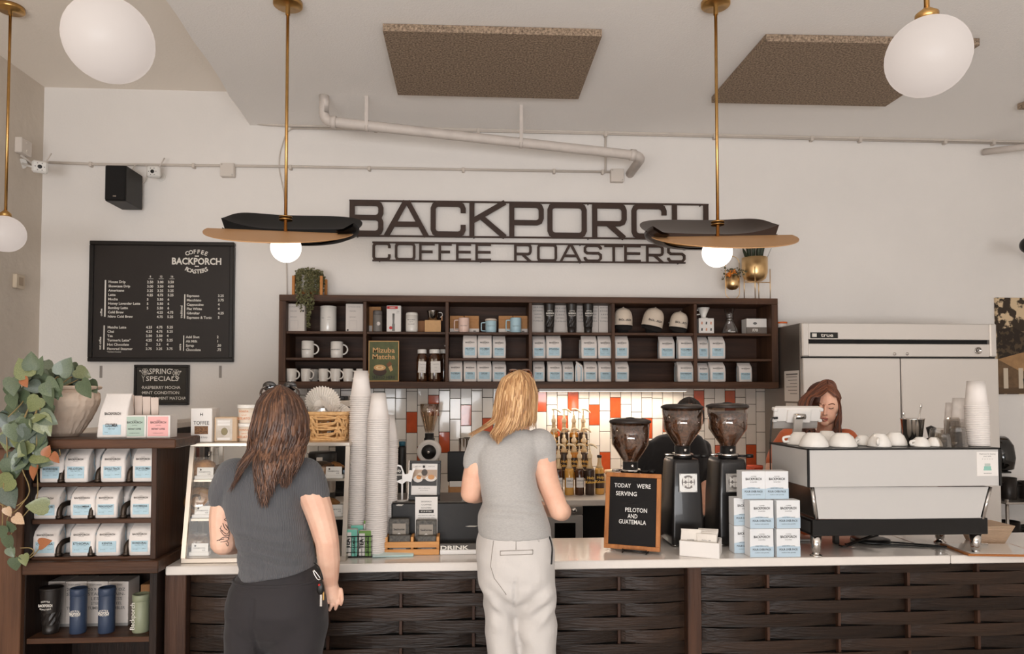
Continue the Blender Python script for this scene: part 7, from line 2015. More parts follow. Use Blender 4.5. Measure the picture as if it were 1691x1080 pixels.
pobox('pour over pack box, second row, nearest the sachet tray', 1231, Y1 + .075, ZCT + hB)
pobox('pour over pack box, second row, middle of three', 1258, Y1 + .002, ZCT + hB)
pobox('pour over pack box, second row, nearest the espresso machine', 1302, Y1 - .002, ZCT + hB)
pobox('pour over pack box, top row, on the tray side', 1245, Y1 + .03, ZCT + 2 * hB)
pobox('pour over pack box, top row, on the espresso machine side', 1283.5, Y1 + .026, ZCT + 2 * hB)
# ------------------------------------------------------------------ espresso machine
Ym = atz(1484,919, ZCT).y + .0
EMW = M('machine_white_panel', (194,190,186),.25, coat=.2); EMB = M('machine_black', (20,18,17),.3); EMS = M('machine_steel', (196,190,184),.2,1.0)
em = thing('espresso_machine', 'large white and black espresso machine standing on four steel legs', 'espresso machine')
xa_, xb_, z0, z1 = rect(1335,740,1651,803.5, Ym - .02)
dp = .36
MB().box(xa_, xb_, Ym - .02, Ym - .006, z0, z1 - .006,.002).build('upper_panel', EMW, em)
MB().box(xa_ - .004, xa_ + .008, Ym - .02, Ym + dp - .02, z0, z1 - .006,.002).build('side_panel', EMW, em)
MB().box(xb_ - .008, xb_ + .004, Ym - .02, Ym + dp - .02, z0, z1 - .006,.002).build('side_panel', EMW, em)
for x in (xa_ - .006, xb_ - .004): MB().box(x, x + .010, Ym - .024, Ym - .018, z0, z1,.001).build('corner_strip', EMB, em)
MB().box(xa_ - .006, xb_ + .006, Ym - .024, Ym + dp, z1 - .007, z1,.001).build('top_tray', EMB, em)
MB().box(xa_ + .01, xb_ - .01, Ym, Ym + dp - .03, z0 + .005, z1 - .01).build('boiler_housing', EMS, em)
l0 = at(1341,804, Ym); l1 = at(1636,804, Ym); m0 = at(1348,857, Ym); m1 = at(1623,857, Ym); zl_ = m0.z
def slab(pts, y0, y1, nm, mt): MB().prism([(p.x, p.z) for p in pts], y0, y1).build(nm, mt, em)
slab([l0, l1, m1, m0], Ym, Ym + .012, 'lower_panel', EMW)
for a, b in ((l0, m0),(l1, m1)):
    MB().tube([(a.x, Ym + .002, a.z),(b.x, Ym + .002, b.z)],.008,8).build('frame_tube', CHROME, em)
MB().add([(l0.x, Ym, l0.z),(l0.x, Ym + dp - .04, l0.z),(m0.x, Ym + dp - .04, zl_),(m0.x, Ym, zl_),(l0.x + .01, Ym, l0.z),(l0.x + .01, Ym + dp - .04, l0.z),(m0.x + .01, Ym + dp - .04, zl_),(m0.x + .01, Ym, zl_)],
         [(0,1,2,3),(7,6,5,4),(0,4,5,1),(1,5,6,2),(2,6,7,3),(3,7,4,0)]).build('lower_side', EMS, em)
MB().add([(l1.x, Ym, l1.z),(l1.x, Ym + dp - .04, l1.z),(m1.x, Ym + dp - .04, zl_),(m1.x, Ym, zl_),(l1.x - .01, Ym, l1.z),(l1.x - .01, Ym + dp - .04, l1.z),(m1.x - .01, Ym + dp - .04, zl_),(m1.x - .01, Ym, zl_)],
         [(0,1,2,3),(7,6,5,4),(0,4,5,1),(1,5,6,2),(2,6,7,3),(3,7,4,0)]).build('lower_side', EMS, em)
ba, bb_, bz0, bz1 = rect(1342.5,857,1632,884, Ym - .004)
MB().box(ba, bb_, Ym - .004, Ym + dp + .02, bz0, bz1,.003).build('drip_base', EMB, em)
MB().box(ba - .0006, ba, Ym + .02, Ym + .2, bz0 + .01, bz1 - .012).build('rating_plate', M('plate_grey', (60,58,56),.4), em)
for x in (at(1352,900, Ym).x, at(1617.5,900, Ym).x):
    for y in (Ym + .025, Ym + .26):
        MB().lathe([(.026,0),(.027,.004),(.022,.008),(.015,.012),(.015,.02),(.019,.024),(.024, bz0 - ZCT)],20,(x, y, ZCT + .0005)).build('leg', CHROME, em)
for k in range(3):
    x = lerp(xa_, xb_, .2 + .3 * k); MB().lathe([(.035,0),(.035,.06)],20,(x, Ym + dp + .02, z0 - .05)).build('group_head', CHROME, em)
# sticker
s0, s1, sz0_, sz1_ = rect(1613,746,1648,786, Ym - .021)
st = MB().box(s0, s1, Ym - .0212, Ym - .0202, sz0_, sz1_).build('sticker', PAPER, em)
cx, hh = (s0 + s1) / 2, sz1_ - sz0_
obj('lettering', join_text([('Thank you for bussing', .0055,(cx, Ym - .0218, sz1_ - .012),0, 'CENTER', .074),('your table', .0055,(cx, Ym - .0218, sz1_ - .022),0, 'CENTER', .035),('* * * * *', .006,(cx, Ym - .0218, sz1_ - .036),0, 'CENTER', .05),('BACKPORCH', .0035,(cx, Ym - .0218, sz0_ + .010),.02, 'CENTER', .035)]), GREYINK, st)
TEALP = M('teal_ink', (140,186,172),.6)
for dx0, dx1, dz0, dz1, mt in ((-.016,.016,.030,.042, TEALP),(-.013,.013,.042,.054, M('grey_green_ink', (178,186,178),.6)),(-.018,.018,.024,.030, TEALP)):
    MB().box(cx + dx0, cx + dx1, Ym - .0219, Ym - .0213, sz0_ + dz0, sz0_ + dz1,.0001).build('truck_print', mt, st)
ZE = z1 + .0006
def inv_bowl(label, px, Y, r, h, tilt=0.0, handle=None):
    q = at(px, 735, Y); t = thing('cappuccino_cup', label, 'cup', (q.x, Y, ZE),0, 'white cups upside down on the espresso machine')
    MB().lathe([(r * .95,.003),(r, 0),(r, .004),(r * .93, h * .35),(r * .72, h * .75),(r * .5, h * .93),(r * .45, h),(r * .4, h),(r * .36, h * .95),(.001, h * .95)],28, cap=False).build('cup_body', CERAMIC, t)
    if handle is not None:
        d = Vector((math.cos(handle), math.sin(handle),0))
        MB().tube(smooth_path([d * (r * .92) + Vector((0,0, h * .25)), d * (r * 1.3) + Vector((0,0, h * .25)), d * (r * 1.35) + Vector((0,0, h * .55)), d * (r * .78) + Vector((0,0, h * .65))],5),.006,8).build('handle', CERAMIC, t)
    if tilt: t.rotation_euler = (0, tilt, 0)
inv_bowl('white cup upside down at the tablet end, front row', 1344, Ym + .07,.062,.062)
inv_bowl('white cup upside down in front of the orange shirt', 1391, Ym + .07,.062,.060)
inv_bowl('white cup upside down behind two front cups', 1366, Ym + .20,.058,.062,0,-1.4)
inv_bowl('white cup upside down at the machine corner behind the tablet stand', 1320, Ym + .20,.055,.058,0, PI)
inv_bowl('white cup upside down, handle turned to the camera', 1452, Ym + .06,.050,.058,0,-2.2)
inv_bowl('white cup upside down beside the steel pitcher', 1478, Ym + .12,.052,.060)
inv_bowl('small white cup upside down behind the handled cup', 1425, Ym + .15,.042,.045,0,-2.6)
inv_bowl('small white cup upside down between pitcher and glasses', 1520, Ym + .05,.040,.042,0,-2.9)
inv_bowl('small white cup upside down left of the glasses', 1543, Ym + .06,.034,.040)
# steel pitcher and spoons
q = at(1507.5,733, Ym + .17); hp_ = at(1507,691, Ym + .17).z - ZE
t = thing('steel_pitcher', 'polished steel container with spoons on the espresso machine', 'container', (q.x, Ym + .17, ZE))
MB().lathe([(.034,0),(.036,.003),(.050, hp_ - .004),(.053, hp_),(.049, hp_ - .002),(.035,.006),(.001,.006)],32, cap=False).lathe([(.001,.001),(.034,0)],32, cap=False).build('container_body', CHROME, t)
for k, (dx_, l_, tl) in enumerate(((.030,.17,.2),(-.038,.135,-.22))):
    o = thing('bar_spoon', ['long twisted spoon leaning high in the steel container', 'short round spoon leaning low in the steel container'][k], 'spoon', (q.x + dx_ * .3, Ym + .17, ZE + .008),0, 'spoons in the steel container')
    MB().tube([(0,0,0),(math.sin(tl) * l_ * .6,0, l_ * .6),(math.sin(tl) * l_, 0, l_)],[.0022,.0022,.004],6).build('shaft', CHROME, o)
    MB().ball((math.sin(tl) * l_, 0, l_),.006,8,6,(1,.5,1.8)).build('spoon_end', CHROME, o)
# clear glasses upside down
GLS = glassy('tumbler_glass', (240,237,233),.02,.12)
def glass_cup(label, px, Y, r, h, z=0.0):
    q = at(px, 730, Y); t = thing('glass_tumbler', label, 'glass', (q.x, Y, ZE + z),0, 'clear glasses on the espresso machine')
    n2 = 9
    rg = []
    for zf, rf in ((0,1.0),(.1,.99),(.4,.94),(.75,.86),(.95,.78),(1.0,.7)):
        rg.append([(r * rf * (1.03 if j % 2 else .96) * math.cos(PI * j / n2), r * rf * (1.03 if j % 2 else .96) * math.sin(PI * j / n2), h * zf) for j in range(2 * n2)])
    MB().loft(rg, cap=False, smooth=False).build('facets', GLS, t)
    MB().lathe([(.001, h),(r * .7, h)],18, cap=False).lathe([(.001, h * .88),(r * .68, h * .88),(r * .86,.004),(r * .99,0)],18, cap=False).build('inner_wall', GLS, t)
glass_cup('clear glass upside down in front of the small paper cups', 1582, Ym + .06,.040,.088)
glass_cup('clear glass stacked on the others before the small cup stack', 1574, Ym + .16,.036,.125)
glass_cup('clear glass upside down at the front beside the small white cup', 1558, Ym + .04,.033,.058)
glass_cup('clear glass upside down by the black knob', 1548, Ym + .13,.036,.078)
t = thing('tamper', 'black handled tamper lying behind the clear glasses', 'tamper', (at(1538,730, Ym + .22).x, Ym + .22, ZE))
MB().lathe([(.028,0),(.028,.02),(.012,.028),(.016,.05),(.022,.075),(.001,.085)],20).build('grip', BLACK, t)
MB().tube([(-.028,0,.012),(-.07,-.01,.012)],.005,6).build('side_pin', CHROME, t)
for base_px, ytop, Y, lab, lt, sc_ in ((1615,627.5, Ym + .08, 'white paper cup nested in the tall stack on the espresso machine', 'topmost printed paper cup of the tall stack on the machine', .98),(1588,655, Ym + .22, 'white paper cup in the middle stack on the espresso machine', 'topmost paper cup of the middle stack on the machine', .86),(1574,664.5, Ym + .30, 'small paper cup in the shortest stack on the machine', 'topmost paper cup of the shortest stack on the machine', .74)):
    b = at(base_px, 735, Y); b.z = ZE; H_ = at(base_px, ytop, Y).z - ZE - .118 * sc_
    pt_ = .0082 * sc_; n_ = max(2, int(H_ / pt_) + 1)
    stack(b, n_, Vector((-.02,0,0)), pt_, CM2, lab, lt, 'paper cups on the espresso machine', sc=sc_)
# tablet stand (back of a sales tablet)
Yt_ = Ym + .40
ta, tb, tz0, tz1 = rect(1281,671,1354,710, Yt_)
t = thing('tablet_stand', 'white sales tablet seen from behind on a grey metal stand', 'tablet')
TPL = M('tablet_white', (226,220,214),.4); TGR = M('tablet_grey', (176,168,160),.35,.5)
lean = Matrix.Translation((0, Yt_, tz1)) @ Matrix.Rotation(.25,4, 'X') @ Matrix.Translation((0,-Yt_, -tz1))
MB().box(ta, tb, Yt_, Yt_ + .012, tz0 - .0, tz1,.004, mat=lean).build('tablet_back', M('tablet_body', (206,200,194),.3,.4), t)
hz = tz1 - tz0
MB().box(ta - .008, tb + .004, Yt_ - .012, Yt_ + .004, tz0 + hz * .36, tz1 - .004,.003, mat=lean).build('clamp_plate', TPL, t)
MB().box(ta + .055, tb - .05, Yt_ - .022, Yt_ - .010, tz0 + hz * .32, tz1 - hz * .12,.003, mat=lean).build('centre_plate', TPL, t)
for x in (ta - .012, tb - .006):
    MB().box(x, x + .02, Yt_ - .016, Yt_ + .016, tz0 + hz * .33, tz0 + hz * .45,.003, mat=lean).box(x, x + .02, Yt_ - .016, Yt_ + .016, tz1 - hz * .2, tz1 - hz * .06,.003, mat=lean).build('corner_clip', TPL, t)
pc = at(1321,688, Yt_ - .03)
MB().tube([pc + Vector((-.025,0,0)), pc + Vector((.025,0,0))],.014,14).build('hinge', CHROME, t)
arm = [at(1312,688, Yt_ - .03), at(1326,688, Yt_ - .03), at(1316,735, Yt_), at(1303,735, Yt_)]
slabv = [(p.x, p.z) for p in arm]
MB().prism(slabv, Yt_ - .034, Yt_ - .022).build('arm', TGR, t)
zz = at(1309,735, Yt_).z; xx = at(1309,735, Yt_).x
MB().box(xx - .018, xx + .018, Yt_ - .034, Yt_ - .022, ZCT + .01, zz + .002,.002).build('lower_arm', TGR, t)
MB().box(xx - .06, xx + .06, Yt_ - .08, Yt_ + .05, ZCT + .0005, ZCT + .012,.003).build('base_plate', TGR, t)
sl_ = at(1313.5,723, Yt_); MB().box(sl_.x - .006, sl_.x + .006, Yt_ - .0352, Yt_ - .034, sl_.z - .016, sl_.z + .016).build('arm_slot', BLACK, t)
MB().tube(smooth_path([at(1284,690, Yt_ - .01), at(1275,691, Yt_ - .01), at(1273,710, Yt_ - .01), at(1272,760, Yt_ - .03),(at(1270,800, Yt_).x, Yt_ - .04, ZCT + .01)],5),.003,6).build('cable', BLACK, t)
MB().tube([at(1284,690, Yt_ - .01), at(1278,690.5, Yt_ - .01)],.006,8).build('plug', BLACK, t)
# under and beside the machine
t = thing('knock_mat', 'round black mat on the counter under the espresso machine', 'mat', at(1437,890, atz(1437,894, ZCT).y) * 1.0); t.location.z = ZCT + .0005
MB().lathe([(.085,0),(.088,.004),(.086,.014),(.06,.018),(.001,.018)],28).build('mat_body', BLACK, t)
t = thing('power_cables', 'black cables hanging under the espresso machine onto the counter', 'cable')
for pts in ([(1450,884,3.2),(1420,893,3.18),(1398,905,3.14),(1385,907,3.16)],[(1440,884,3.22),(1404,897,3.2),(1396,906,3.18)],[(1430,893,3.2),(1468,903,3.16),(1530,909,3.12),(1610,911,3.08)],[(1425,892,3.22),(1480,898,3.2),(1550,910,3.12)]):
    P_ = [at(p[0], p[1], p[2]) for p in pts]
    for p in P_: p.z = max(p.z, ZCT + .005)
    MB().tube(smooth_path(P_, 6),.004,6).build('cable', BLACK, t)
t = thing('coin_tin', 'small dark perforated tin under the machine beside the leg', 'tin', (at(1384,900,3.2).x, 3.22, ZCT + .0005)); MB().box(-.012,.012,-.012,.012,0,.055,.002).build('tin_body', BLACKMETAL, t)
MB().box(-.010,.010,-.0128,-.012,.004,.05).build('perforated_face', M('perforated', (70,64,58),.4,.5, var=.8, vscale=300), t)
# kraft trays
Yk2 = 3.2
t = thing('paper_tray_stack', 'stack of brown paper food trays behind the machine leg', 'paper trays')
PT = M('tray_paper', (196,166,138),.75, var=.1, vscale=30)
qa = at(1632,905, Yk2)
for k in range(14):
    z = ZCT + .001 + k * .0062
    wv = .062 + .0022 * k
    MB().loft([[(qa.x + p[0], Yk2 + .02 + p[1], z) for p in rrect(2 * wv, .11 + .004 * k, .012,3)],[(qa.x + p[0], Yk2 + .02 + p[1], z + .0055) for p in rrect(2 * wv + .004,.116 + .004 * k, .012,3)]]).build('paper_tray', PT, t)
# clipboard
A = atz(1640,920.5, ZCT)
t = thing('clipboard', 'wooden clipboard with white sheet on the counter at the picture edge', 'clipboard', (A.x + .08, A.y + .12, ZCT + .0008),-.12)
MB().box(-.16,.16,-.115,.115,0,.009,.002).build('board', wood('clipboard_wood', (176,112,60),(146,88,46),.4, 'X', 4), t)
MB().box(-.145,.15,-.105,.105,.0092,.0102).build('sheet', M('glossy_sheet', (226,222,216),.15, coat=.4), t)
MB().box(-.02,.03,.06,.11,.0104,.02,.002).build('clip', CHROME, t)
# ================================================================== PEOPLE
from mathutils.bvhtree import BVHTree
def remesh(mb, voxel, it=4, disp=None):
    me = mb.mesh('form', fix=False)
    ts = bpy.data.scenes.new('workbench'); o = bpy.data.objects.new('form', me); ts.collection.objects.link(o)
    r = o.modifiers.new('r', 'REMESH'); r.mode = 'VOXEL'; r.voxel_size = voxel; r.use_smooth_shade = True
    s = o.modifiers.new('s', 'SMOOTH'); s.factor = .5; s.iterations = it
    ts.view_layers[0].update()
    out = bpy.data.meshes.new_from_object(o.evaluated_get(ts.view_layers[0].depsgraph))
    bpy.data.objects.remove(o); bpy.data.scenes.remove(ts); bpy.data.meshes.remove(me)
    if disp:
        nn = [v.normal.copy() for v in out.vertices]
        for v, n in zip(out.vertices, nn): v.co += n * disp(v.co, n)
    for p in out.polygons: p.use_smooth = True
    return out
def lim(mb, pts, radii, seg=14):
    """limb: smooth tapered tube with ball ends"""
    sp = smooth_path(pts, 5); n = len(sp); rr = []
    for i in range(n):
        f = i / (n - 1) * (len(radii) - 1); k = min(int(f), len(radii) - 2); rr.append(lerp(radii[k], radii[k + 1], f - k))
    mb.tube(sp, rr, seg); mb.ball(sp[0], rr[0],14,8); mb.ball(sp[-1], rr[-1],14,8)
def rows_loft(mb, rows, Y, inset=0.0, n=28, ex=2.4, ycen=0.0):
    rg = []
    for row in rows:
        py, xl, xr, d = row[:4]; dy = row[4] if len(row) > 4 else 0.0
        a = at(xl, py, Y); b = at(xr, py, Y); c = (a + b) / 2; hw = (b.x - a.x) / 2 - inset; hd = d - inset
        ring = []
        for k in range(n):
            t = 2 * PI * k / n; cs, sn = math.cos(t), math.sin(t)
            ring.append((c.x + hw * math.copysign(abs(cs) ** (2 / ex), cs), Y + ycen + dy + hd * math.copysign(abs(sn) ** (2 / ex), sn), c.z))
        rg.append(ring)
    mb.loft(rg)
def leg(mb, top, knee, ankle, r0, r1, r2):
    lim(mb, [top, top.lerp(knee, .5), knee, knee.lerp(ankle, .4), ankle],[r0, r0 * .92, r1, r1 * .98, r2])
def skin_mat(nm, c, v): return M(nm, c, .5, var=.12, vscale=14, vcol=v, bump=.06, bscale=220, sss=.08)
def hair_mat(name, c0, c1, c2):
    m = bpy.data.materials.new(name); m.use_nodes = True; nt = m.node_tree; b = nt.nodes['Principled BSDF']
    b.inputs['Roughness'].default_value = .42; b.inputs['Anisotropic'].default_value = .5
    at_ = nt.nodes.new('ShaderNodeAttribute'); at_.attribute_name = 'strand'
    tc = nt.nodes.new('ShaderNodeTexCoord'); mp_ = nt.nodes.new('ShaderNodeMapping'); mp_.inputs['Scale'].default_value = (90,90,4)
    n = nt.nodes.new('ShaderNodeTexNoise'); n.inputs['Scale'].default_value = 3; n.inputs['Detail'].default_value = 3
    ad = nt.nodes.new('ShaderNodeMath'); ad.operation = 'MULTIPLY_ADD'; ad.inputs[1].default_value = .45; ad.inputs[2].default_value = 0
    sub = nt.nodes.new('ShaderNodeMath'); sub.operation = 'MULTIPLY_ADD'; sub.inputs[1].default_value = .62
    r = nt.nodes.new('ShaderNodeValToRGB'); r.color_ramp.elements[0].color = lin(c0); r.color_ramp.elements[1].color = lin(c2)
    r.color_ramp.elements[0].position = .15; r.color_ramp.elements[1].position = .85
    e = r.color_ramp.elements.new(.5); e.color = lin(c1)
    nt.links.new(tc.outputs['Object'], mp_.inputs['Vector']); nt.links.new(mp_.outputs['Vector'], n.inputs['Vector'])
    nt.links.new(n.outputs['Fac'], ad.inputs[0]); nt.links.new(at_.outputs['Fac'], sub.inputs[0]); nt.links.new(ad.outputs[0], sub.inputs[2])
    nt.links.new(sub.outputs[0], r.inputs['Fac']); nt.links.new(r.outputs['Color'], b.inputs['Base Color'])
    bp = nt.nodes.new('ShaderNodeBump'); bp.inputs['Strength'].default_value = .4; bp.inputs['Distance'].default_value = .004
    nt.links.new(n.outputs['Fac'], bp.inputs['Height']); nt.links.new(bp.outputs['Normal'], b.inputs['Normal'])
    return m
def build_hair(parent, locks, mat, seg=6):
    """locks: (points, radii, flat, shade)"""
    mb = MB(); shade = []
    for pts, rr, fl, sh in locks:
        n0 = len(mb.v); mb.tube(pts, rr, seg, cap=False, flat=fl); shade += [sh] * (len(mb.v) - n0)
    me = mb.mesh('hair', fix=False)
    a = me.attributes.new('strand', 'FLOAT', 'POINT'); a.data.foreach_set('value', shade)
    return obj('hair', me, mat, parent)
def back_hair(prof, ends, Y, n, wave, seed, r0=.0085, depth=.105, flip=0.0, lowd=.13):
    """locks over the back of a head seen from behind; prof: py -> centre px, half width px"""
    rnd2 = random.Random(seed); locks = []
    y0 = prof[0][0]
    for i in range(n):
        u = rnd2.uniform(-1,1); u = math.copysign(abs(u) ** .8, u)
        lay = rnd2.random(); sideback = rnd2.random() < .22
        ye = interp(ends, u)[0] - rnd2.uniform(0,14) * (1 if rnd2.random() < .72 else 4.5)
        m = 16; pts = []; ph = 4.0 * u + rnd2.gauss(0,.45); wv = rnd2.uniform(.6,1.0) * wave; fq = .095 + rnd2.gauss(0,.004)
        ys = y0 + rnd2.uniform(0,5) * abs(u)
        for k in range(m + 1):
            f = k / m; py = lerp(ys, ye, f); cx, hw = interp(prof, py)
            grow = min(1.0, f * 5 + .12)
            w_ = wv * min(1, max(0,(py - y0 - 40) / 60.0))
            px = cx + u * hw * grow ** .4 * (.9 + .1 * lay) + w_ * math.sin(py * fq + ph)
            if py > ends[0][1] - 25 and u < -.75: px -= flip * ((py - ends[0][1] + 25) / 25.0)
            hd = depth * min(1.0,(hw / max(8, prof[5][2] if len(prof) > 5 else 40)) ** .7) * (1.0 if py < y0 + 90 else max(.62,1.0 - (py - y0 - 90) / 260))
            if py > y0 + 95: hd = max(hd, min(lowd, .07 + (py - y0 - 95) / 25.0 * .06))
            dy = -hd * math.sqrt(max(0,1 - u * u * (.92 if py < y0 + 95 else .35))) * (.88 + .13 * lay) + .003 * math.sin(py * fq * 1.3 + ph)
            if sideback and abs(u) > .5: dy = -dy * .5
            pts.append(at(px, py, Y + dy))
        rr = [r0 * (.5 + .6 * min(1,4 * k / m)) * (1 - .93 * max(0,(k / m - .55) / .45) ** 1.5) * rnd2.uniform(.9,1.1) for k in range(m + 1)]
        locks.append((pts, rr, .5, rnd2.random()))
    return locks
def fold(p, n, s=1.0):
    a = noise.noise(Vector((p.x * 9, p.y * 9, p.z * 16 + p.x * 7))) * .0042
    b = abs(noise.noise(Vector((p.x * 5 + 3, p.y * 5, p.z * 9 - p.x * 6)))) * .006
    return (a - b * .7) * s
CHAR = M('charcoal_rib_knit', (84,84,87),.85, sheen=.2)
nt = CHAR.node_tree; tcn = nt.nodes.new('ShaderNodeTexCoord'); wvn = nt.nodes.new('ShaderNodeTexWave'); wvn.bands_direction = 'X'; wvn.inputs['Scale'].default_value = 62; wvn.inputs['Distortion'].default_value = .3
bpn = nt.nodes.new('ShaderNodeBump'); bpn.inputs['Strength'].default_value = .45; bpn.inputs['Distance'].default_value = .004
nt.links.new(tcn.outputs['Object'], wvn.inputs['Vector']); nt.links.new(wvn.outputs['Fac'], bpn.inputs['Height']); nt.links.new(bpn.outputs['Normal'], nt.nodes['Principled BSDF'].inputs['Normal'])
BLKT = M('black_trouser_cloth', (40,36,38),.8, sheen=.1, bump=.1, bscale=300)
HEATH = M('heather_grey_cloth', (176,172,168),.9, var=.18, vscale=120, sheen=.2, bump=.12, bscale=200, stretch=(1,1,3))
CHINO = M('pale_grey_chino', (198,192,187),.85, sheen=.15, bump=.1, bscale=260)
SHOE = M('dark_shoe', (40,36,34),.6); SHOE2 = M('white_shoe', (206,200,194),.6)
def shoes(parent, feet, mat):
    for c in feet:
        mb = MB(); rg = []
        for f, w, h in ((-.4,.02,.03),(-.36,.034,.055),(-.1,.038,.06),(.25,.046,.05),(.5,.042,.038),(.62,.02,.025)):
            rg.append([(c.x + w * math.cos(a), c.y + f * .26 + .03, max(.002, h * .5 + h * .62 * math.sin(a))) for a in [2 * PI * k / 14 for k in range(14)]])
        mb.loft(rg).build('shoe', mat, parent)
def surf(me):
    return BVHTree.FromPolygons([v.co.copy() for v in me.vertices],[tuple(p.vertices) for p in me.polygons])
def stick(bvh, px, py, lift=.0006):
    d = ray(px, py).normalized(); h = bvh.ray_cast(Vector((0,0, CAMZ)), d)
    return None if h[0] is None else h[0] - d * lift
# ------------------------------------------------------------------ brunette customer
Y1p = 2.60
A = lambda px, py, dy=0.0: at(px, py, Y1p + dy)
P1 = thing('person', 'customer with long brown hair in charcoal tee and black trousers at the pastry case', 'person')
SK1 = skin_mat('fair_skin', (232,192,168),(222,172,148))
torso = [(750,438,482,.055),(760,420,492,.062),(768,396,501,.075),(780,384,508,.09),(800,374,506,.104),(830,369,500,.11),(860,380,508,.112),(892,392,514,.114),(920,396,519,.12),(934,397,521,.122)]
pants = [(925,405,517,.112),(940,399,522,.118),(952,391,528,.125),(967,383,533,.13,-.01),(1000,377,541,.138,-.015),(1020,376,541,.13,-.012),(1040,381,535,.112,-.006),(1058,396,521,.082),(1072,420,500,.045)]
legL1 = [(985,379,452,.10,-.01),(1005,377,451,.12,-.01),(1030,376,449,.118),(1046,375,446,.112),(1080,374,443,.106),(1200,380,440,.088),(1352,388,434,.07)]
legR1 = [(985,452,538,.10,-.01),(1005,447,541,.122,-.01),(1030,446,541,.12),(1046,446,539,.115),(1080,448,532,.108),(1200,458,528,.09),(1352,470,522,.072)]
zA = .08
feetL, feetR = Vector((A(405,1080).x, Y1p, zA)), Vector((A(500,1080).x + .02, Y1p, zA))
kneeL, kneeR = Vector((A(408,1080).x, Y1p - .01,.46)), Vector((A(496,1080).x, Y1p, .46))
b = MB()
rows_loft(b, torso, Y1p, .014); rows_loft(b, pants, Y1p, .024)
lim(b, [A(459,768), A(460,735)],[.055,.048])
b.ball(A(462,688,.0),1,20,14,(.074,.092,.108))
lim(b, [A(388,792), A(370,845), A(369,893,-.01)],[.056,.05,.044]); lim(b, [A(369,895,-.01), A(383,898,.10), A(398,900,.22)],[.046,.04,.03])
lim(b, [A(506,790), A(526,842), A(540,893,-.02)],[.058,.052,.043]); lim(b, [A(540,893,-.02), A(543,925,0), A(546,963,.03)],[.043,.041,.027])
# left hand resting forward on the counter edge
hl = A(402,902,.27); b.ball(hl, 1,12,8,(.038,.045,.017))
for k in range(4): lim(b, [hl + Vector((-.026 + .017 * k, .035,0)), hl + Vector((-.030 + .020 * k, .07,.002)), hl + Vector((-.030 + .020 * k, .095 - .006 * abs(k - 1.5),-.010))],[.0092,.0085,.0072],8)
lim(b, [hl + Vector((.03,-.01,0)), hl + Vector((.055,.02,0)), hl + Vector((.058,.045,-.004))],[.012,.010,.008],8)
# right hand hanging with curled fingers
w0 = A(546,963,.03); pc = A(549,979,.035)
lim(b, [w0, pc + Vector((.003,0,-.014))],[.026,.029]); b.ball(pc + Vector((.006,0,-.006)),1,14,10,(.030,.019,.030))
for k, (ax, ay, ye_, xe_) in enumerate(((564,981,998,565),(557,986,1005.5,556),(549.5,988,1007,546.5),(542.5,986,1002,537.5))):
    q = A(ax, ay, .028); e2 = A(lerp(ax, xe_, .6), lerp(ay, ye_, .55),.016); e3 = A(xe_ - 2, ye_, .030)
    lim(b, [q + Vector((-.004,.004,.014)), q, e2, e3],[.0086,.0078,.0072,.0062],10)
lim(b, [A(539,972,.045), A(537,982,.03), A(539,991,.02)],[.0125,.0105,.0085],8)
rows_loft(b, legL1, Y1p, .024); rows_loft(b, legR1, Y1p, .024)
bm1 = remesh(b, .0030,4)
body1 = obj('body', bm1, SK1, P1)
s = MB(); rows_loft(s, torso + [(942,396,522,.128),(947,397,521,.129)], Y1p)
lim(s, [A(388,788), A(373,812), A(371,823)],[.072,.062,.056]); lim(s, [A(502,786), A(516,808), A(522,817)],[.070,.060,.052])
def sh1(p, n):
    zl = A(460,905).z; f = max(0,1 - abs(p.z - zl) / .13)
    return fold(p, n, 1.1) + f * .011 * math.sin(p.z * 95 + p.x * 26 + 3 * noise.noise(p * 7)) * max(0,-n.y)
sm1 = remesh(s, .006,3, sh1)
zh, zw = A(460,947).z, A(460,905).z
for v in sm1.vertices:
    f = max(0.0, min(1.0,(zw - v.co.z) / (zw - zh)))
    v.co.z += f * .16 * max(-.06, v.co.x - A(440,940).x)
obj('tee_shirt', sm1, CHAR, P1)
tr = MB(); rows_loft(tr, pants, Y1p)
rows_loft(tr, legL1, Y1p); rows_loft(tr, legR1, Y1p)
def tf(p, n):
    seam = -.006 if abs(p.x - A(437,1000).x) < .006 and n.y < -.3 and p.z < A(437,972).z else 0
    return fold(p, n, 1.0) + seam
obj('trousers', remesh(tr, .007,3, tf), BLKT, P1)
yk = MB(); rows_loft(yk, [(951,388.5,530,.1275),(955,387,531,.1285),(956,388,531,.1275)], Y1p); yk.build('waistband', BLKT, P1)
shoes(P1,(feetL, feetR), SHOE)
prof1 = [(636,463,7),(641,463,21),(650,462,31),(665,462,39),(690,463,47),(715,461,50),(740,457,47),(765,453,46),(785,449,40),(805,448,35),(840,447,33)]
ends1 = [(-1,770),(-.8,815),(-.6,838),(-.3,842),(0,822),(.3,800),(.6,810),(.88,808),(1,765)]
HM1 = hair_mat('brown_hair', (46,29,21),(76,49,35),(116,80,57))
lk = back_hair(prof1, ends1, Y1p + .01,640,4.0,3,.0058,.120,16,.138)
hc = MB(); hc.ball(A(462,687,.012),1,22,16,(.076,.098,.103))
capo = build_hair(P1, lk, HM1)
obj('scalp_hair', hc.mesh('scalp_hair'), M('scalp_brown', (62,36,22),.5, var=.5, vscale=40), P1)
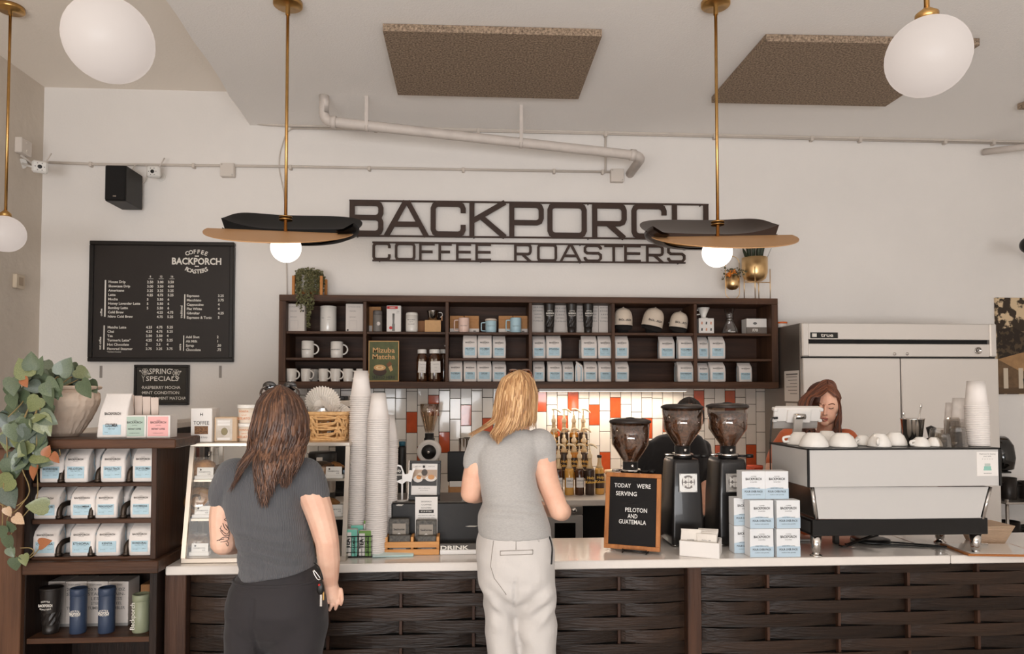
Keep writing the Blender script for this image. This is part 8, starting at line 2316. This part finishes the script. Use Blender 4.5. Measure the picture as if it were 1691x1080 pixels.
# tattoo
bv = surf(bm1); TAT = M('tattoo_ink', (74,60,56),.7)
for path in ([(364,893),(369,888),(376,887),(380,890),(374,894),(366,895)],[(379,890),(381,880),(378,872),(374,866)],[(365,872),(370,878),(377,882),(380,876),(376,868)],[(366,876),(372,884),(380,884)],[(370,864),(373,872),(378,876)],[(372,858),(377,855),(381,857),(378,861),(372,858)],[(380,862),(382,868),(380,874),(378,866)],[(376,893),(379,897),(378,902),(375,897)],[(360,893),(366,891),(372,890)],[(368,868),(366,873),(370,877)]):
    pp = [stick(bv, x - 2, y) for x, y in path]; pp = [q for q in pp if q is not None]
    if len(pp) > 2: MB().tube(smooth_path(pp, 4),.0012,5).build('tattoo_line', TAT, body1)
# sunglasses on top of the head
t = thing('sunglasses', 'dark tortoiseshell sunglasses pushed up on the brown hair', 'sunglasses')
TORT = M('tortoise_frame', (48,30,22),.25, coat=.5)
for sx in (-1,1):
    MB().tube(smooth_path([A(462 + sx * 31,656,-.01), A(462 + sx * 31.5,648,-.01), A(462 + sx * 27,641,.02), A(462 + sx * 20,639,.07)],5),.0042,8).build('temple', TORT, t)
    MB().ball(A(462 + sx * 17,638,.095),1,14,8,(.026,.006,.02)).build('lens', M('dark_lens', (26,22,22),.1, coat=.5), t)
MB().tube([A(456,637,.1), A(468,637,.1)],.004,8).build('bridge', TORT, t)
# keys on a carabiner
t = thing('key_ring', 'carabiner with car key hanging at the brunette customer\'s hip', 'keys')
Yk_ = -.10
MB().tube(smooth_path([A(517,942, Yk_), A(520,950, Yk_), A(525,957, Yk_), A(529,956, Yk_), A(524,948, Yk_), A(518,941, Yk_)],4),.0022,6).build('carabiner', CHROME, t)
MB().tube(smooth_path([A(519,930,-.11), A(526,936, Yk_), A(531,948, Yk_), A(533,957, Yk_)],4),.006,8, flat=.3).build('strap', BLACK, t)
MB().ball(A(529,972, Yk_),1,14,10,(.013,.007,.022)).build('key_fob', BLACK, t)
MB().ball(A(527,966, Yk_ - .007),.004,8,6).build('red_button', RED, t)
q = A(530,992, Yk_); MB().box(q.x - .004, q.x + .004, q.y - .001, q.y + .001, q.z - .02, q.z + .022,.0006).build('key_blade', CHROME, t)
q = A(534,984, Yk_ + .01); MB().box(q.x - .003, q.x + .003, q.y - .001, q.y + .001, q.z - .015, q.z + .015,.0006).build('key_blade', BRASS, t)
# ------------------------------------------------------------------ blonde customer
Y2p = 2.62
A = lambda px, py, dy=0.0: at(px, py, Y2p + dy)
P2 = thing('person', 'customer with blonde hair in heather grey tee and pale chinos at the counter', 'person')
SK2 = skin_mat('fair_skin_warm', (230,186,160),(216,162,136))
torso = [(708,838,870,.05),(716,816,884,.062),(722,798,892,.074),(732,788,893,.09),(750,785,889,.104),(780,787,883,.112),(800,793,887,.12),(830,796,894,.128),(848,789.5,902,.133),(865,789,908,.136),(876,790,910,.137),(882,791,910,.137)]
pants = [(874,792,909,.132),(884,789,911,.136),(895,786.5,913,.14),(920,785.5,915,.146,-.01),(940,786,916,.148,-.014),(958,789,917,.145,-.012),(974,795,915,.13,-.008),(992,803,908,.106),(1010,822,890,.065)]
legL2 = [(945,789,850,.10,-.01),(965,792,851,.128,-.01),(985,797,850,.12),(1000,799.5,849,.11),(1030,801,852,.102),(1080,803,857,.1),(1200,806,857,.088),(1355,809,856,.075)]
legR2 = [(945,848,914,.10,-.01),(965,846,917,.13,-.01),(985,846,918,.124),(1000,847,918,.116),(1030,850,918,.108),(1080,859,918,.1),(1200,861,916,.088),(1355,864,912,.076)]
feetL, feetR = Vector((A(833,1080).x, Y2p, zA)), Vector((A(888,1080).x, Y2p, zA))
kneeL, kneeR = Vector((A(830,1080).x, Y2p, .46)), Vector((A(886,1080).x, Y2p, .46))
b = MB()
rows_loft(b, torso, Y2p, .014); rows_loft(b, pants, Y2p, .026)
lim(b, [A(853,722), A(853,695,.01)],[.052,.047]); b.ball(A(853,660,.01),1,20,14,(.074,.092,.106))
lim(b, [A(795,742), A(783,785), A(777,812,0)],[.05,.043,.037]); lim(b, [A(777,814,0), A(787,817,.09), A(806,815,.2)],[.038,.034,.025])
lim(b, [A(895,742), A(903,790), A(922,840,-.01)],[.052,.044,.038]); lim(b, [A(923,842,-.01), A(927,845,.08), A(905,842,.21)],[.040,.036,.026])
for hx, sx in ((A(812,814,.24),1),(A(898,841,.25),-1)):
    b.ball(hx, 1,12,8,(.03,.042,.02))
    for k in range(4): lim(b, [hx + Vector((.0,.03,.02 - .013 * k)), hx + Vector((sx * .012,.06,.018 - .013 * k)), hx + Vector((sx * .034,.075,.014 - .012 * k))],[.009,.0085,.007],8)
    lim(b, [hx + Vector((sx * .018,.0,.018)), hx + Vector((sx * .034,.03,.026)), hx + Vector((sx * .036,.052,.024))],[.0115,.0095,.008],8)
rows_loft(b, legL2, Y2p, .026); rows_loft(b, legR2, Y2p, .026)
bm2 = remesh(b, .0055,5); obj('body', bm2, SK2, P2)
s = MB(); rows_loft(s, torso, Y2p)
lim(s, [A(798,738), A(787,756), A(783,766)],[.062,.050,.042]); lim(s, [A(891,736), A(898,755), A(900,765)],[.066,.050,.043])
def sh2(p, n):
    zl = A(850,835).z; f = max(0,1 - abs(p.z - zl) / .06)
    return fold(p, n, .8) + f * .006 * math.sin(p.z * 150 + p.x * 18 + 3 * noise.noise(p * 6)) * max(0,-n.y)
obj('tee_shirt', remesh(s, .006,3, sh2), HEATH, P2)
tr = MB(); rows_loft(tr, pants, Y2p)
rows_loft(tr, legL2, Y2p); rows_loft(tr, legR2, Y2p)
def tf2(p, n):
    zc = A(845,985).z; f = max(0,1 - abs(p.z - zc) / .12)
    seam = -.006 if abs(p.x - A(848,960).x - (A(848,930).z - p.z) * -.05) < .005 and n.y < -.3 and A(848,995).z < p.z < A(848,935).z else 0
    return fold(p, n, 2.0) + seam + f * .008 * math.sin(p.z * 70 - abs(p.x - A(848,990).x) * 60 + 2 * noise.noise(p * 6)) * max(0,-n.y)
tm2 = remesh(tr, .007,3, tf2)
tro = obj('chinos', tm2, CHINO, P2)
shoes(P2,(feetL, feetR), SHOE2)
bvp = surf(tm2); STI = M('chino_seam', (150,142,134),.9)
for nm, path in (('pocket_welt', [(826,910),(840,909.5),(860,909),(880,908)]),('pocket_welt', [(826,917),(840,916.5),(860,916),(880,915)]),('pocket_welt', [(826,910),(826,917)]),('pocket_welt', [(880,908),(880,915)]),('side_seam', [(815,893),(812,915),(810,935),(816,955),(826,968),(836,982)]),('belt_loop', [(815,884),(814,896)]),('belt_loop', [(888,889),(890,895)]),('back_seam', [(852,888),(852,908)])):
    pp = [stick(bvp, x, y, .0022) for x, y in path]; pp = [q for q in pp if q is not None]
    if len(pp) > 1: MB().tube(pp, .0022 if nm == 'belt_loop' else .0012,5).build(nm, STI if nm != 'belt_loop' else CHINO, tro)
pp = [stick(bvp, x, y, .003) for x, y in ((907,887),(910,897),(911.5,908),(911,920),(910,932))]; pp = [q for q in pp if q is not None]
if len(pp) > 2: MB().tube(smooth_path(pp, 4),.0042,6).build('pocket_cord', BLACK, tro)
prof2 = [(611,858,6),(616,857,18),(625,855,27),(650,853.5,35),(690,850,37),(705,846,39),(718,838,42),(733,829,20)]
ends2 = [(-1,718),(-.6,730),(-.3,737),(0,722),(.4,712),(1,708)]
HM2 = hair_mat('blonde_hair', (136,94,58),(180,134,88),(216,176,128))
build_hair(P2, back_hair(prof2, ends2, Y2p + .012,560,2.0,8,.0050,.114,26,.118), HM2)
hc = MB(); hc.ball(A(854,659,.02),1,22,16,(.07,.094,.098)); obj('scalp_hair', hc.mesh('scalp_hair'), M('scalp_blonde', (150,100,58),.5, var=.4, vscale=40), P2)
t = thing('sunglasses', 'brown sunglasses pushed up on the blonde hair', 'sunglasses')
MB().tube(smooth_path([A(876,636,-.03), A(878,624,-.02), A(876,615,.01), A(866,612,.05)],5),.0042,8).build('temple', M('amber_frame', (112,60,34),.25, coat=.5), t)
MB().tube(smooth_path([A(836,632,.0), A(838,620,.01), A(846,614,.05)],5),.004,8).build('temple', M('amber_frame', (112,60,34)), t)
MB().ball(A(868,611.5,.03),1,14,8,(.018,.024,.005)).build('lens', M('pale_lens', (130,92,70),.1, coat=.4), t)
MB().ball(A(848,611.5,.05),1,14,8,(.018,.024,.005)).build('lens', M('pale_lens'), t)
# ------------------------------------------------------------------ barista with auburn hair
Y3 = 3.86
A = lambda px, py, dy=0.0: at(px, py, Y3 + dy)
P3 = thing('person', 'barista with long auburn hair in orange tee looking down behind the espresso machine', 'person')
SK3 = skin_mat('fair_skin_rosy', (236,188,160),(224,166,140))
torso = [(712,1346,1382,.06),(716,1326,1393,.08),(721,1302,1401,.092),(734,1288,1406,.105),(760,1288,1406,.115),(800,1296,1402,.115),(860,1300,1400,.12),(900,1296,1406,.13)]
b = MB(); rows_loft(b, torso, Y3,.014)
lim(b, [A(1363,715), A(1364,694,-.02)],[.05,.046])
HC = A(1364,664,-.02)
b.ball(HC, 1,24,18,(.071,.088,.100))
b.ball(A(1363,684,-.045),1,20,14,(.056,.056,.062)); b.ball(A(1361.5,699,-.075),1,14,10,(.024,.02,.018))
for sx in (-1,1): b.ball(A(1363 + sx * 9.5,683,-.077),1,12,8,(.020,.018,.020)); b.ball(A(1363.5 + sx * 8.6,672.5,-.094),1,12,8,(.0135,.009,.0095)); b.ball(A(1364 + sx * 8,667,-.098),1,12,8,(.018,.009,.006))
lim(b, [A(1363.5,670,-.100), A(1363,677,-.110), A(1362.4,683.5,-.122)],[.0065,.008,.0095],10)
for sx in (-1,1): b.ball(A(1362.4 + sx * 2.6,685,-.110),.0068,10,8)
lim(b, [A(1357.5,691.5,-.096), A(1362,690.8,-.104), A(1366.5,691.3,-.097)],[.003,.006,.003],8); lim(b, [A(1358.5,693.6,-.094), A(1362,694.2,-.102), A(1365.5,693.6,-.095)],[.003,.0065,.003],8)
for sx in (-1,1): b.ball(A(1364 + sx * 22,677,-.01),1,10,8,(.01,.016,.028))
lim(b, [A(1300,724), A(1282,752,-.03), A(1275,778,-.10)],[.05,.044,.037]); lim(b, [A(1275,779,-.10), A(1281,792,-.16), A(1296,808,-.22)],[.037,.033,.025])
lim(b, [A(1398,726), A(1412,756,-.03), A(1414,785,-.08)],[.05,.042,.036]); lim(b, [A(1414,785,-.08), A(1405,800,-.16), A(1392,812,-.22)],[.036,.032,.025])
for hx, sx in ((A(1302,812,-.25),1),(A(1386,815,-.25),-1)):
    b.ball(hx, 1,12,8,(.03,.04,.02))
    for k in range(4): lim(b, [hx + Vector((.012 * (k - 1.5) * 1.3,-.03,0)), hx + Vector((.014 * (k - 1.5) * 1.3,-.06,-.004)), hx + Vector((.013 * (k - 1.5) * 1.3,-.075,-.02))],[.009,.0085,.007],8)
    lim(b, [hx + Vector((sx * .025,0,0)), hx + Vector((sx * .042,-.03,-.003)), hx + Vector((sx * .04,-.05,-.012))],[.0115,.0095,.008],8)
leg(b, Vector((A(1325,900).x, Y3,.92)), Vector((A(1325,900).x, Y3,.48)), Vector((A(1325,900).x, Y3, zA)),.085,.06,.04); leg(b, Vector((A(1378,900).x, Y3,.92)), Vector((A(1378,900).x, Y3,.48)), Vector((A(1378,900).x, Y3, zA)),.085,.06,.04)
bm3 = remesh(b, .0042,3); body3 = obj('body', bm3, SK3, P3)
s = MB(); rows_loft(s, torso, Y3); lim(s, [A(1302,726), A(1287,748,-.02), A(1279,764,-.07)],[.066,.057,.050]); lim(s, [A(1397,726), A(1409,748,-.02), A(1412,766,-.05)],[.066,.055,.05])
obj('tee_shirt', remesh(s, .0065,3, lambda p, n: fold(p, n, 1.0)), M('orange_tee', (206,104,60),.85, sheen=.2, bump=.1, bscale=200), P3)
tr = MB(); rows_loft(tr, [(895,1299,1403,.125),(940,1292,1410,.135),(960,1292,1410,.12)], Y3)
for px in (1322,1380): leg(tr, Vector((A(px, 930).x, Y3,.80)), Vector((A(px, 930).x, Y3,.48)), Vector((A(px, 930).x, Y3,.10)),.095,.08,.07)
obj('trousers', remesh(tr, .009,3), BLKT, P3)
shoes(P3,[Vector((A(px, 930).x, Y3,0)) for px in (1322,1380)], SHOE)
bv3 = surf(bm3); DK = M('lash_dark', (52,32,26),.6); LIP = M('lip_rose', (186,104,94),.45); BROW = M('brow_brown', (110,68,46),.7)
for nm, mt, r_, path in (('eyelash', DK, .0023,[(1350.5,673.5),(1353,674.8),(1356,675),(1359,673.8)]),('eyelash', DK, .0023,[(1368.5,673.8),(1371,675),(1374,674.8),(1376.5,673.4)]),
                         ('eyebrow', BROW, .0028,[(1348.5,668.5),(1352,666.6),(1356,667),(1360,668.6)]),('eyebrow', BROW, .0028,[(1368,668.6),(1372,667),(1376,666.8),(1378.5,668.4)]),
                         ('upper_lip', LIP, .0032,[(1357,691.8),(1360,690.8),(1362,691.2),(1364,690.8),(1367,691.6)]),('lower_lip', LIP, .0038,[(1358.5,694),(1362,695),(1365.5,694)]),('mouth_line', DK, .0016,[(1357,692.4),(1362,692.8),(1367,692.2)])):
    pp = [stick(bv3, x, y, .0004) for x, y in path]; pp = [q for q in pp if q is not None]
    if len(pp) > 1: MB().tube(smooth_path(pp, 4), r_, 6).build(nm, mt, body3)
rnd2 = random.Random(4); locks = []
HMr = hair_mat('auburn_hair', (56,29,19),(96,52,33),(140,82,52))
for i in range(300):
    side = -1 if i % 2 == 0 else 1
    v = rnd2.random()                      # 0 front .. 1 back
    yb_ = lerp(-.075,.075, v)
    end = rnd2.uniform(722,748) if side > 0 else rnd2.uniform(715,745)
    out = lerp(19,23, rnd2.random()) + 19 * min(1, v * 1.5) if side < 0 else lerp(17.5,21, rnd2.random())
    ph = rnd2.uniform(0,6)
    px0 = 1366 + side * rnd2.uniform(0,2); py0 = lerp(646,627.5, min(1, v * 2.2)) + rnd2.uniform(-1,1)
    if v > .7: py0 = lerp(627.5,640,(v - .7) / .3)
    pts = [at(px0, py0, Y3 - .02 + yb_ * .98), at(px0 + side * min(out * .55,12), py0 + 4 + 5 * (1 - v), Y3 - .02 + yb_ * (1.08 if v > .3 else 1.2)), at(1364 + side * (out * .98),657, Y3 - .02 + yb_ * (1.05 if v > .3 else 1.12)), at(1363 + side * (out + 2) + (3 if side > 0 else -8 * (1 - v) * .3),678, Y3 - .02 + yb_ * .98),
           at(1363 + side * (out + rnd2.uniform(-3,5)),700, Y3 - .03 + yb_ * .9), at(1363 + side * (out + rnd2.uniform(-8,7)), lerp(700, end, .6), Y3 - .05 + yb_ * .8), at(1363 + side * (out + rnd2.uniform(-12,7)), end, Y3 - .08 + yb_ * .6)]
    sp = smooth_path(pts, 4); n_ = len(sp)
    if v < .55:                            # lie on the head's surface instead of cutting through it
        for p in sp:
            q = 1 - ((p.x - HC.x) / .073) ** 2 - ((p.z - HC.z) / .102) ** 2
            if q > 0 and p.z > HC.z + .02: p.y = min(p.y, HC.y - .090 * math.sqrt(q) - .004)
    locks.append((sp, [.0062 * (.55 + .5 * min(1,4 * k / n_)) * (1 - .9 * max(0,(k / n_ - .65) / .35) ** 1.4) for k in range(n_)],.5, rnd2.random()))
build_hair(P3, locks, HMr)
hc = MB(); hc.ball(A(1358.5,660,.006),1,22,16,(.096,.090,.106)); obj('scalp_hair', hc.mesh('scalp_hair'), M('scalp_auburn', (84,44,27),.5, var=.5, vscale=40), P3)
# ------------------------------------------------------------------ barista in black bending behind the grinders
Y4 = 4.15
A = lambda px, py, dy=0.0: at(px, py, Y4 + dy)
P4 = thing('person', 'dark haired barista in a black tee bending behind the coffee grinders', 'person')
torso = [(714,1098,1140,.06,-.06),(719,1082,1152,.09,-.05),(728,1070,1160,.11,-.04),(745,1062,1166,.125,-.03),(770,1055,1168,.135,-.02),(800,1053,1164,.13),(840,1056,1160,.125),(880,1056,1160,.13)]
b = MB(); rows_loft(b, torso, Y4,.014)
lim(b, [A(1128,725,-.08), A(1138,705,-.14)],[.05,.046]); b.ball(A(1139,690,-.15),1,18,12,(.075,.092,.105))
b.ball(A(1136,703,-.2),1,14,10,(.05,.045,.05))
lim(b, [A(1160,742,-.03), A(1168,775,-.05), A(1166,800,-.10)],[.05,.045,.038]); lim(b, [A(1166,800,-.10), A(1164,820,-.16), A(1162,836,-.22)],[.036,.032,.025])
lim(b, [A(1062,745,-.03), A(1050,778,-.05), A(1056,805,-.10)],[.05,.045,.038]); lim(b, [A(1056,805,-.10), A(1075,822,-.18), A(1095,832,-.25)],[.036,.032,.025])
for hx, sx in ((A(1162,840,-.25),-1),(A(1100,834,-.28),1)):
    b.ball(hx, 1,12,8,(.03,.038,.022))
    for k in range(4): lim(b, [hx + Vector((.015 * (k - 1.5),-.028,0)), hx + Vector((.017 * (k - 1.5),-.055,-.006)), hx + Vector((.015 * (k - 1.5),-.065,-.024))],[.009,.0085,.007],8)
    lim(b, [hx + Vector((sx * .025,0,0)), hx + Vector((sx * .042,-.03,-.003)), hx + Vector((sx * .04,-.05,-.012))],[.0115,.0095,.008],8)
for px in (1082,1134): leg(b, Vector((A(px, 900).x, Y4,.86)), Vector((A(px, 900).x, Y4 - .02,.47)), Vector((A(px, 900).x, Y4, zA)),.085,.06,.04)
obj('body', remesh(b, .006,4), SK3, P4)
BT = M('black_tee', (26,23,23),.9, sheen=.3, bump=.1, bscale=200)
s = MB(); rows_loft(s, torso, Y4); lim(s, [A(1157,742,-.03), A(1165,772,-.05), A(1166,796,-.08)],[.066,.056,.050]); lim(s, [A(1066,744,-.03), A(1052,776,-.05), A(1055,798,-.08)],[.066,.056,.050])
obj('tee_shirt', remesh(s, .007,3, lambda p, n: fold(p, n, 1.2)), BT, P4)
tr = MB(); rows_loft(tr, [(875,1058,1158,.125),(905,1052,1164,.135),(925,1052,1164,.12)], Y4)
for px in (1082,1134): leg(tr, Vector((A(px, 900).x, Y4,.76)), Vector((A(px, 900).x, Y4 - .02,.47)), Vector((A(px, 900).x, Y4,.10)),.095,.08,.07)
obj('trousers', remesh(tr, .009,3), BLKT, P4)
shoes(P4,[Vector((A(px, 900).x, Y4,0)) for px in (1082,1134)], SHOE)
locks = []
HMd = hair_mat('dark_hair', (20,14,12),(34,24,20),(58,42,34))
for i in range(110):
    a = rnd2.uniform(0,2 * PI); el = rnd2.uniform(.0,1)
    c = A(1139,688,-.14); pts = []
    for k in range(7):
        f = k / 6; th = f * rnd2.uniform(1.7,2.1) if k else 0
        th = f * 1.95
        pts.append(c + Vector((.083 * math.sin(th) * math.cos(a),.10 * math.sin(th) * math.sin(a) + .01,.112 * math.cos(th))))
    if math.sin(a) < -.35: pts = pts[:4]
    locks.append((pts, [.009 * (1 - .7 * k / len(pts)) for k in range(len(pts))],.5, rnd2.random()))
build_hair(P4, locks, HMd)
hc = MB(); hc.ball(A(1139,687,-.135),1,18,12,(.079,.094,.108)); obj('scalp_hair', hc.mesh('scalp_hair'), M('scalp_dark', (26,18,15),.6), P4)
# ------------------------------------------------------------------ give every thing built in place an origin at its own base
bpy.context.view_layer.update()
def bounds(o):
    pts = []
    for q in [o] + list(o.children_recursive):
        if q.type == 'MESH':
            mw = q.matrix_world
            pts += [mw @ Vector(c) for c in q.bound_box]
    return pts
for o in COL.objects:
    if o.parent is not None and 'lettering' in o.name and o.get('kind') is None: o['kind'] = 'stuff'
seen_mesh = {}
for o in list(COL.objects):
    if o.type == 'MESH': seen_mesh[o.data.name] = seen_mesh.get(o.data.name, 0) + 1
for o in list(COL.objects):
    if o.parent is not None or o.location.length > 1e-6 or o.type not in ('EMPTY', 'MESH'): continue
    if o.get('kind') == 'structure': continue
    pts = bounds(o)
    if not pts: continue
    lo = Vector((min(p.x for p in pts), min(p.y for p in pts), min(p.z for p in pts)))
    hi = Vector((max(p.x for p in pts), max(p.y for p in pts), max(p.z for p in pts)))
    b = Vector(((lo.x + hi.x) / 2,(lo.y + hi.y) / 2, lo.z))
    if o.type == 'EMPTY':
        o.location = b
        for ch in o.children: ch.location = Vector(ch.location) - b
    elif seen_mesh[o.data.name] == 1 and not o.children:
        o.data.transform(Matrix.Translation(-b)); o.location = b
